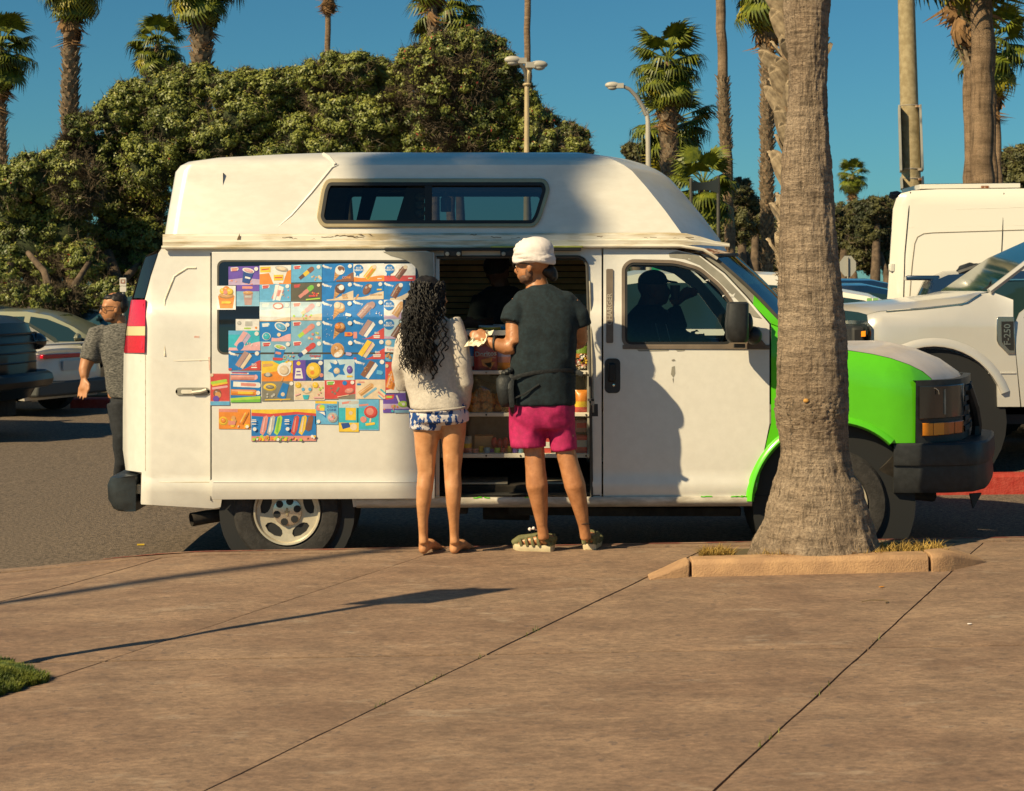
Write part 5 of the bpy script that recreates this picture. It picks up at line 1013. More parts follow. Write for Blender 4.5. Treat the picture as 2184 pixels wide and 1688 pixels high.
mb.build('ringlets', M_hair, hairm, smooth=180); bpy.data.objects['ringlets']['kind'] = 'stuff'
# ===== walking man by the van's rear
J = figure(14.2)
wal = thing('person', 'person with glasses in a heathered grey tee walking left behind the van', 'person', (-3.2, 14.25, 0))
mb = MB(); at, R = head(mb, J(243, 657, 0), (-.93, -.36, -.06), (0, 0, 1), 1.05)
mb.tube([J(252, 675, .03), J(255, 695, .03), J(257, 715, .03)], [.062, .062, .09], 12)
rings_body(mb, J, [(700, 222, 290, 0, .08), (740, 218, 300, 0, .12), (800, 226, 300, 0, .12), (850, 232, 302, 0, .12)])
mb.tube([J(206, 715, -.04), J(194, 755, -.08), J(184, 775, -.09)], [.075, .068, .058], 12); mb.tube([J(186, 770, -.09), J(180, 790, -.12), J(180, 806, -.15)], [.057, .049, .034], 12)
hand(mb, J(180, 805, -.15), (-.05, -.25, -1), (.8, -.5, .0), 1.18, .3, 1.35)
mb.tube([J(295, 715, .05), J(312, 760, .1), J(318, 800, .1)], [.065, .055, .045], 10)
fuse(mb, 'body', M_skin3, wal, .010)
mb = MB(); rings_body(mb, J, [(690, 240, 272, .02, .07), (698, 222, 288, .01, .09), (712, 206, 302, 0, .115), (740, 205, 310, 0, .14), (780, 222, 308, 0, .15), (830, 230, 306, 0, .15), (848, 238, 306, 0, .15)])
mb.tube([J(224, 712, 0), J(208, 716, -.03), J(198, 742, -.06), J(190, 770, -.08)], [.08, .092, .09, .086], 12); mb.tube([J(300, 712, .02), J(312, 760, .08)], [.08, .08], 12); fuse(mb, 'tee_shirt', heather(), wal, .013, .010, 6)
M_jean = mat('dark_jeans', (.016, .018, .022), .9, var=.3, vscale=30)
mb = MB(); rings_body(mb, J, [(825, 236, 304, 0, .13), (870, 236, 306, 0, .13)]); mb.tube([J(256, 860, -.05), J(262, 930, -.1), J(262, 985, -.06), J(254, 1030, .05), J(256, 1062, .10)], [.115, .09, .07, .055, .05], 12)
mb.tube([J(286, 860, .05), J(300, 940, .1), J(318, 1000, .05), J(335, 1060, .0)], [.11, .085, .065, .05], 12); fuse(mb, 'jeans', M_jean, wal, .013, .008, 6)
mb = MB(); mb.tube([J(262, 1066, .1), J(248, 1068, .05), J(238, 1069, .02)], [.05, .045, .03], 8, flat=.7); mb.tube([J(338, 1064, 0), J(322, 1068, -.04)], [.045, .035], 8); mb.build('shoes', M_pouch, wal)
mb = MB(); mb.ell(at(-.022, 0, .062), (.092, .0795, .060), 20, 12, R); mb.ell(at(-.060, 0, .02), (.056, .080, .072), 16, 10, R); mb.ell(at(.030, 0, .080), (.050, .060, .028), 12, 8, R); fuse(mb, 'hair', M_hair, wal, .008, .005, 45, 2)
mb = MB(); mb.ell(at(.034, 0, -.088), (.05, .058, .026), 14, 8, R); mb.ell(at(.086, 0, -.047), (.014, .03, .006), 8, 6, R); mb.ell(at(.0, .057, -.04), (.016, .012, .035), 8, 6, R); mb.ell(at(.0, -.057, -.04), (.016, .012, .035), 8, 6, R); fuse(mb, 'beard', M_beard, wal, .007, .002, 40, 2)
spectacles(at, .9, wal)
# ===== driver sitting in the cab
J = figure(11.75)
drv = thing('person', 'person in a dark cap sitting at the wheel, drinking from a raised cup', 'person', (.9, 11.8, .9))
M_hood = mat('black_hoodie', (.012, .013, .014), .9, var=.3, vscale=30); M_skd = mat('deep_brown_skin', (.10, .045, .025), .55, var=.1)
mb = MB(); at, R = head(mb, J(1395, 618, 0), (.95, -.2, .1), (0, 0, 1), 1.03); mb.tube([J(1385, 635, 0), J(1380, 660, 0)], [.06, .08], 12)
rings_body(mb, J, [(660, 1345, 1425, 0, .1), (720, 1335, 1430, 0, .14), (770, 1330, 1430, 0, .14)])
mb.tube([J(1432, 648, -.1), J(1462, 628, -.1)], [.045, .032], 10); hand(mb, J(1446, 637, -.1), (.9, .1, .35), (0, -.3, 1), .95, .9); hand(mb, J(1462, 724, -.15), (1, .1, .05), (0, 0, 1), .95, .9)
fuse(mb, 'body', M_skd, drv, .011)
mb = MB(); rings_body(mb, J, [(652, 1358, 1406, 0, .09), (672, 1338, 1432, 0, .13), (720, 1330, 1442, 0, .16), (775, 1326, 1442, 0, .16)]); mb.tube([J(1425, 680, -.12), J(1450, 690, -.14), J(1438, 655, -.11)], [.07, .062, .05], 10); mb.tube([J(1430, 690, .0), J(1455, 720, -.1), J(1470, 724, -.15)], [.07, .055, .045], 10)
fuse(mb, 'hoodie', M_hood, drv, .012, .008, 7)
mb = MB()
for x in (1398, 1420): mb.tube([J(x, 690, -.165), J(x + 6, 715, -.18), J(x + 12, 735, -.17)], .004, 5)
mb.build('draw_cords', mat('grey_cord', (.22, .24, .24), .8), drv)
mb = MB(); mb.ell(at(-.005, 0, .062), (.103, .086, .075), 18, 12, R); mb.tube([at(.08, 0, .05), at(.13, 0, .038), at(.165, 0, .03)], [.07, .065, .05], 12, flat=.12, up=(0, 0, 1)); fuse(mb, 'cap', M_hood, drv, .009)
mb = MB(); mb.poly([at(.045, -.082, .07), at(.065, -.080, .07), at(.062, -.079, .09), at(.056, -.077, .098)]); mb.build('cap_emblem', mat('pale_emblem', (.3, .3, .3), .7), drv, smooth=0)
# ===== vendor inside the hatch
J = figure(11.95)
ven = thing('person', 'person dressed in black leaning over the counter in the dark side hatch', 'person', (-.05, 12, .4))
mb = MB(); at, R = head(mb, J(1062, 580, 0), (-.5, -.6, -.5), (0, 0, 1), 1.0); mb.tube([J(1066, 600, 0), J(1070, 630, 0)], [.06, .08], 12); rings_body(mb, J, [(630, 1030, 1120, 0, .1), (700, 1025, 1130, 0, .13), (800, 1020, 1130, 0, .14)])
mb.tube([J(1048, 690, -.25), J(1018, 690, -.38)], [.04, .03], 10); hand(mb, J(1020, 690, -.38), (-1, -.3, -.1), (0, -.4, 1), .95, .6); fuse(mb, 'body', M_skd, ven, .012)
mb = MB(); rings_body(mb, J, [(612, 1040, 1096, 0, .09), (630, 1016, 1128, 0, .13), (700, 1010, 1140, 0, .16), (800, 1010, 1140, 0, .17)]); mb.tube([J(1030, 640, -.05), J(1012, 690, -.16), J(1045, 692, -.27)], [.08, .065, .05], 10); mb.tube([J(1120, 640, 0), J(1135, 700, -.05), J(1100, 730, -.2)], [.08, .07, .05], 10)
fuse(mb, 'hoodie', M_hood, ven, .012, .008, 7); mb = MB(); mb.ell(at(-.015, 0, .05), (.108, .09, .085), 18, 12, R); fuse(mb, 'cap', M_hood, ven, .011)
mb = MB(); mb.tube([P(x, y, 11.55) for x, y in ((1102 - 0, 762), (1125, 753), (1150, 749), (1163, 752))], .005, 5)
# paper cup in the driver's hand, wrapper in the standing man's hand
mb = MB(); c = P(1440, 640, 11.6)
tag(thing('paper_cup', 'paper cup held up to the mouth of the driver', 'cup', tuple(c)), None)
cup = bpy.data.objects['paper_cup']; mb.lathe([(.0, 0), (.026, .001), (.036, .10), (.033, .10), (.0, .02)], c, 'Z', 14); mb.build('cup_wall', mat('dark_cup', (.05, .035, .025), .6), cup, smooth=40)
wr = thing('snack_wrapper', 'crumpled white paper wrapper in the hand of the person in the head wrap', 'wrapper', tuple(P(1024, 720, 10.4)))
mb = MB(); q = random.Random(9); n = 7; vs = []
for j in range(n):
    for i in range(n): p = P(1002 + 38 * i / 6 + 4 * (j - 3), 738 - 32 * j / 6, 10.36 + .02 * j); vs.append(p + Vector((q.uniform(-.008, .008), q.uniform(-.03, .03), q.uniform(-.008, .008))))
mb.add(vs, [(j * n + i, j * n + i + 1, (j + 1) * n + i + 1, (j + 1) * n + i) for j in range(n - 1) for i in range(n - 1)]); mb.build('paper', mat('crumpled_paper', (.78, .72, .52), .8), wr, smooth=0)
# ------------------------------------------------------------------ counter with goods in the open side door
M_shelf = mat('white_shelf_board', (.70, .66, .56), .5, var=.06, vscale=9)
M_acr = glass('clear_acrylic', (.90, .92, .88), .03)
shelf = thing('display_counter', 'white edged display counter with clear panes in the open side of the van', 'counter', (.0, 11.4, .45))
SY = 11.30
def board(y0, y1, x0=941, x1=1257, dep=.5):
    a, b = P(x0, y0, SY), P(x1, y1, SY); mb = MB(); mb.box(((a.x + b.x) / 2, SY + dep / 2, (a.z + b.z) / 2), (b.x - a.x, dep, a.z - b.z)); return mb.build('shelf_board', M_shelf, shelf, bevel=.003)
for y0, y1 in ((705, 716), (791, 799), (881, 889), (968, 977)):
    s_ = board(y0, y1); mb = MB()
    for x in (960, 1037, 1110, 1190, 1250):
        mb = MB(); mb.lathe([(0, -.006), (.006, -.004), (.0065, .002)], P(x, (y0 + y1) / 2, SY), 'Y', 8); mb.build('screw', M_steel if y0 < 880 else M_trim, s_)
for y0, y1 in ((717, 790), (800, 880), (890, 967)):
    panel([(942, y0), (1256, y0), (1256, y1), (942, y1)], [], lambda x, y: P(x, y, SY + .012)).build('pane', M_acr, shelf, smooth=0)
M_back = mat('grey_back_board', (.30, .29, .25), .85, var=.15, vscale=12)
mb = MB(); a, b = P(941, 705, SY), P(1257, 977, SY); mb.box(((a.x + b.x) / 2, SY + .5, (a.z + b.z) / 2), (b.x - a.x, .02, a.z - b.z)); mb.build('back_board', M_back, shelf)
for x in (942, 1256): mb = MB(); c = P(x, 841, SY); mb.box((c.x, SY + .25, c.z), (.02, .48, a.z - b.z)); mb.build('side_board', M_back, shelf)
mb = MB(); mb.box(P(1100, 970, 11.32), (.0, .0, .0)) if False else None
# lower step with loose metal trays
mb = MB(); c = P(1035, 1052, 11.35); mb.box((c.x, 11.4, c.z), (.36, .4, .02)); mb.box((c.x - .02, 11.45, c.z + .045), (.34, .3, .012)); mb.box((c.x - .01, 11.42, c.z + .075), (.32, .34, .014))
mb.build('step_tray', M_steel, van, bevel=.003)
mb = MB(); mb.box(P(1195, 1048, 11.4), (.26, .4, .02)); mb.box(P(1195, 1030, 11.45), (.24, .3, .04)); mb.build('step_tray', M_steel, van, bevel=.003)
def bag(name, label, cat, x0, y0, x1, y1, D, cols, texts=(), puff=.035, group=None, tops=True):
    t = thing(name, label, cat, tuple(P((x0 + x1) / 2, y1, D)), group=group)
    nu, nv = 10, 12; mb = MB(); q = random.Random(int(x0 * 7 + y0))
    for sgn in (-1, 1):
        vs = []
        for j in range(nv + 1):
            for i in range(nu + 1):
                u, v = i / nu, j / nv; e = (math.sin(PI * u) ** .6) * (math.sin(PI * min(1, max(0, v))) ** .5); p = P(x0 + (x1 - x0) * u, y0 + (y1 - y0) * v, D)
                p.y += sgn * (puff * e + .004 + .004 * noise.noise(Vector((u * 9, v * 9, x0)))); vs.append(p)
        n = nu + 1; mis = []
        for j in range(nv):
            for i in range(nu): mb.add([vs[j * n + i], vs[j * n + i + 1], vs[(j + 1) * n + i + 1], vs[(j + 1) * n + i]], [(0, 1, 2, 3)], min(len(cols) - 1, int(j / nv * len(cols))))
    o = mb.build('bag', [ink(c) for c in cols], t, smooth=60)
    for st, c, u, v, hgt, rot in texts:
        vs, fs = text2d(st); ca, sa = math.cos(rot), math.sin(rot); hh = (y1 - y0) * hgt
        pts = []
        for (x, y, z) in vs: X, Y = x * hh, -y * hh; px_, py_ = x0 + (x1 - x0) * u + X * ca - Y * sa, y0 + (y1 - y0) * v + X * sa + Y * ca; uu, vv = (px_ - x0) / (x1 - x0), (py_ - y0) / (y1 - y0); e = (max(0, math.sin(PI * min(1, max(0, uu)))) ** .6) * (max(0, math.sin(PI * min(1, max(0, vv)))) ** .5); p = P(px_, py_, D); p.y -= puff * e + .010; pts.append(p)
        MB().add(pts, fs).build('lettering', ink(c), o, smooth=0)
    return t, o
BD = SY + .07
bag('crisp_bag', 'blue and white crisp bag with a red S, left of the red chip bag', 'crisps', 984, 738, 1013, 790, BD + .02, ['blue', 'blue', 'white', 'white', 'red'], [('S', 'red', .40, .42, .34, 0)])
t, o = bag('crisp_bag', 'large red tortilla chip bag with white lettering on the top shelf', 'crisps', 1011, 734, 1061, 790, BD, ['red', 'red', 'red', 'red', 'red'], [('Doritos', 'white', .5, .37, .26, -.05)])
mb = MB()
for pts in ([(1026, 768), (1050, 762), (1047, 785), (1030, 781)], [(1033, 775), (1056, 772), (1046, 788)]): panel(pts, [], lambda x, y: P(x, y, BD - .046), mb=mb)
mb.build('chip_print', ink('orange'), o, smooth=0)
mb = MB(); panel([(1022, 757), (1058, 762), (1057, 765), (1022, 760)], [], lambda x, y: P(x, y, BD - .044), mb=mb); mb.build('stripe_print', ink('rose'), o, smooth=0)
bag('crisp_bag', 'purple and orange crisp bag half hidden behind the dark tee', 'crisps', 1060, 740, 1096, 790, BD + .01, ['lilac', 'lilac', 'rose', 'orange', 'orange'])
bag('crisp_bag', 'yellow and white snack bag lying flat on the counter top', 'crisps', 1021, 694, 1068, 706, SY + .12, ['white', 'yellow', 'yellow'], puff=.08)
bag('crisp_bag', 'white and blue snack bag behind the yellow one on the counter top', 'crisps', 1052, 692, 1100, 706, SY + .24, ['white', 'sky', 'white'], puff=.06)
bag('candy_bag', 'lime topped bag of mixed coloured candy by the right door post', 'candy', 1224, 736, 1254, 790, BD, ['lime', 'lime', 'orange', 'black', 'red', 'white'])
q = random.Random(21); cb = [o for o in bpy.data.objects if o.name == 'candy_bag'][0]
mb = MB(); cs = ['red', 'white', 'black', 'yellow', 'rose', 'cream']
for k in range(46): mb.box(P(q.uniform(1226, 1253), q.uniform(757, 788), BD - .05 + q.uniform(-.008, .01)), (.022, .012, .012), (q.uniform(0, 3), q.uniform(0, 3), q.uniform(0, 3)), q.randrange(6))
bo = mb.build('wrapped_sweets', [ink(c) for c in cs], cb, smooth=0); bo['kind'] = 'stuff'
# clear bag of orange puffs
pf = thing('puff_snack_bag', 'big clear plastic bag of orange puffed snacks on the middle shelf', 'snacks', tuple(P(1040, 881, SY + .14)))
mb = MB(); q = random.Random(8)
for k in range(150):
    u = q.random(); x = 985 + 108 * u; top = 826 + 22 * abs(u - .45) * 2; y = q.uniform(top + 8, 878); mb.ell(P(x, y, SY + .06 + q.uniform(0, .12)), (.030 + q.uniform(-.006, .008), .026, .022), 8, 5, (q.uniform(0, 3), q.uniform(0, 3), 0))
po_ = mb.build('puffs', mat('orange_corn_puff', (.72, .30, .05), .8, var=.25, vscale=30, bump=.4, bscale=60), pf, smooth=60); po_['kind'] = 'stuff'
mb = MB(); R_ = []
for y, a, b in ((880, 982, 1098), (850, 980, 1100), (832, 992, 1086), (822, 1002, 1060), (806, 1004, 1012)): c = P((a + b) / 2, y, SY + .12); w = (b - a) / 2 * SY / F; R_.append([c + Vector((w * math.cos(t), .105 * math.sin(t) * min(1, w / .1), .006 * math.sin(5 * t + y))) for t in np.linspace(0, 2 * PI, 18, endpoint=False)])
mb.loft(R_); mb.build('clear_bag', glass('crinkled_cellophane', (.93, .92, .88), .12, .10), pf, smooth=0)
bag('crisp_bag', 'orange and yellow snack bag with a blue badge on the middle shelf', 'crisps', 1226, 832, 1254, 880, BD, ['orange', 'orange', 'yellow', 'red'])
def carton(label, x0, y0, x1, y1, cols, D=SY + .05, dep=.12, group=None, name='sweet_box'):
    a, b = P(x0, y0, D), P(x1, y1, D); t = thing(name, label, 'sweets', ((a.x + b.x) / 2, D, b.z), group=group); mb = MB(); k = len(cols); w = (b.x - a.x)
    mb.box(((a.x + b.x) / 2, D + dep / 2, (a.z + b.z) / 2), (w, dep, a.z - b.z)); o = mb.build('box', ink(cols[0]), t, bevel=.003)
    if k > 1:
        mb = MB(); mb.box(((a.x + b.x) / 2, D - .001, a.z - (a.z - b.z) * .45), (w * .86, .004, (a.z - b.z) * .4)); mb.build('printed_panel', ink(cols[1]), o)
carton('red and white sweet box with a blue print beside the right door post', 1226, 930, 1254, 967, ['red', 'silver'])
carton('brown cardboard tray on the bottom shelf', 1012, 930, 1052, 962, ['tan'], SY + .2)
carton('red sweet tub behind the knees of the person in the head wrap', 1150, 935, 1176, 967, ['red', 'white'])
carton('small red sweet box stacked above the white divider', 1228, 896, 1254, 922, ['mauve', 'red'], SY + .12)
q = random.Random(31); ORD = 'first second third fourth fifth sixth seventh eighth ninth tenth eleventh twelfth'.split(); cs = ['rose', 'rose', 'yellow', 'steel', 'purple', 'lime', 'red', 'yellow', 'purple', 'steel', 'yellow', 'lime']; cols_said = dict(rose='pink red', yellow='yellow', purple='purple', steel='grey blue', red='red', lime='lime')
for k in range(12):
    x = 1004 + 128 * k / 11 + q.uniform(-2, 2); c = cs[k]; h = q.uniform(9, 17); p = P(x, 967, SY + .06 + q.uniform(0, .05)); r = .014 + q.uniform(0, .006); hz = h * SY / F
    o = MB().lathe([(r * .7, 0), (r, hz * .1), (r, hz * .6), (r * 1.1, hz * .65), (r * 1.05, hz), (0, hz)], p, 'Z', 10).build('sweet_tub', ink(c), None, smooth=40)
    tag(o, 'small %s sweet tub, %s from the left along the bottom shelf' % (cols_said[c], ORD[k]), 'sweets', 'small sweet tubs in a row on the bottom shelf')
for k in range(3):
    x = 1054 + 12 * k; o = MB().ell(P(x, 945 + 3 * (k % 2), SY + .18), (.022, .02, .04), 10, 8).build('candy_bag', ink('red'), None); tag(o, '%s dark red candy pouch behind the sweet tubs' % ('left', 'middle', 'right')[k], 'candy', 'dark red candy pouches')
bag('candy_bag', 'clear and pink candy bag at the left end of the bottom shelf', 'candy', 985, 930, 1006, 967, BD + .02, ['silver', 'silver', 'yellow', 'rose', 'rose'])
mb = MB(); mb.box(P(1490, 728, 12.2), (.16, .2, .04)); mb.box(P(1515, 728, 12.2), (.1, .2, .04)); o = mb.build('blue_box', mat('bright_blue_card', (.02, .16, .62), .5), None, bevel=.004); tag(o, 'pair of bright blue boxes lying on the dashboard behind the door window', 'box')
# ------------------------------------------------------------------ palms
M_ringbark = None
def bark(name, c1, c2, ring=22., vert=9.):
    """palm bark: rings round the trunk crossed by fine upright cracks"""
    m = bpy.data.materials.new(name); m.use_nodes = True; t = m.node_tree; L = t.links.new; b = t.nodes['Principled BSDF']; b.inputs['Roughness'].default_value = .95; b.inputs['Specular IOR Level'].default_value = .15
    tc = t.nodes.new('ShaderNodeTexCoord')
    def nz(sc, st, det=6):
        mp = t.nodes.new('ShaderNodeMapping'); mp.inputs['Scale'].default_value = st; L(tc.outputs['Object'], mp.inputs[0])
        n = t.nodes.new('ShaderNodeTexNoise'); n.inputs['Scale'].default_value = sc; n.inputs['Detail'].default_value = det; n.inputs['Roughness'].default_value = .68; L(mp.outputs[0], n.inputs['Vector']); return n
    big, rg, vt, gr = nz(2.2, (1, 1, .8), 8), nz(ring, (.16, .16, 1.)), nz(vert, (3, 3, .22)), nz(60, (1, 1, 1))
    r = t.nodes.new('ShaderNodeValToRGB'); r.color_ramp.elements[0].position = .36; r.color_ramp.elements[1].position = .66; r.color_ramp.elements[0].color = (*c1, 1); r.color_ramp.elements[1].color = (*c2, 1); L(big.outputs['Fac'], r.inputs[0])
    def mul(a, n, lo, hi, p0=.35, p1=.6):
        q = t.nodes.new('ShaderNodeValToRGB'); q.color_ramp.elements[0].position = p0; q.color_ramp.elements[1].position = p1; q.color_ramp.elements[0].color = (lo, lo, lo, 1); q.color_ramp.elements[1].color = (hi, hi, hi, 1); L(n.outputs['Fac'], q.inputs[0])
        x = t.nodes.new('ShaderNodeMix'); x.data_type = 'RGBA'; x.blend_type = 'MULTIPLY'; x.inputs[0].default_value = 1; L(a, x.inputs[6]); L(q.outputs[0], x.inputs[7]); return x.outputs[2]
    c = mul(r.outputs[0], rg, .62, 1.12); c = mul(c, vt, .45, 1.05, .33, .48); c = mul(c, gr, .7, 1.2); L(c, b.inputs['Base Color'])
    ad = t.nodes.new('ShaderNodeMath'); ad.operation = 'ADD'; L(rg.outputs['Fac'], ad.inputs[0]); L(vt.outputs['Fac'], ad.inputs[1])
    a2 = t.nodes.new('ShaderNodeMath'); a2.operation = 'ADD'; L(ad.outputs[0], a2.inputs[0]); L(gr.outputs['Fac'], a2.inputs[1])
    bp = t.nodes.new('ShaderNodeBump'); bp.inputs['Strength'].default_value = .8; bp.inputs['Distance'].default_value = .035; L(a2.outputs[0], bp.inputs['Height']); L(bp.outputs[0], b.inputs['Normal']); MATS[name] = m; return m
M_bark = bark('grey_palm_bark', (.275, .205, .145), (.39, .305, .225), 30., 14.)
M_barkf = bark('far_palm_bark', (.20, .135, .085), (.30, .21, .135), 9., 6.)
M_boot = mat('old_leaf_base', (.26, .19, .12), .95, var=.45, vscale=9, col2=(.38, .29, .19))
M_frond = mat('palm_frond_green', (.075, .115, .010), .5, var=.35, vscale=3, col2=(.19, .21, .015))
M_frondy = mat('palm_frond_yellow', (.30, .26, .015), .5, var=.3, vscale=3)
M_frondd = mat('palm_frond_dead', (.23, .13, .055), .85, var=.35, vscale=4)
def frond_mesh(name, M, R=1.0, Lp=.75, droop=.35, n=26, seed=0, spread=115):
    q = random.Random(seed); mb = MB(); mb.tube([(0, 0, 0), (Lp * .5, 0, .03), (Lp, 0, 0)], [.03, .022, .018], 4)
    for k in range(n):
        a = math.radians(-spread + 2 * spread * k / (n - 1)); r = R * (1 - .22 * abs(a) / 2) * q.uniform(.86, 1.05); wd = R * .060; c, s = math.cos(a), math.sin(a)
        pts = []
        for f, w in ((.02, .25), (.4, 1.0), (.70, .62), (1.0, .04)):
            z = -droop * (r * f) ** 2 * q.uniform(.7, 1.3) - .10 * abs(s) * f - (q.uniform(.05, .30) * R if f == 1.0 else 0); x = Lp + r * f * c - (droop * .5 * (r * f) ** 2) * c * (f > .9) ; y = r * f * s
            pts.append((Vector((x, y, z)), w * wd))
        V = []
        for p, w in pts: V += [p + Vector((-s * w, c * w, .3 * w)), p + Vector((s * w, -c * w, .3 * w)), ]
        mb.add(V, [(0, 1, 3, 2), (2, 3, 5, 4), (4, 5, 7, 6)])
    me = bpy.data.meshes.new(name); me.from_pydata([tuple(v) for v in mb.v], [], mb.f); me.materials.append(M); return me
FR = [frond_mesh('frond', M_frond, 1.0, .8, .30, seed=1), frond_mesh('frond', M_frond, .95, .7, .5, seed=2), frond_mesh('frond', M_frondy, .95, .75, .55, seed=3), frond_mesh('frond', M_frond, .9, .85, .2, seed=4, spread=95)]
FD = [frond_mesh('dead_frond', M_frondd, .85, .6, .9, 14, 5, 60), frond_mesh('dead_frond', M_frondd, .95, .5, .7, 14, 6, 45)]
_palms = []
def palm(label, D, base, top, wid, nf=30, cr=1.45, skirt=8, boots=None, bootk=1., kind='skirt', upright=.9, ybase=None, group='palms beyond the van', prof=None, parts=True):
    """base: picture x of the foot; top: picture (x, y) of the crown's heart; wid: trunk width px at foot and head; boots: picture y range of old leaf bases"""
    q = random.Random(int(D * 31 + base)); b = P(base, 0, D); z0 = gz(b.x, D) + (0.9 if D > 42 and b.x < 14 else 0); t = P(top[0], top[1], D); hgt = t.z - z0
    root = thing('palm_tree', label, 'palm', (b.x, D, z0 - .05), 0, group); s = D / F; mb = MB(); N = 26; axis = []
    for i in range(N + 1):
        f = i / N; bend = math.sin(f * PI) * q.uniform(-.01, .01) * hgt * .3; axis.append((Vector(((t.x - b.x) * f + bend, 0, hgt * f)), (wid[0] + (wid[1] - wid[0]) * f) * s / 2 * (1 + .35 * max(0, 1 - f * hgt / .8) ** 2)))
    mb.tube([a for a, r in axis], [r for a, r in axis], 14); mb.build('trunk', M_barkf, root, smooth=60, world=False)
    def on(f): i = min(N - 1, int(f * N)); u = f * N - i; return axis[i][0].lerp(axis[i + 1][0], u), axis[i][1]
    if boots:
        mb = MB(); za, zb = P(0, boots[1], D).z - z0, P(0, boots[0], D).z - z0; z = za; row = 0
        while z < zb:
            c, r = on(min(.999, z / hgt)); per = 9
            for k in range(per):
                a = 2 * PI * (k + .5 * (row % 2)) / per + q.uniform(-.1, .1); e = Vector((math.cos(a), math.sin(a), 0)); sd = Vector((-e.y, e.x, 0)); L = .20 * bootk * q.uniform(.8, 1.3); w = r * .36; o = r * q.uniform(.85, 1.0)
                p0 = c + e * o; up = Vector((0, 0, 1)); tip = p0 + up * L + e * L * q.uniform(.35, .75) * (1 if bootk < 1.5 else .5)
                mb.add([p0 + sd * w, p0 - sd * w, tip - sd * w * .5, tip + sd * w * .5, p0 - e * .02 + sd * w * .8 + up * .02, p0 - e * .02 - sd * w * .8 + up * .02], [(0, 1, 2, 3), (4, 3, 2, 5), (0, 3, 4), (1, 5, 2)])
            z += .15 * bootk; row += 1
        bo = mb.build('leaf_bases', M_boot, root, smooth=0, world=False); bo['kind'] = 'stuff'
    head_ = axis[-1][0]
    if nf:
        for k in range(nf):
            f = (k + .5) / nf; el = math.radians(78 * upright - 142 * f ** .9 + q.uniform(-12, 12)); az = k * 2.39996 + q.uniform(-.25, .25); me = FR[2] if f > .7 and k % 2 else FR[(k * 7) % 2 if f > .25 else 3]
            o = bpy.data.objects.new('frond', me); COL.objects.link(o); o.parent = root; o.location = head_ + Vector((0, 0, .15 - .5 * f)); o.rotation_euler = (q.uniform(-.3, .3), -el, az); sc = cr / 1.7 * q.uniform(.85, 1.1); o.scale = (sc, sc, sc)
    for k in range(skirt):
        az = k * 2.39996; o = bpy.data.objects.new('dead_frond', FD[k % 2]); COL.objects.link(o); o.parent = root; o.location = head_ + Vector((0, 0, -.35 - .26 * (k % 5))); o.rotation_euler = (0, math.radians(q.uniform(62, 80)), az); sc = cr / 1.8 * q.uniform(.8, 1.1); o.scale = (sc, sc, sc)
    return root
palm('leftmost palm, green crown cut by the picture edge over a shaggy stem', 60, 8, (2, 98), (20, 14), 34, 1.5, 14, (205, 370))
palm('palm with a bulging collar of old leaf stubs below a smooth neck', 48, 152, (150, -64), (36, 28), 30, 1.35, 14, (105, 420), 1.0)
palm('short palm with its whole crown and brown skirt showing above the bushes at left', 58, 340, (337, 92), (16, 14), 36, 1.2, 16, None)
palm('stout palm with hanging fronds at the top edge above the left bushes', 48, 424, (432, -50), (42, 38), 34, 1.35, 12, (62, 300), 1.0)
palm('thin tall palm with only its brown hanging skirt in sight', 75, 692, (700, -80), (13, 12), 18, 1.3, 40, None)
palm('slim palm trunk with a stubbly foot standing before a green palm crown', 50, 925, (924, -120), (26, 18), 22, 1.6, 8, (45, 250), .9)
palm('green palm crown half hidden by the slim trunk above the tallest bush', 58, 962, (960, 20), (20, 18), 36, 1.6, 6, None)
palm('thin dark palm trunk behind the double headed street lamp', 72, 1126, (1126, -200), (14, 14), 22, 1.6, 8, None)
palm('full green palm beside the single street lamp', 55, 1430, (1424, 130), (36, 30), 46, 1.5, 14, (228, 420), .8)
palm('second green crown right under the palm beside the single street lamp', 58, 1446, (1434, 262), (22, 20), 34, 1.75, 4, None, upright=.7)
palm('low bright palm peering over the front of the raised roof', 50, 1502, (1500, 395), (20, 20), 34, 1.35, 4, None)
palm('tall thin palm with a shaggy belt half way up, right of the roof', 62, 1562, (1530, -160), (24, 20), 20, 1.6, 6, (160, 318), 1.0)
palm('stubble trunked palm with crown cut by the top edge left of the big trunk', 52, 1636, (1638, -48), (26, 26), 36, 1.6, 8, (60, 560), .8)
palm('tiny far palm with a whole crown right of the big trunk', 130, 1815, (1818, 372), (10, 8), 34, 1.5, 14, None)
palm('smooth grey palm trunk rising behind the white high roof van', 30, 2098, (2092, -200), (50, 44), 20, 1.8, 0, None)
palm('palm with large old leaf bases on its left side behind the smooth trunk', 32, 2074, (2064, -190), (26, 30), 20, 1.8, 8, (-160, 135), 1.3)
palm('thin leaning palm trunk tight behind the smooth one', 34, 2124, (2104, -220), (22, 22), 18, 1.6, 0, None)
palm('palm crown with yellowing fronds at the right edge', 48, 2140, (2118, 88), (18, 16), 34, 1.35, 10, None)
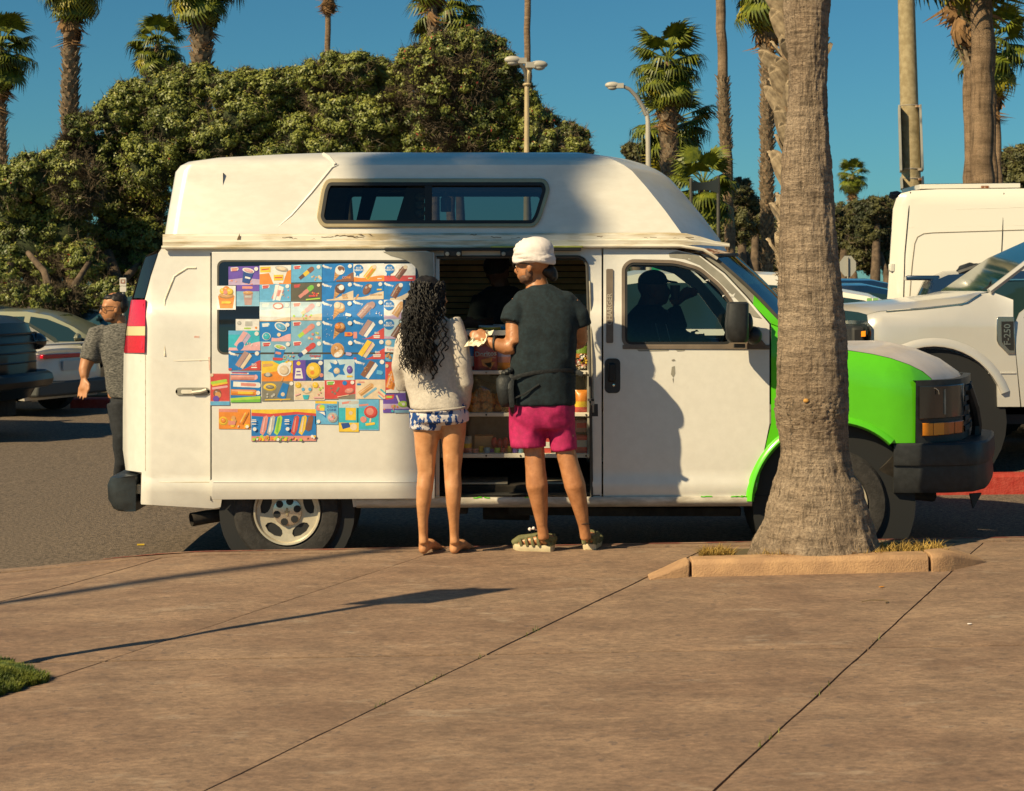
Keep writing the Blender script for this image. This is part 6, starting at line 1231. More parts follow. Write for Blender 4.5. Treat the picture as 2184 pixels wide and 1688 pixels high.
# ---- the big trunk in front of the van
big = thing('palm_tree', 'big close palm trunk standing in the raised kerb before the green wing', 'palm', (1.75, 10.0, .2))
prof = [(-260, 1684, 1766), (-100, 1676, 1768), (0, 1673, 1769), (70, 1677, 1765), (170, 1684, 1762), (230, 1683, 1763), (290, 1674, 1769), (350, 1667, 1773), (460, 1666, 1779), (540, 1661, 1786), (640, 1661, 1797), (736, 1660, 1805), (830, 1658, 1808), (880, 1656, 1808), (957, 1666, 1807), (1000, 1660, 1816), (1041, 1648, 1838), (1097, 1634, 1854), (1140, 1619, 1866), (1166, 1606, 1876), (1190, 1596, 1884)]
mb = MB(); NA = 110; rings = []; DB = 10.0
def prof_at(y):
    for (a, l0, r0), (c, l1, r1) in zip(prof, prof[1:]):
        if y <= c: u = (y - a) / (c - a); u = u * u * (3 - 2 * u) * .5 + u * .5; return l0 + (l1 - l0) * u, r0 + (r1 - r0) * u
    return prof[-1][1:]
for y in np.linspace(1190, -260, 420):
    l, r = prof_at(y); c = P((l + r) / 2, y, DB); w = (r - l) / 2 * DB / F; ring = []
    flare = sstep(1060, 1180, y); knot = math.exp(-((y - 872) / 34) ** 2)
    for k in range(NA):
        a = 2 * PI * k / NA; ca, sa = math.cos(a), math.sin(a)
        d = .009 * noise.noise(Vector((ca * 3.2, sa * 3.2, y * .012))) + .006 * noise.noise(Vector((ca * 11, sa * 11, y * .06))) + .0035 * noise.noise(Vector((ca * 1.5, sa * 1.5, y * .33))) + .0045 * abs(noise.noise(Vector((ca * 16, sa * 16, y * .010))))
        d += flare * .035 * (noise.noise(Vector((ca * 5, sa * 5, 3))) + .5 * noise.noise(Vector((ca * 12, sa * 12, y * .03))))
        d += knot * .012 * max(0, -sa + .25 - .4 * ca) * (1 + 1.6 * noise.noise(Vector((ca * 26, sa * 26, y * .25))))
        ring.append(Vector((c.x + (w + d) * ca, DB + (w + d) * sa, c.z)))
    rings.append(ring)
mb.loft(rings, True, True); mb.build('trunk', M_bark, big, smooth=180)
FRb = frond_mesh('frond', M_frond, 1.1, 1.1, .4, 26, 11)
for k in range(26):
    q = random.Random(k); o = bpy.data.objects.new('frond', FRb); COL.objects.link(o); attach(o, big); o.location = P(1720, -330, DB) + Vector((0, 0, 3.4)); o.rotation_euler = (0, -math.radians(70 - 4.6 * k), k * 2.4)
# frayed fibres on the trunk's left edge and at its foot
mb = MB(); q = random.Random(17)
for k in range(70):
    y = q.uniform(470, 640) if k < 40 else q.uniform(840, 905); l, r = prof_at(y); x = l + (2 if k < 40 else q.uniform(5, 90)); p = P(x, y, DB - (0 if k < 40 else .19)); v = Vector((q.uniform(-.05, -.01), q.uniform(-.02, .0), q.uniform(-.03, .045)))
    mb.add([p, p + v * .6 + Vector((0, 0, .004)), p + v, p + Vector((.003, 0, -.006))], [(0, 1, 2, 3)])
fb = mb.build('bark_fibres', M_boot, big, smooth=0); fb['kind'] = 'stuff'
mb = MB(); mb.ell(P(1719, 855, DB - .215), (.016, .008, .013), 10, 7); mb.build('sap_scar', mat('orange_heartwood', (.50, .26, .06), .8, var=.3, vscale=60), big)
# ---- the palm with large leaf bases right behind the big trunk
D2 = 20.0
bp2 = thing('palm_tree', 'palm with large criss cross leaf bases right behind the big trunk', 'palm', (P(1704, 0, D2).x, D2, gz(3.3, D2)))
ax2 = lambda y: (P(1703 - (y < 300) * 0, y, D2), 36 * D2 / F)
mb = MB(); mb.tube([P(1703, 1010, D2), P(1703, 500, D2), P(1703, 0, D2), P(1703, -260, D2)], [.17, .19, .20, .22], 16); mb.build('trunk', M_barkf, bp2, smooth=60)
mb = MB(); mb.add([(-.10, 0, 0), (.10, 0, 0), (.095, .05, .12), (-.095, .05, .12), (.06, .10, .24), (-.06, .10, .24), (.045, .11, .29), (-.01, .13, .31), (-.04, .10, .27), (0, -.02, .05)], [(0, 1, 2, 3), (3, 2, 4, 5), (5, 4, 6, 7, 8)])
bm_ = bpy.data.meshes.new('leaf_base'); V = mb.v; bm_.from_pydata(V + [(x, y - .035, z + .01) for x, y, z in V], [], mb.f + [[i + 10 for i in reversed(f)] for f in mb.f] + [[0, 3, 13, 10], [3, 5, 15, 13], [5, 8, 18, 15], [1, 11, 12, 2], [2, 12, 14, 4], [4, 14, 16, 6], [6, 16, 17, 7], [7, 17, 18, 8]]); bm_.materials.append(mat('big_leaf_base', (.27, .20, .125), .9, var=.4, vscale=12, stretch=(1, 1, .4), col2=(.44, .34, .22)))
q = random.Random(2); row = 0; y = 640
while y > -60:
    c, r = ax2(y)
    for k in range(8):
        a = 2 * PI * (k + .5 * (row % 2)) / 8; o = bpy.data.objects.new('leaf_base', bm_); COL.objects.link(o); attach(o, bp2); o.location = c + Vector((math.cos(a), math.sin(a), 0)) * r * q.uniform(.84, .98) + Vector((0, 0, q.uniform(-.07, .07))); o.rotation_euler = (q.uniform(-.35, .25), q.uniform(-.6, .6), a - PI / 2 + q.uniform(-.25, .25)); sc = q.uniform(.65, 1.3); o.scale = (sc * 1.15, sc, sc)
    y -= 40; row += 1
for k in range(18):
    o = bpy.data.objects.new('frond', FRb); COL.objects.link(o); attach(o, bp2); o.location = P(1722, -300, D2) + Vector((0, 0, .3)); o.rotation_euler = (0, -math.radians(70 - 5.2 * k), k * 2.4)
# ---- a palm out of the frame on the left whose shade lies on the van's roof and across the pavement
offp = thing('palm_tree', 'slender palm standing on the pavement left of the camera, its shade on the roof', 'palm', (-10.9, 2.68, szf(-6, 2)))
mb = MB(); mb.tube([(-10.9, 2.68, 0), (-10.88, 2.68, 2), (-10.75, 2.68, 6), (-10.4, 2.68, 10.6), (-10.43, 2.68, 12.9)], [.065, .06, .065, .08, .09], 12); mb.build('trunk', M_barkf, offp)
for k in range(64):
    q = random.Random(k); f = (k + .5) / 64; o = bpy.data.objects.new('frond', FRb if k % 2 else FR[0]); COL.objects.link(o); attach(o, offp); o.location = (-10.45, 2.68, 13.2 - .35 * f); o.rotation_euler = (0, -math.radians(70 - 120 * f), k * 2.4); o.scale = (.36, .36, .36)

# ------------------------------------------------------------------ trees
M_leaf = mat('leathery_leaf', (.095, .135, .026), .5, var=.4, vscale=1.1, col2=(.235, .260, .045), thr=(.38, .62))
M_leafl = mat('pale_leaf', (.25, .255, .044), .5, var=.3, vscale=1.5, col2=(.38, .36, .07))  # paler leaf for the upper faces of each clump
M_core = mat('crown_shade_core', (.035, .048, .016), .95, var=.4, vscale=4)  # dark core colour stands in for the shade inside the crowns
M_twig = mat('dry_twigs', (.125, .094, .058), .95, var=.4, vscale=2)
M_limb = mat('grey_limb', (.115, .080, .052), .95, var=.4, vscale=4, bump=.5, bscale=20)
M_bloom = mat('red_bloom', (.30, .03, .02), .7)
M_leafd = mat('dull_far_leaf', (.05, .064, .018), .6, var=.45, vscale=.9, col2=(.115, .11, .028), thr=(.38, .62))
def quads(name, cen, nor, L, W, mats, parent, mi=None, seed=0):
    """thousands of small leaf-shaped faces, each with its own direction"""
    g = np.random.default_rng(seed); n = len(cen); nor = nor / np.linalg.norm(nor, axis=1, keepdims=True)
    r = g.normal(size=(n, 3)); t = np.cross(nor, r); t /= np.linalg.norm(t, axis=1, keepdims=True); u = np.cross(nor, t); L = np.asarray(L)[:, None]; W = np.asarray(W)[:, None]
    v = np.empty((n, 4, 3)); v[:, 0] = cen - t * L / 2; v[:, 1] = cen + u * W / 2 + t * L * .08; v[:, 2] = cen + t * L / 2 - nor * L * .12; v[:, 3] = cen - u * W / 2 + t * L * .08
    me = bpy.data.meshes.new(name); me.vertices.add(n * 4); me.vertices.foreach_set('co', v.reshape(-1)); me.loops.add(n * 4); me.loops.foreach_set('vertex_index', np.arange(n * 4)); me.polygons.add(n); me.polygons.foreach_set('loop_start', np.arange(n) * 4); me.polygons.foreach_set('loop_total', np.full(n, 4))
    for m in mats: me.materials.append(m)
    if mi is not None: me.polygons.foreach_set('material_index', mi)
    me.update(); me.validate(); o = bpy.data.objects.new(name, me); COL.objects.link(o); attach(o, parent); return o
def tree(label, D, lobes, trunks, seed=0, dens=1., leafk=1., mats=None, group='bushy trees beyond the parking lot', cat='tree', bloom=0., name='bushy_tree', spread=1.6):
    g = np.random.default_rng(seed); q = random.Random(seed); mats = mats or [M_leaf, M_leafl, M_bloom]
    x0 = trunks[0][0] if trunks else lobes[0][0]; root = thing(name, label, cat, (P(x0, 0, D).x, D, gz(0, D) + .5), group=group); C_, N_, L_, W_, MI = [], [], [], [], []; TC, TN, TL = [], [], []; core = MB(); limbs = MB()
    for (x, y, r, *k) in lobes:
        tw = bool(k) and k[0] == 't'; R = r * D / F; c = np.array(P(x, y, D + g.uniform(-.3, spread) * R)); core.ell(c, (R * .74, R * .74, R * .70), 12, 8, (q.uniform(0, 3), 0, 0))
        ncl = int(44 if not tw else 22); u = g.normal(size=(ncl, 3)); u[:, 1] = -np.abs(u[:, 1]) * 1.1 + g.uniform(0, .5, ncl); u[:, 2] += .25; u /= np.linalg.norm(u, axis=1, keepdims=True); cc = c + u * R * g.uniform(.70, 1.02, (ncl, 1))
        for j in range(ncl):
            n = int(230 * dens); rr = R * g.uniform(.13, .30); d = g.normal(size=(n, 3)); d[:, 2] += .35; d /= np.linalg.norm(d, axis=1, keepdims=True); d2 = d * np.array([1, 1, .75]); p = cc[j] + d2 * rr * np.abs(g.normal(.75, .38, (n, 1)))
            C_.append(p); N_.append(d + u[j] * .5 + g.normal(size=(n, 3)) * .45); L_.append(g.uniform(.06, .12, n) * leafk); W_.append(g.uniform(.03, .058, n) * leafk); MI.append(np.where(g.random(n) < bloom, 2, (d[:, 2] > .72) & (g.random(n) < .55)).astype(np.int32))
        nt = int(1500 if tw else 220); d = g.normal(size=(nt, 3)); d[:, 1] = -np.abs(d[:, 1]); d[:, 2] += .2; d /= np.linalg.norm(d, axis=1, keepdims=True); TC.append(c + d * R * g.uniform(.72, 1.03, (nt, 1))); TN.append(np.cross(d, g.normal(size=(nt, 3)))); TL.append(g.uniform(.25, .7, nt))
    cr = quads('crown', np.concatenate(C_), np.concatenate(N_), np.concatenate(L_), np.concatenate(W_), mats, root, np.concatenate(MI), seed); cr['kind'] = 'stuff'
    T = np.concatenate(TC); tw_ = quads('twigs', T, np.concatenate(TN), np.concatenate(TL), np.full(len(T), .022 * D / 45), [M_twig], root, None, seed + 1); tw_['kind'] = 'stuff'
    ic = core.build('shade_core', M_core, root, smooth=60); ic['kind'] = 'stuff'
    for tr in trunks:
        mb = MB(); pts = [P(a, b, D + dd) for a, b, dd in tr[2]]; mb.tube(pts, list(np.linspace(tr[1], tr[1] * .55, len(pts))), 8); mb.build('trunk', M_limb, root, smooth=60)
    return root
tree('low dark bushy tree filling the left edge behind the parked cars', 44, [(20, 405, 52), (70, 372, 46), (120, 362, 42), (30, 460, 75), (110, 420, 70), (60, 540, 70), (170, 400, 60, 't'), (140, 500, 65), (10, 590, 40), (100, 585, 45, 't'), (180, 560, 45)],
     [(20, .2, [(18, 690, 0), (22, 640, 0), (20, 560, 0)]), (80, .13, [(150, 690, -1), (110, 640, -1), (95, 580, -1), (60, 540, 0)]), (140, .13, [(135, 690, -1), (140, 640, -1), (165, 600, -1), (190, 560, 0)])], 1, group=None, bloom=.004)
tree('spindly grey shrub topping the bushes beside the collared palm', 46, [(175, 275, 28), (160, 262, 20), (190, 262, 22), (170, 320, 45, 't'), (150, 335, 35, 't')], [(170, .1, [(175, 640, 0), (172, 480, 0), (170, 330, 0)])], 2, .7, group=None, name='spindly_shrub', cat='shrub')
tree('broad dense bushy tree behind the rear end of the van', 46, [(245, 250, 45), (280, 215, 45), (330, 205, 45), (385, 190, 48), (430, 180, 40), (300, 270, 70), (380, 260, 70), (250, 330, 60), (330, 350, 75), (230, 420, 70), (300, 440, 75, 't'), (410, 340, 70), (250, 510, 65), (330, 520, 60), (230, 570, 45, 't'), (300, 580, 40)],
     [(240, .25, [(225, 690, -1), (235, 640, -1), (250, 600, -1), (230, 540, 0)]), (260, .2, [(275, 690, -1), (250, 650, -1), (215, 615, -1), (190, 575, 0)]), (200, .16, [(195, 690, -1), (215, 640, -1), (262, 600, -1), (300, 560, 0)])], 3, group=None, bloom=.003)
tree('bushy tree with a rounded top right above the rear of the roof', 45, [(650, 220, 44), (660, 340, 50), (560, 360, 60), (490, 200, 45), (530, 185, 38), (580, 190, 42), (625, 185, 40), (520, 250, 65), (600, 250, 65), (470, 300, 65), (560, 310, 60, 't'), (630, 300, 55), (500, 370, 60), (600, 370, 60)], [(540, .2, [(540, 690, 1), (540, 560, 1), (530, 420, 1)])], 4, group=None)
tree('bushy tree with a flat dark top between the thin palm and the tallest bush', 44, [(640, 290, 50), (800, 320, 60), (870, 320, 60), (740, 300, 60), (860, 250, 50), (670, 165, 36), (715, 150, 38), (765, 152, 38), (810, 160, 36), (700, 205, 50, 't'), (770, 205, 50), (730, 260, 55), (800, 265, 60), (690, 320, 55), (760, 320, 50), (850, 180, 40), (840, 240, 50, 't')], [(745, .16, [(745, 690, 1), (748, 520, 1), (740, 380, 1)])], 5, group=None)
tree('tallest bushy tree with dry brown twigs and red blooms above the roof window', 43, [(905, 130, 38), (950, 108, 40), (1000, 100, 40), (1045, 112, 38), (1075, 150, 40), (930, 175, 62, 't'), (1000, 180, 66, 't'), (1060, 205, 55), (1110, 215, 40), (940, 250, 60, 't'), (1020, 265, 62), (1090, 275, 60), (900, 300, 55), (980, 325, 50, 't'), (1150, 270, 42), (1160, 315, 42), (1070, 330, 50), (870, 130, 26)], [(980, .18, [(980, 690, 1), (985, 540, 1), (980, 400, 1)])], 6, group=None, bloom=.02)
tree('low scrub under the canopy on the earth bank behind the parked cars', 42, [(-10, 640, 34), (40, 632, 30), (95, 640, 32), (140, 645, 30, 't'), (190, 640, 32), (235, 632, 36), (285, 640, 36), (330, 632, 40)], [], 21, .8, group=None, name='low_scrub', cat='shrub')
tree('small dark bush at the right end of the bushy row', 47, [(1210, 285, 24), (1232, 295, 24), (1225, 325, 32), (1245, 330, 18)], [(1225, .12, [(1225, 690, 0), (1225, 500, 0), (1225, 320, 0)])], 7, group=None)
for lab, D, lob, tr, sd in (('small brown leaved tree behind the single street lamp', 75, [(1345, 322, 16), (1360, 335, 22), (1378, 318, 18), (1358, 375, 36)], 1358, 11),
    ('round dull green tree right of the low bright palm', 80, [(1578, 408, 26), (1590, 440, 34), (1570, 480, 40), (1610, 470, 34), (1550, 440, 30)], 1582, 12),
    ('dull green tree low behind the windscreen and the slim trunks', 85, [(1620, 490, 40), (1650, 505, 40), (1560, 520, 44), (1600, 545, 46), (1640, 560, 44)], 1610, 13),
    ('dark tree between the big trunk and the white van', 88, [(1795, 468, 34), (1790, 520, 46), (1770, 470, 34), (1820, 545, 36), (1780, 570, 40)], 1800, 14),
    ('broad dull tree over the stop sign touching the white van', 84, [(1838, 455, 30), (1868, 446, 26), (1895, 452, 30), (1850, 495, 44), (1890, 500, 46), (1865, 545, 40), (1835, 540, 34), (1905, 550, 40)], 1868, 15),
    ('rounded tree at the right edge above the white van', 75, [(2158, 345, 30), (2185, 345, 34), (2165, 385, 40), (2195, 395, 40), (2150, 420, 40)], 2170, 16),
    ('dark tree behind the legs of the palm group right of the roof', 90, [(1480, 560, 50), (1420, 580, 50), (1360, 590, 40), (1530, 590, 40)], 1470, 17)):
    tree(lab, D, lob, [(tr, .3, [(tr - 4, 640, -1), (tr, 570, -1), (tr + 2, 480, 0)]), (tr, .2, [(tr + 26, 640, -1), (tr + 22, 585, -1), (tr + 10, 540, 0)])], sd, .8, 1.7, [M_leafd, M_leafd, M_leafd], None)
# ---- grass tuft, dry weeds, litter on the pavement
M_grass = mat('grass_blade', (.065, .12, .008), .6, var=.4, vscale=6, col2=(.19, .21, .02))
M_dry = mat('dry_weed', (.36, .23, .05), .8, var=.4, vscale=12)
def blades(name, M, pts, hmin, hmax, w, seed, lean=.5):
    q = random.Random(seed); mb = MB()
    for p in pts:
        h = q.uniform(hmin, hmax); a = q.uniform(0, 6.28); l = q.uniform(.1, lean) * h; e = Vector((math.cos(a), math.sin(a), 0)); s = Vector((-e.y, e.x, 0)) * w; p = Vector(p); m = p + Vector((0, 0, h * .6)) + e * l * .3; t = p + Vector((0, 0, h)) + e * l
        mb.add([p - s, p + s, m + s * .7, m - s * .7, t], [(0, 1, 2, 3), (3, 2, 4)])
    return mb.build(name, M, None, smooth=0)
def tuft_depth(X, Y): return min(joint_x(-1, Y) + .02 - X, (7.28 + (-1.95 - X) * 1.09 - Y) / 1.48)
def tuft_z(X, Y): return szf(X, Y) + .07 * sstep(0, .30, tuft_depth(X, Y)) * (1 + .3 * noise.noise(Vector((X * 6, Y * 6, 0))))
q = random.Random(41); pts = []
while len(pts) < 13000:
    X = q.uniform(-2.9, -1.9); Y = q.uniform(6.5, 7.75); d = tuft_depth(X, Y) + .03 * noise.noise(Vector((X * 14, Y * 14, 0)))
    if d > 0 and X > -.31 * Y: pts.append((X, Y, tuft_z(X, Y) - .008))
tag(blades('grass_tuft', M_grass, pts, .012, .040, .0032, 42, 1.0), 'mound of short green grass spilling onto the pavement at the left edge', 'grass', kind='stuff')
mb = MB(); vs = [(X, Y, (tuft_z(X, Y) if tuft_depth(X, Y) > 0 else szf(X, Y) - .012)) for Y in np.linspace(6.5, 7.75, 36) for X in np.linspace(-2.9, -1.9, 40)]
mb.add(vs, [(j * 40 + i, j * 40 + i + 1, (j + 1) * 40 + i + 1, (j + 1) * 40 + i) for j in range(35) for i in range(39)]); tag(mb.build('grass_soil', M_earth, smooth=60), kind='structure')
def weed(label, X0, X1, Y0, Y1, n, h, seed):
    q = random.Random(seed); pts = [];
    for k in range(n): X, Y = q.uniform(X0, X1), q.uniform(Y0, Y1); pts.append((X, Y, szf(X, Y) + .05))
    o = blades('dry_weed', M_dry, pts, h * .3, h, .0035, seed, 1.6); tag(o, label, 'weed', 'dry weeds in the tree well')
    return o
weed('round dry weed clump left of the big trunk\'s foot', 1.09, 1.27, 9.75, 9.95, 700, .085, 1); weed('straggling dry weeds along the kerb right of the big trunk', 2.14, 2.52, 9.8, 10.1, 560, .075, 2); weed('dry weed fringe around the front of the big trunk\'s foot', 1.4, 2.15, 9.68, 9.78, 620, .08, 3)
def tiny(name, label, cat, X, Y, size, M, rz=.3):
    mb = MB(); mb.ell((X, Y, szf(X, Y) + size[2] / 2 + .003), (size[0] / 2, size[1] / 2, size[2] / 2), 8, 5, (0, 0, rz)); tag(mb.build(name, M), label, cat)
def gp_(x, y): D = 5930 / (y - 615); X = (x - CX) * D / F; D = F * (H - szf(X, 8)) / (y - 615); return (x - CX) * D / F, D
X, Y = gp_(1880, 1254); tiny('fallen_leaf', 'small orange leaf lying on the pavement in front of the tree well', 'leaf', X, Y, (.035, .018, .006), mat('orange_leaf', (.5, .20, .02), .8))
X, Y = gp_(1867, 1286); mb = MB(); mb.tube([(X - .07, Y, szf(X, Y) + .006), (X - .02, Y + .012, szf(X, Y) + .012), (X + .05, Y + .012, szf(X, Y) + .012), (X + .065, Y - .005, szf(X, Y) + .006), (X + .045, Y - .03, szf(X, Y) + .005)], .003, 5); tag(mb.build('twig', M_crack), 'thin dark hooked twig on the pavement below the orange leaf', 'twig')
for n_, (x, y, lab) in enumerate(((2068, 1333, 'white litter speck on the right of the pavement'), (1460, 1200, 'white scrap on the pavement just left of the tree well kerb'), (300, 1160, 'yellow scrap on the asphalt behind the van'))):
    X, Y = gp_(x, y); 
    if n_ == 2: Y = F * (H - .0) / (y - 615); X = (x - CX) * Y / F; mb = MB(); mb.box((X, Y, gz(X, Y) + .008), (.05, .02, .008), (0, 0, .2)); tag(mb.build('litter', ink('yellow'), smooth=0), lab, 'litter')
    else: tiny('litter', lab, 'litter', X, Y, (.028, .016, .006), M_turb)
mb = MB(); q = random.Random(71); pts = []
for k in range(220):
    i = q.choice((0, 0, 1)); Y = q.uniform(6.3, 8.2) if i == 0 else q.uniform(6, 8.5); X = joint_x(i, Y) + q.gauss(0, .008)
    if noise.noise(Vector((Y * 3, i, 0))) > .12: pts.append((X, Y, szf(X, Y) - .012))
tag(blades('joint_weeds', M_grass, pts, .015, .035, .002, 72, 1.2), 'tiny grass growing in the pavement joint', 'grass', kind='stuff')
# ------------------------------------------------------------------ parked vehicles
M_cglass = mat('dark_car_glass', (.015, .035, .038), .06, spec=.9)
M_silver = mat('pearl_silver_paint', (.60, .58, .54), .28, metal=.25, coat=.8, var=.03, vscale=2)
M_sage = mat('sage_metallic_paint', (.20, .205, .135), .35, metal=.3, coat=.7)
M_cwhite = mat('white_car_paint', (.70, .67, .60), .3, coat=.6)
M_cblack = mat('black_car_paint', (.010, .013, .015), .3, spec=.35)
M_cblue = mat('blue_car_paint', (.008, .032, .085), .25, coat=.9, metal=.2)
M_cteal = mat('dark_teal_paint', (.006, .045, .06), .3, coat=.6)
M_cmaroon = mat('maroon_paint', (.10, .015, .02), .3, coat=.8)
M_wheel = mat('grey_wheel_disc', (.30, .28, .25), .4, metal=.4)
M_plate = mat('number_plate', (.55, .55, .52), .5)
def car(name, label, cat, X, Y, rz, paint, top, wins, screens, W=1.84, zb=.92, wheels=((1.42, .33), (-1.38, .33)), tumble=.24, group='parked cars', lamps=True, z0=None, extra=None):
    """top: outline from front bumper foot over the roof to the rear bumper foot, x forward; wins: side glass; screens: index pairs of the outline"""
    root = thing(name, label, cat, (X, Y, gz(X, Y) if z0 is None else z0), rz, group); L = max(p[0] for p in top); Lr = min(p[0] for p in top); Hm = max(p[1] for p in top)
    def w(z): return W / 2 - (.05 * max(0, (.45 - z) / .25)) - (tumble * ((z - zb) / (Hm - zb)) if z > zb else .03 * abs((z - .7) / .3) ** 2 if z < zb else 0)
    def warp(x, y, z):
        k = abs(y) / (W / 2); e = .20 * k ** 3.5 * (sstep(L - .7, L, x) - sstep(Lr + .7, Lr, x)); return Vector((x - e, y, z))
    out = list(top)
    for wx, r in sorted(wheels): out += [(wx + (r + .06) * math.cos(math.radians(a)), r + (r + .06) * math.sin(math.radians(a))) for a in np.linspace(190, -10, 15)] if True else []
    out = [p for p in out]
    mb = MB(); lv = [.45, .6, .75, zb, (zb + Hm) / 2]; xl = [L - .5, L - .25, Lr + .5, Lr + .25]
    for sg in (-1, 1): panel(out, [], lambda x, z: warp(x, sg * w(z), z), lv, xl, mb=mb)
    def strip(pts, off=0., M_=None, cols=11, ins=0.):
        rings = []
        for i, (x, z) in enumerate(pts):
            a, b = Vector(pts[max(0, i - 1)]), Vector(pts[min(len(pts) - 1, i + 1)]); d = (b - a).normalized(); n = Vector((d.y, -d.x)) * (1 if True else -1)
            if n.y < 0 and abs(n.y) > .3: n = -n
            if abs(n.y) <= .3 and n.x * x < 0: n = -n
            ww = w(z) - ins; cr = .035 * (.3 + abs(n.y)) + .03
            rings.append([warp(x + n.x * (off + cr * (1 - (y / ww) ** 2) * .6), y, z + n.y * (off + cr * (1 - (y / ww) ** 2) * .6)) for y in np.linspace(-ww, ww, cols)])
        return rings
    mb.loft(strip(top), False, False); bd = mb.build('body', paint, root, smooth=40, world=False)
    mb = MB(); mb.box(((L + Lr) / 2, 0, .42), ((L - Lr) * .86, W * .86, .4)); mb.build('underside', M_under, root, world=False, smooth=0)
    for pl in wins:
        for sg in (-1, 1): panel(pl, [], lambda x, z: warp(x, sg * (w(z) + .006), z), [], []).build('side_window', M_cglass, root, smooth=0, world=False)
    for i, j, nm in screens:
        a, b = Vector(top[i]), Vector(top[j]); pts = [tuple(a.lerp(b, t)) for t in (.06, .35, .65, .94)]
        MB().loft(strip(pts, .008, ins=.09), False, False).build(nm, M_cglass, root, smooth=60, world=False)
    for wx, r in wheels:
        for sg in (-1, 1):
            o = sg * (W / 2 - .02); t = MB().lathe([(r * .6, o - sg * .2), (r * .62, o), (r * .8, o + sg * .015), (r * .96, o), (r, o - sg * .04), (r, o - sg * .18), (r * .6, o - sg * .2)], (wx, 0, r), 'Y', 28).build('wheel', M_tyre, root, world=False, smooth=40)
            m2 = MB(); m2.lathe([(0, o + sg * .004), (r * .2, o + sg * .006), (r * .25, o - sg * .03), (r * .62, o - sg * .02), (r * .63, o)], (wx, 0, r), 'Y', 28); m2.build('rim', M_wheel, t, smooth=40)
            for k in range(5):
                a = 2 * PI * k / 5; m2 = MB(); m2.box((wx + r * .38 * math.cos(a), o - sg * .005, r + r * .38 * math.sin(a)), (r * .5, .03, r * .12), (0, -a, 0)); m2.build('spoke', M_wheel, t, smooth=0)
    if extra: extra(root, w, warp, L, Lr, Hm)
    return root
def sidebox(root, nm, M, x, z, sx, sz, w, warp, sy=.03, sides=(-1, 1), out=0.01):
    for sg in sides:
        mb = MB(); c = warp(x, sg * (w(z) + out), z); mb.box(c, (sx, sy, sz)); mb.build(nm, M, root, world=False, bevel=.006)
SEDAN = [(2.30, .22), (2.36, .42), (2.33, .60), (2.22, .72), (1.85, .82), (1.15, .94), (.70, 1.20), (.30, 1.38), (-.1, 1.45), (-.6, 1.45), (-1.05, 1.37), (-1.75, 1.07), (-2.15, 1.02), (-2.28, .95), (-2.34, .62), (-2.34, .40), (-2.28, .24)]
SEDW = [[(.95, .97), (.62, 1.19), (.25, 1.33), (-.02, 1.37), (-.06, .97)], [(-.16, .97), (-.12, 1.37), (-.55, 1.37), (-.95, 1.30), (-1.35, 1.08), (-1.40, .99)]]
SUV = [(2.25, .28), (2.32, .50), (2.28, .78), (2.15, .95), (1.75, 1.04), (1.15, 1.12), (.72, 1.42), (.40, 1.62), (.0, 1.70), (-1.2, 1.70), (-1.85, 1.66), (-2.02, 1.60), (-2.2, 1.20), (-2.28, .95), (-2.30, .55), (-2.24, .30)]
SUVW = [[(.98, 1.12), (.66, 1.38), (.36, 1.55), (.0, 1.60), (-.05, 1.10)], [(-.15, 1.10), (-.10, 1.60), (-.95, 1.60), (-1.0, 1.10)], [(-1.10, 1.12), (-1.05, 1.60), (-1.70, 1.56), (-1.85, 1.30), (-1.6, 1.14)]]
def mirrors(M, x=.82, z=1.0):
    def f(root, w, warp, L, Lr, Hm):
        for sg in (-1, 1): mb = MB(); mb.ell((x, sg * (w(z) + .12), z + .03), (.06, .11, .075), 10, 8); mb.tube([(x + .02, sg * w(z), z), (x + .01, sg * (w(z) + .08), z)], .02, 6); mb.build('door_mirror', M, root, world=False)
        sidebox(root, 'door_handle', M, -.05, .84, .18, .03, w, warp); sidebox(root, 'headlight', M_creamlens, L - .30, .66, .3, .1, w, warp, out=-.005); sidebox(root, 'tail_lamp', M_redlens, Lr + .22, .88, .34, .10, w, warp, out=-.004)
        mb = MB(); mb.box((Lr - .035, 0, .72), (.02, .5, .14)); mb.build('number_plate', M_plate, root, world=False)
        for sg in (-1, 1): mb = MB(); mb.box((.42, sg * (w(.6) + .002), .66), (.012, .01, .62)); mb.build('door_seam', M_trim, root, world=False); mb = MB(); mb.box((-.62, sg * (w(.6) + .002), .66), (.012, .01, .62)); mb.build('door_seam', M_trim, root, world=False)
    return f
XP = lambda px, D: (px - CX) * D / F
car('parked_car', 'sage green saloon car behind the person in grey, roof and door glass showing', 'car', XP(94, 28.5), 28.5, 0, M_sage, SEDAN, SEDW, [(5, 7, 'windscreen'), (10, 11, 'rear_screen')], extra=mirrors(M_sage), group=None)
def rearbits(root, w, warp, L, Lr, Hm):
    mirrors(M_cwhite)(root, w, warp, L, Lr, Hm)
    mb = MB(); mb.box((Lr + .06, 0, .40), (.22, 1.6, .22)); mb.build('bumper_insert', mat('grey_bumper_insert', (.07, .075, .075), .6), root, world=False, bevel=.04)
    mb = MB(); mb.box((Lr + .02, 0, .86), (.06, 1.3, .06)); mb.build('tail_lamp', M_redlens, root, world=False, bevel=.01)
    mb = MB(); mb.box((Lr + .10, 0, 1.03), (.26, 1.5, .03)); mb.build('boot_spoiler', M_cwhite, root, world=False, bevel=.01)
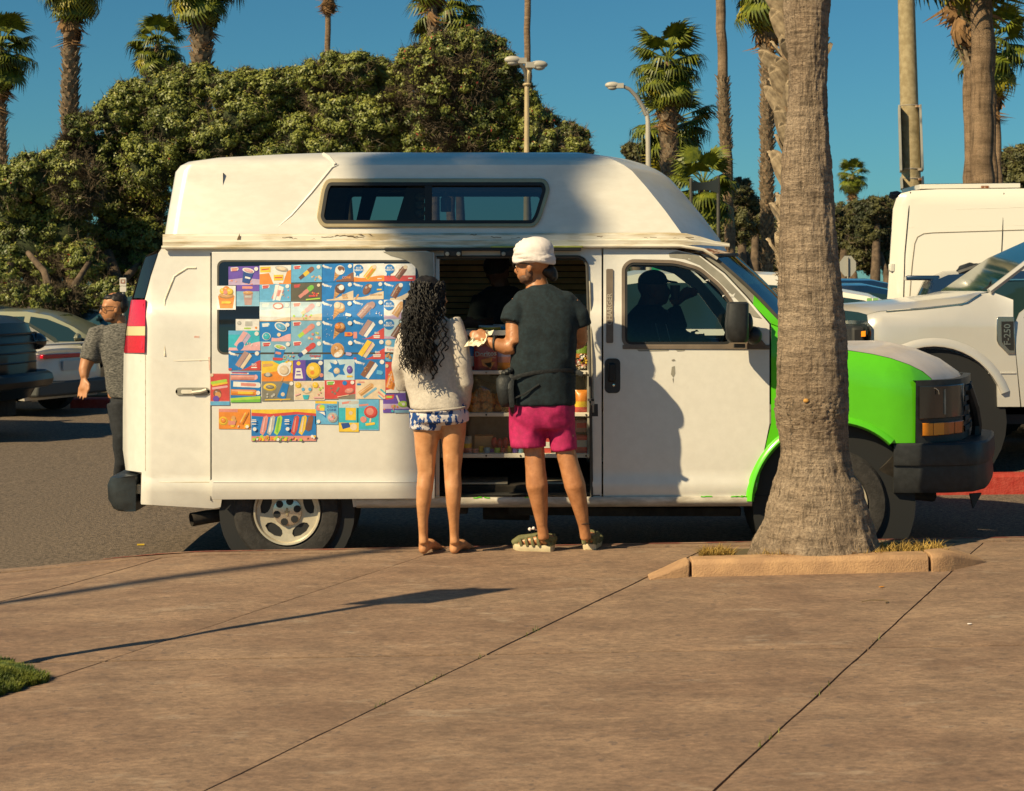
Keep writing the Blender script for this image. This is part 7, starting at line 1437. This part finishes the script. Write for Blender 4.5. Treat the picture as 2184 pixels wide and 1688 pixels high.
car('parked_car', 'white saloon car showing its rear corner and red tail lamp past the black pickup', 'car', XP(176, 25) - 2.2, 25.6, math.radians(180 - 24), M_cwhite, SEDAN[:8] + [(-.1, 1.42), (-.45, 1.40), (-.8, 1.34), (-1.32, 1.0), (-2.1, .93), (-2.28, .88)] + SEDAN[14:], SEDW, [(5, 7, 'windscreen'), (10, 11, 'rear_screen')], extra=rearbits, group=None)
PICK = [(2.70, .45), (2.78, .62), (2.76, 1.10), (2.66, 1.38), (2.4, 1.46), (1.1, 1.52), (.62, 1.85), (.30, 1.98), (-.3, 2.0), (-1.0, 1.98), (-1.25, 1.45), (-2.9, 1.42), (-2.95, .9), (-2.92, .5)]
PICKW = [[(.95, 1.46), (.58, 1.80), (.28, 1.90), (-.05, 1.90), (-.08, 1.46)], [(-.18, 1.46), (-.15, 1.90), (-.9, 1.88), (-1.02, 1.46)]]
def grillebits(root, w, warp, L, Lr, Hm):
    for k in range(4):
        mb = MB(); z = .90 + .12 * k; mb.tube([(L - .26, -.92, z), (L - .12, -.84, z + .01), (L - .02, -.6, z + .015), (L + .03, 0, z + .02), (L - .02, .6, z + .015), (L - .12, .84, z + .01), (L - .26, .92, z)], .013, 6); mb.build('grille_bar', mat('gloss_black_bar', (.014, .018, .020), .3, spec=.4), root, world=False)
    for sg in (-1, 1):
        mb = MB(); mb.ell((L - .12, sg * .84, 1.16), (.14, .13, .11), 12, 8); mb.build('headlight', M_lampglass, root, world=False)
    mb = MB(); mb.tube([(L - .45, -1.02, .70), (L - .05, -.98, .70), (L + .10, -.7, .70), (L + .14, 0, .70), (L + .10, .7, .70), (L - .05, .98, .70), (L - .45, 1.02, .70)], .10, 8, flat=.8); mb.build('front_bumper', M_cblack, root, world=False)
    mb = MB(); mb.box((L + .02, -.9, .80), (.08, .03, .04)); mb.build('tow_hook', M_cblack, root, world=False)
    for sg in (-1, 1): mb = MB(); mb.box((.85, sg * 1.12, 1.55), (.12, .2, .26)); mb.build('door_mirror', M_cblack, root, world=False, bevel=.03)
car('pickup_truck', 'black pickup truck whose grille and bumper enter at the left edge', 'truck', XP(92, 21) - 3.02, 21.2, math.radians(-9), M_cblack, PICK, PICKW, [(5, 7, 'windscreen')], W=2.0, zb=1.42, wheels=((1.75, .42), (-1.85, .42)), extra=grillebits, group=None)
car('parked_car', 'dark blue car whose roof shows over the sage saloon at the left edge', 'car', XP(-5, 36), 36, 0, M_cblue, SEDAN, SEDW, [(5, 7, 'windscreen'), (10, 11, 'rear_screen')], extra=mirrors(M_cblue), group=None)
car('parked_car', 'dark teal box shaped car behind the head of the person in grey', 'car', XP(305, 40), 40, math.pi, M_cteal, [(x * .9, z) for x, z in SUV], [[(x * .9, z) for x, z in p] for p in SUVW], [(5, 7, 'windscreen'), (11, 12, 'rear_screen')], extra=mirrors(M_cteal, z=1.15), group=None, z0=-.08)
car('parked_car', 'far white car left of the dark teal one', 'car', XP(150, 43), 43, math.pi, M_cwhite, SEDAN, SEDW, [(5, 7, 'windscreen'), (10, 11, 'rear_screen')], extra=mirrors(M_cwhite), group=None, z0=-.1)
car('minivan', 'white minivan seen through the cab windows of the ice cream van', 'car', XP(1352, 19.5), 19.4, math.pi, M_cwhite, [(x, z + .06) for x, z in SUV], [[(x, z + .06) for x, z in p] for p in SUVW], [(5, 7, 'windscreen'), (11, 12, 'rear_screen')], extra=mirrors(M_cwhite, z=1.2), group=None)
def railbits(root, w, warp, L, Lr, Hm):
    mirrors(M_cblue, z=1.15)(root, w, warp, L, Lr, Hm)
    for sg in (-1, 1): mb = MB(); mb.tube([(.2, sg * .58, Hm), (.1, sg * .6, Hm + .06), (-1.5, sg * .62, Hm + .06), (-1.72, sg * .62, Hm - .02)], .028, 6); mb.build('roof_rail', M_black, root, world=False)
    mb = MB(); mb.box((-2.08, 0, Hm - .07), (.34, 1.2, .05)); mb.build('rear_spoiler', M_cblue, root, world=False, bevel=.015)
    mb = MB(); mb.tube([(-1.9, -(w(1.5) + .012), 1.50), (-1.7, -(w(1.6) + .012), 1.60), (.0, -(w(1.63) + .012), 1.63)], .012, 5); mb.build('chrome_strip', M_chrome, root, world=False)
sv = car('parked_car', 'blue estate car with roof rails between the silver pickup and the white van', 'car', XP(1948, 18) + 2.2, 17.9, -.21, M_cblue, SUV, SUVW, [(5, 7, 'windscreen'), (11, 12, 'rear_screen')], extra=railbits, group=None)
rb = thing('roof_bag', 'lumpy black bag strapped on the roof of the blue estate car', 'bag', tuple(P(2072, 590, 18.0)))
mb = MB(); mb.ell(P(2072, 583, 18.0), (.15, .3, .10), 14, 8); mb.ell(P(2060, 585, 17.9), (.10, .2, .075), 12, 7); mb.ell(P(2086, 586, 18.0), (.09, .2, .065), 12, 7); fuse(mb, 'bag', M_pouch, rb, .02, .02, 9)
car('parked_car', 'small white car with green seat covers tucked behind the big trunk', 'car', XP(1800, 23), 23, -.18, M_cwhite, SEDAN, SEDW, [(5, 7, 'windscreen'), (10, 11, 'rear_screen')], extra=mirrors(M_cwhite), group=None, z0=.30)
sc_ = MB()
for x in (1855, 1868): sc_ = MB(); panel(rrect(x - 5, 636, x + 5, 658, 2), [], lambda a, c: P(a, c, 22.06), [], [], .04, mb=sc_); o = sc_.build('seat_cover', mat('pale_green_cloth', (.20, .42, .16), .9)); tag(o, 'pale green seat cover showing in the glass of the small white car, %s one' % ('left' if x < 1860 else 'right'), 'seat cover', 'pale green seat covers')
car('parked_car', 'blue and maroon car whose long roof shows above the small white car', 'car', XP(1830, 27), 27, 0, M_cblue, SUV, SUVW, [(5, 7, 'windscreen'), (11, 12, 'rear_screen')], extra=mirrors(M_cmaroon, z=1.15), group=None, z0=.13)
car('parked_car', 'farthest dark car roof under the stop sign', 'car', XP(1845, 34), 34, 0, M_cblue, SUV, SUVW, [(5, 7, 'windscreen'), (11, 12, 'rear_screen')], extra=mirrors(M_cblack, z=1.15), group=None, z0=.24)
# --- silver pickup, close behind the bumper
TD = 14.95
tr = thing('pickup_truck', 'silver pickup truck with a chrome wing badge parked beyond the red kerb', 'truck', (4.6, 16, gz(4.6, 16)))
def T(x, y, o=0.):
    D = TD + o
    if x < 1885: D += ((1885 - x) / 60) ** 2 * .14
    yt = 672 - (x - 1847) * .085 if x < 1972 else 661 - (x - 1972) * .19
    if y < yt + 26: D += ((yt + 26 - y) / 26) ** 2 * .06
    return P(x, y, D)
aw = arc(1992, 893, 152, -28, -152, 18)
tb = [(1850, 671), (1876, 665), (1972, 657), (2053, 648), (2092, 627), (2118, 624), (2161, 640), (2161, 700), (2176, 868), (2128, 868)] + aw + [(1858, 893), (1856, 720), (1852, 690)]
panel(tb, [], T, [680, 700, 740, 796, 840], [1865, 1880], .02).build('front_wing', M_silver, tr, smooth=40)
dd = [(2164, 640), (2172, 628), (2400, 560), (2620, 560), (2620, 868), (2179, 868), (2164, 700)]
dw_ = [(2182, 742 - 20), (2184, 690), (2196, 672), (2400, 600), (2400, 722)]
panel([(2164, 720), (2164, 690), (2175, 668), (2196, 652), (2420, 520), (2440, 560), (2440, 868), (2179, 868)], [[(2182, 678), (2196, 668), (2400, 545), (2400, 676), (2190, 677)]], lambda x, y: P(x, y, TD + .10 * sstep(760, 560, y)), [640, 680, 740, 796], [], .02).build('front_door', M_silver, tr, smooth=40)
panel([(2180, 679), (2196, 666), (2400, 543), (2402, 677)], [], lambda x, y: P(x, y, TD + .10 * sstep(760, 560, y) + .015)).build('door_glass', mat('bronze_door_glass', (.30, .22, .12), .1, coat=1), tr, smooth=0)
panel([(2444, 545), (2560, 500), (2960, 500), (3010, 640), (3600, 640), (3600, 868), (2444, 868)], [[(2470, 660), (2470, 560), (2560, 525), (2760, 525), (2760, 660)]], lambda x, y: P(x, y, TD + .1 * sstep(760, 560, y)), [640, 760], [], .02).build('rear_body', M_silver, tr, smooth=40)
panel([(2470, 660), (2470, 560), (2560, 525), (2760, 525), (2760, 660)], [], lambda x, y: P(x, y, TD + .115 * sstep(760, 560, y))).build('rear_door_glass', MATS['bronze_door_glass'], tr, smooth=0)
mb = MB(); rr_ = [P(2300, 499, TD + .25), P(2560, 492, TD + .2), P(2960, 498, TD + .2), P(3010, 640, TD + .12)]; mb.loft([[Vector((p.x, p.y + (2 * (TD + 1) - 2 * p.y) * t, p.z + .03 * math.sin(PI * t))) for p in rr_] for t in np.linspace(0, 1, 7)], False, False); mb.build('cab_roof', M_silver, tr, smooth=50)
mb = MB(); rows = []
for k in range(13):
    t = k / 12; row = []
    for x, y, yc in ((1848, 671, 660), (1876, 664, 648), (1924, 660, 641), (1972, 656, 636), (2053, 647, 627), (2092, 626, 622), (2112, 622, 621)):
        a = T(x, y); zc = P(x, yc, TD + 1).z; e = math.sin(PI * t) ** .5; Yv = a.y + (2 * (TD + 1) - 2 * a.y) * t; row.append(Vector((a.x - .16 * math.sin(PI * t) * (x < 1900), Yv, a.z + (zc - a.z) * e)))
    rows.append(row)
mb.loft(rows, False, False); mb.build('bonnet', M_silver, tr, smooth=60)
mb = MB(); mb.tube([T(x, y, -.004) for x, y in ((1890, 665), (1970, 659), (2050, 650), (2062, 646), (2092, 628))], .006, 5); mb.build('bonnet_shut_line', M_chrome, tr)
mb = MB(); rings = []
for k in range(7): t = k / 6; rings.append([Vector((p.x, p.y + (2 * (TD + 1) - 2 * p.y) * t, p.z)) for p in [P(2112, 622, TD + .12), P(2210, 545, TD + .22), P(2300, 500, TD + .3)]])
mb.loft(rings, False, False); mb.build('windscreen', mat('green_tinted_screen', (.006, .04, .05), .05, spec=.6), tr, smooth=60)
mb = MB(); mb.tube([P(2110, 622, TD + .10), P(2210, 545, TD + .20), P(2300, 498, TD + .28)], .03, 6); mb.build('windscreen_pillar', M_silver, tr)
mb = MB(); mb.tube([P(2062, 626, TD + .6), P(2090, 624, TD + .5), P(2112, 610, TD + .3), P(2122, 607, TD + .25)], .012, 5); mb.tube([P(2080, 626, TD + .7), P(2106, 618, TD + .4), P(2114, 600, TD + .3)], .008, 5); mb.build('wiper', M_trim, tr)
mb = MB(); rings = []
for x, y0, y1, o in ((1790, 690, 735, .5), (1830, 692, 732, .16), (1852, 690, 728, .04)): rings.append([P(x, y0, TD + o), P(x, y1, TD + o)])
mb.loft(rings, False, False); hl2 = mb.build('headlight', M_lampglass, tr)
mb = MB(); panel([(1824, 709), (1846, 706), (1846, 718), (1825, 719)], [], lambda x, y: P(x, y, TD - .0 + (1852 - x) / 22 * .10 - .02), mb=mb, thick=.01); mb.build('turn_signal', M_amber, hl2)
mb = MB(); panel([(1790, 684), (1850, 684), (1858, 696), (1858, 730), (1852, 730), (1850, 692), (1790, 691)], [], lambda x, y: P(x, y, TD - .01 + max(0, 1858 - x) / 60 * .4), [], [1830], mb=mb, thick=.01); mb.build('lamp_bezel', M_chrome, hl2)
mb = MB(); c = P(1992, 900, TD + .02); mb.lathe([(.64, 0), (.64, .5), (0, .5)], c, 'Y', 32); mb.build('wheel_well', M_trim, tr)
mb = MB(); mb.lathe([(.26, .28), (.27, .02), (.34, .0), (.43, .02), (.45, .06), (.45, .26)], P(1992, 912, TD), 'Y', 36); wt = mb.build('wheel', M_tyre, tr, smooth=40); mb = MB(); mb.lathe([(0, .05), (.1, .04), (.25, .06), (.27, .02)], P(1992, 912, TD), 'Y', 30); mb.build('rim', M_wheel, wt)
mb = MB(); rings = []
for k in range(19): a = math.radians(-20 - 140 * k / 18); rings.append([P(1992 + r * math.cos(a), 893 + r * math.sin(a), D) for r, D in ((172, TD - .005), (164, TD - .035), (154, TD - .03), (152, TD))])
mb.loft(rings, False, False); mb.build('arch_lip', M_silver, tr, smooth=60)
mb = MB(); mb.tube([T(x, 796, -.002) for x in (2108, 2140, 2166)], .008, 5); mb.build('body_crease', M_silver, tr)
panel([(2128, 868), (3300, 868), (3300, 905), (2134, 905)], [], lambda x, y: P(x, y, TD + .15), [], [], .05).build('running_board', M_trim, tr)
bdg = [(2126, 679), (2130, 676), (2163, 676), (2165, 756), (2150, 756), (2130, 736), (2126, 726)]
mb = MB(); panel(bdg, [], lambda x, y: P(x, y, TD - .012), mb=mb, thick=.02); bg_ = mb.build('wing_badge', M_chrome, tr, bevel=.004); mb = MB(); panel([(2136, 686), (2162, 686), (2163, 748), (2154, 748), (2137, 730)], [], lambda x, y: P(x, y, TD - .016), mb=mb, thick=.01); mb.build('badge_inset', M_trim, bg_)
vs, fs = text2d('F-250'); MB().add([P(2149 - y * 20, 714 - x * 20, TD - .020) for x, y, z in vs], fs).build('lettering', M_chrome, bg_, smooth=0)
mb = MB(); mb.box((5.2, 16, .62 + .2), (4.6, 1.8, .3)); mb.build('underside', M_under, tr)
for k in range(2): pass
panel([(1858, 893), (1858, 720), (2161, 700), (2440, 700), (2440, 868)], [], lambda x, y: Vector((P(x, y, TD).x, 2 * (TD + 1) - TD, P(x, y, TD).z))).build('far_side', M_silver, tr, smooth=0)
mb = MB(); mb.box(P(1786, 800, TD + 1.0), (.12, 1.9, .95)); mb.build('front_grille', M_trim, tr, bevel=.03)
# --- white high roof van at the right
WD = 20.4
wv = thing('delivery_van', 'white windowless high roof van with a solar panel on its roof at the right edge', 'van', (XP(2200, WD), 21.4, gz(5, 20)))
def Wv(x, y):
    D = WD + .10 * sstep(660, 400, y) + (.05 * sstep(420, 404, y))
    if x < 1945: D += ((1945 - x) / 50) ** 2 * .10
    return P(x, y, (D + 4.6 * .22) / (1 + .22 * (x - CX) / F))
wo = [(1893, 641), (1898, 557), (1905, 446), (1912, 424), (1922, 413), (1945, 407), (2000, 404), (2700, 398), (2760, 420), (2900, 560), (2960, 700), (2960, 930), (1890, 930), (1890, 760)]
panel(wo, [], Wv, [404, 410, 420, 440, 500, 560, 640], [1905, 1920, 1935, 1945], .02).build('body_side', M_cwhite, wv, smooth=40)
mb = MB(); ed = [Wv(*p) for p in wo[12:] + wo[:8]]; mb.loft([[Vector((p.x + .24 * 2.1 * t, p.y + 2.1 * t, p.z + (.03 * math.sin(PI * t)))) for p in ed] for t in np.linspace(0, 1, 9)], False, False); mb.build('roof_and_rear', M_cwhite, wv, smooth=40)
M_seam = mat('panel_seam', (.20, .17, .12), .8)
mb = MB(); mb.tube([Wv(x, y) + Vector((0, -.002, 0)) for x, y in ((1942, 410), (1938, 450), (1930, 540), (1927, 641))], .007, 5); mb.build('panel_seam', M_trim, wv)
mb = MB(); mb.tube([Wv(x, y) + Vector((0, -.002, 0)) for x, y in ((2141, 412), (2138, 500), (2134, 585))], .006, 5); mb.build('panel_seam', M_trim, wv)
mb = MB(); mb.tube([Wv(x, y) + Vector((0, -.001, 0)) for x, y in ((1940, 640), (1945, 570), (1951, 520), (1957, 506), (1970, 499), (1990, 497), (2180, 491), (2500, 486))], .006, 5); mb.build('pressing_edge', M_seam, wv)
for yy, x0 in ((486, 1938), (447, 2040)): mb = MB(); mb.tube([Wv(x0, yy) + Vector((0, .002, 0)), Wv(2200, yy - 5) + Vector((0, .002, 0))], .005, 4); mb.build('pressing_edge', M_cwhite, wv)
sp = thing('solar_panel', 'long flat white framed solar panel on the roof of the white van', 'solar panel', tuple(P(2068, 405, WD + .6)))
mb = MB(); a, b = P(1961, 399, WD + .35), P(2175, 396, WD + .35); mb.box(((a.x + b.x) / 2, WD + .8, (a.z + b.z) / 2), (b.x - a.x, .95, .055), (0, math.radians(-.7), 0)); sf = mb.build('panel_frame', M_cwhite, sp, bevel=.004); mb = MB(); mb.box(((a.x + b.x) / 2, WD + .8, (a.z + b.z) / 2 + .034), (b.x - a.x - .1, .85, .004), (0, math.radians(-.7), 0)); mb.build('solar_cells', M_bglass, sf); mb = MB(); mb.box(P(2100, 399.5, WD + .33), (.09, .03, .03)); mb.build('clamp', M_rust, sf)
mb = MB(); mb.tube([P(1925, 421, WD + .5), P(1912, 416, WD + .5), P(1903, 417, WD + .5), P(1900, 424, WD + .5)], [.05, .05, .05, .03], 8); mb.build('rear_camera', M_black, wv)
mb = MB(); mb.box(P(1903, 571, WD + .1), (.05, .05, .10)); mb.box(P(1898, 571, WD + .12), (.03, .04, .08)); mb.build('side_marker', M_cwhite, wv, bevel=.008)
# ------------------------------------------------------------------ street furniture
M_conc_pole = mat('concrete_pole', (.34, .27, .15), .9, var=.2, vscale=14, col2=(.40, .33, .20), bump=.4, bscale=120)
M_lamp = mat('pale_lamp_housing', (.46, .43, .37), .5)
M_pole = mat('tan_painted_pole', (.48, .38, .22), .6, var=.1)
M_galv = mat('galvanised_steel', (.40, .37, .32), .45, metal=.5)
M_signback = mat('sign_back_alu', (.42, .41, .36), .55, metal=.2)
def lamp_head(t, c, d):
    mb = MB(); R_ = Euler((0, 0, math.atan2(d[1], d[0]))).to_matrix(); mb.ell(Vector(c), (.22, .11, .10), 16, 8, R_); mb.ell(Vector(c) - Vector((0, 0, .07)), (.15, .085, .08), 12, 6, R_); mb.box(Vector(c) + Vector((d[0] * -.22, d[1] * -.22, -.02)), (.22, .16, .14), R_); return mb.build('lamp_head', M_lamp, t, smooth=60)
D = 42.5
t = thing('street_lamp', 'double headed street lamp in front of the bushes above the roof', 'street lamp', (XP(1124, D), D, .1))
mb = MB(); mb.tube([P(1122, 760, D), P(1124, 180, D), P(1124, 168, D)], [.10, .062, .058], 10); mb.build('pole', M_pole, t)
mb = MB(); mb.tube([P(1124, 182, D), P(1123, 160, D), P(1117, 146, D), P(1109, 135, D), P(1104, 130, D)], [.07, .06, .05, .045, .04], 8); mb.build('arm', M_dkgrey, t); mb = MB(); mb.tube([P(1124, 182, D), P(1126, 160, D), P(1131, 147, D), P(1137, 141, D), P(1142, 140, D)], [.07, .06, .05, .045, .04], 8); mb.build('arm', M_pole, t)
lamp_head(t, P(1094, 128, D), (-1, -.2)); lamp_head(t, P(1150, 138, D), (1, .15)); mb = MB(); mb.ell(P(1124, 181, D), (.11, .11, .05), 10, 6); mb.build('collar', M_pole, t)
D = 50
t = thing('street_lamp', 'single armed street lamp left of the full green palm', 'street lamp', (XP(1384, D), D, .2))
mb = MB(); mb.tube([P(1386, 740, D), P(1382, 260, D), P(1379, 238, D)], [.11, .07, .062], 10); mb.build('pole', M_lamp, t)
mb = MB(); mb.tube([P(1379, 246, D), P(1370, 226, D), P(1357, 206, D), P(1343, 191, D), P(1328, 184, D), P(1316, 182, D)], [.075, .065, .06, .055, .05, .05], 8); mb.build('arm', M_galv, t); lamp_head(t, P(1306, 182, D), (-1, 0))
D = 24.5
t = thing('utility_pole', 'speckled concrete pole with back to back sign plates above the white van', 'pole', (XP(1948, D), D, .2))
mb = MB(); mb.tube([P(1955, 1000, D), P(1944, 400, D), P(1933, 0, D), P(1926, -260, D)], [.150, .137, .120, .11], 20); mb.build('pole', M_conc_pole, t, smooth=60)
def plate(x0, x1, y0, y1): mb = MB(); panel([(x0, y0), (x0 + 4.5, y0), (x1 + 4.5, y1), (x1, y1)], [], lambda x, y: P(x, y, D - .25), [], [], .5, (.21 * (1 if x0 < 1940 else 1.0), 1, 0), mb=mb); return mb.build('sign_plate', M_signback, t, bevel=.003)
plate(1916, 1920, 224, 364); plate(1961, 1966, 223, 362); plate(1920.5, 1922, 377, 402); plate(1966, 1967, 376, 400)
for y in (226, 361, 382):
    x = 1939.5 + (y - 226) * .034; mb = MB(); c = P(x, y, D); r = .137 - .012 * (y < 300); mb.tube([c + Vector((r * math.cos(a), r * math.sin(a), .0)) for a in np.linspace(0, 2 * PI, 25)], .010, 5); mb.tube([P(x - 21, y, D - .02), P(x + 23, y, D - .02)], .012, 5); b_ = mb.build('clamp_band', M_galv, t); mb = MB(); mb.box(P(x + 17, y + 1, D - .13), (.05, .05, .03)); mb.build('clamp_bolt', M_rust, b_)
# stop sign, seen from behind
D = 58
t = thing('stop_sign', 'grey back of an octagonal road sign right of the big trunk', 'road sign', (XP(1808, D), D, .25)); mb = MB(); o8 = [(1808.5 + 18.6 * math.cos(math.radians(22.5 + 45 * k)) * 1.0, 568 + 21.5 * math.sin(math.radians(22.5 + 45 * k)) * 1.1) for k in range(8)]
panel(o8, [], lambda x, y: P(x, y, D), mb=mb, thick=.02); mb.build('plate', mat('pale_sign_back', (.36, .36, .33), .7), t); mb = MB(); mb.tube([P(1809, 740, D - .05), P(1808, 549, D - .05)], .03, 6); mb.build('post', M_galv, t)
D = 39
t = thing('parking_sign', 'small red and white sign on a post above the head of the person in grey', 'road sign', (XP(262, D), D, 0)); mb = MB(); panel(rrect(255, 593, 269, 610, 2), [], lambda x, y: P(x, y, D), mb=mb, thick=.02); pl = mb.build('plate', mat('white_sign_face', (.66, .62, .56), .6), t); mb = MB(); panel(rrect(255.6, 611, 269, 623, 2), [], lambda x, y: P(x, y, D), mb=mb, thick=.02); mb.build('plate', MATS['white_sign_face'], t)
mb = MB(); panel([(257, 596), (267, 596), (267, 605), (257, 605)], [[(259.5, 598), (264.5, 598), (264.5, 603), (259.5, 603)]], lambda x, y: P(x, y, D - .006), mb=mb); mb.build('red_print', M_redworn, pl, smooth=0); mb = MB(); mb.tube([P(264, 760, D + .04), P(263, 596, D + .04)], .03, 6); mb.build('post', M_galv, t)
D = 33
t = thing('street_sign', 'green and blue road sign seen through the cab window', 'road sign', (XP(1405, D), D, .2)); mb = MB(); panel(rrect(1390, 562, 1412, 583, 2), [], lambda x, y: P(x, y, D), mb=mb, thick=.02); mb.build('plate', mat('green_sign_face', (.01, .28, .12), .5), t); mb = MB(); panel(rrect(1419, 574, 1425, 604, 2), [], lambda x, y: P(x, y, D), mb=mb, thick=.02); mb.build('plate', mat('blue_sign_face', (.02, .08, .42), .5), t); mb = MB(); mb.tube([P(1402, 800, D + .03), P(1402, 565, D + .03)], .03, 6); mb.tube([P(1402, 590, D + .04), P(1422, 590, D + .04)], .015, 6); mb.build('post', M_galv, t)
t = thing('street_sign', 'white notice on a post seen through the cab window', 'road sign', (XP(1457, D), D, .2)); mb = MB(); panel(rrect(1447, 569, 1467, 597, 3), [], lambda x, y: P(x, y, D), mb=mb, thick=.02); pl = mb.build('plate', MATS['white_sign_face'], t); mb = MB(); panel([(1452, 572), (1462, 572), (1458, 584), (1455, 584)], [], lambda x, y: P(x, y, D - .006), mb=mb); mb.build('red_print', ink('rose'), pl, smooth=0); mb = MB(); mb.tube([P(1457, 800, D + .03), P(1457, 572, D + .03)], .03, 6); mb.build('post', M_pole, t)
# dark shade cloth hung between the palms right of the roof
D = 47
t = thing('shade_cloth', 'dark shade cloth stretched in front of the low palm right of the roof', 'awning', (XP(1503, D), D, 2.5)); mb = MB(); vs = []
for j in range(6):
    for i in range(9): u, v = i / 8, j / 5; vs.append(P(1474 + 58 * u, (386 - 6 * u + 12 * math.sin(PI * u) * .5) * (1 - v) + (410 + 3 * u - 6 * math.sin(PI * u)) * v, D + .1 * math.sin(PI * u)))
n = 9; fs = [(j * n + i, j * n + i + 1, (j + 1) * n + i + 1, (j + 1) * n + i) for j in range(5) for i in range(8)]; mb.add(vs + [v + Vector((0, .01, 0)) for v in vs], fs + [tuple(k + 54 for k in reversed(f)) for f in fs]); mb.build('cloth', mat('dark_shade_net', (.008, .016, .020), .9), t, smooth=60)
for x, y in ((1474, 384), (1532, 378)): mb = MB(); mb.tube([P(x, 760, D + .05), P(x, y - 3, D + .05)], .05, 6); mb.build('post', M_dkgrey, t)
# street sign beside the camera (out of the frame) that throws the long shadow across the slabs
t = thing('street_sign', 'post with a plain plate at the pavement edge left of the camera', 'road sign', (-2.61, 7.3, .12))
mb = MB(); mb.tube([(-2.61, 7.3, .08), (-2.61, 7.3, 2.6)], .028, 10); mb.build('post', M_galv, t); mb = MB(); mb.box((-2.61, 7.262, 2.37), (.47, .006, .50)); mb.build('plate', M_signback, t, bevel=.002)
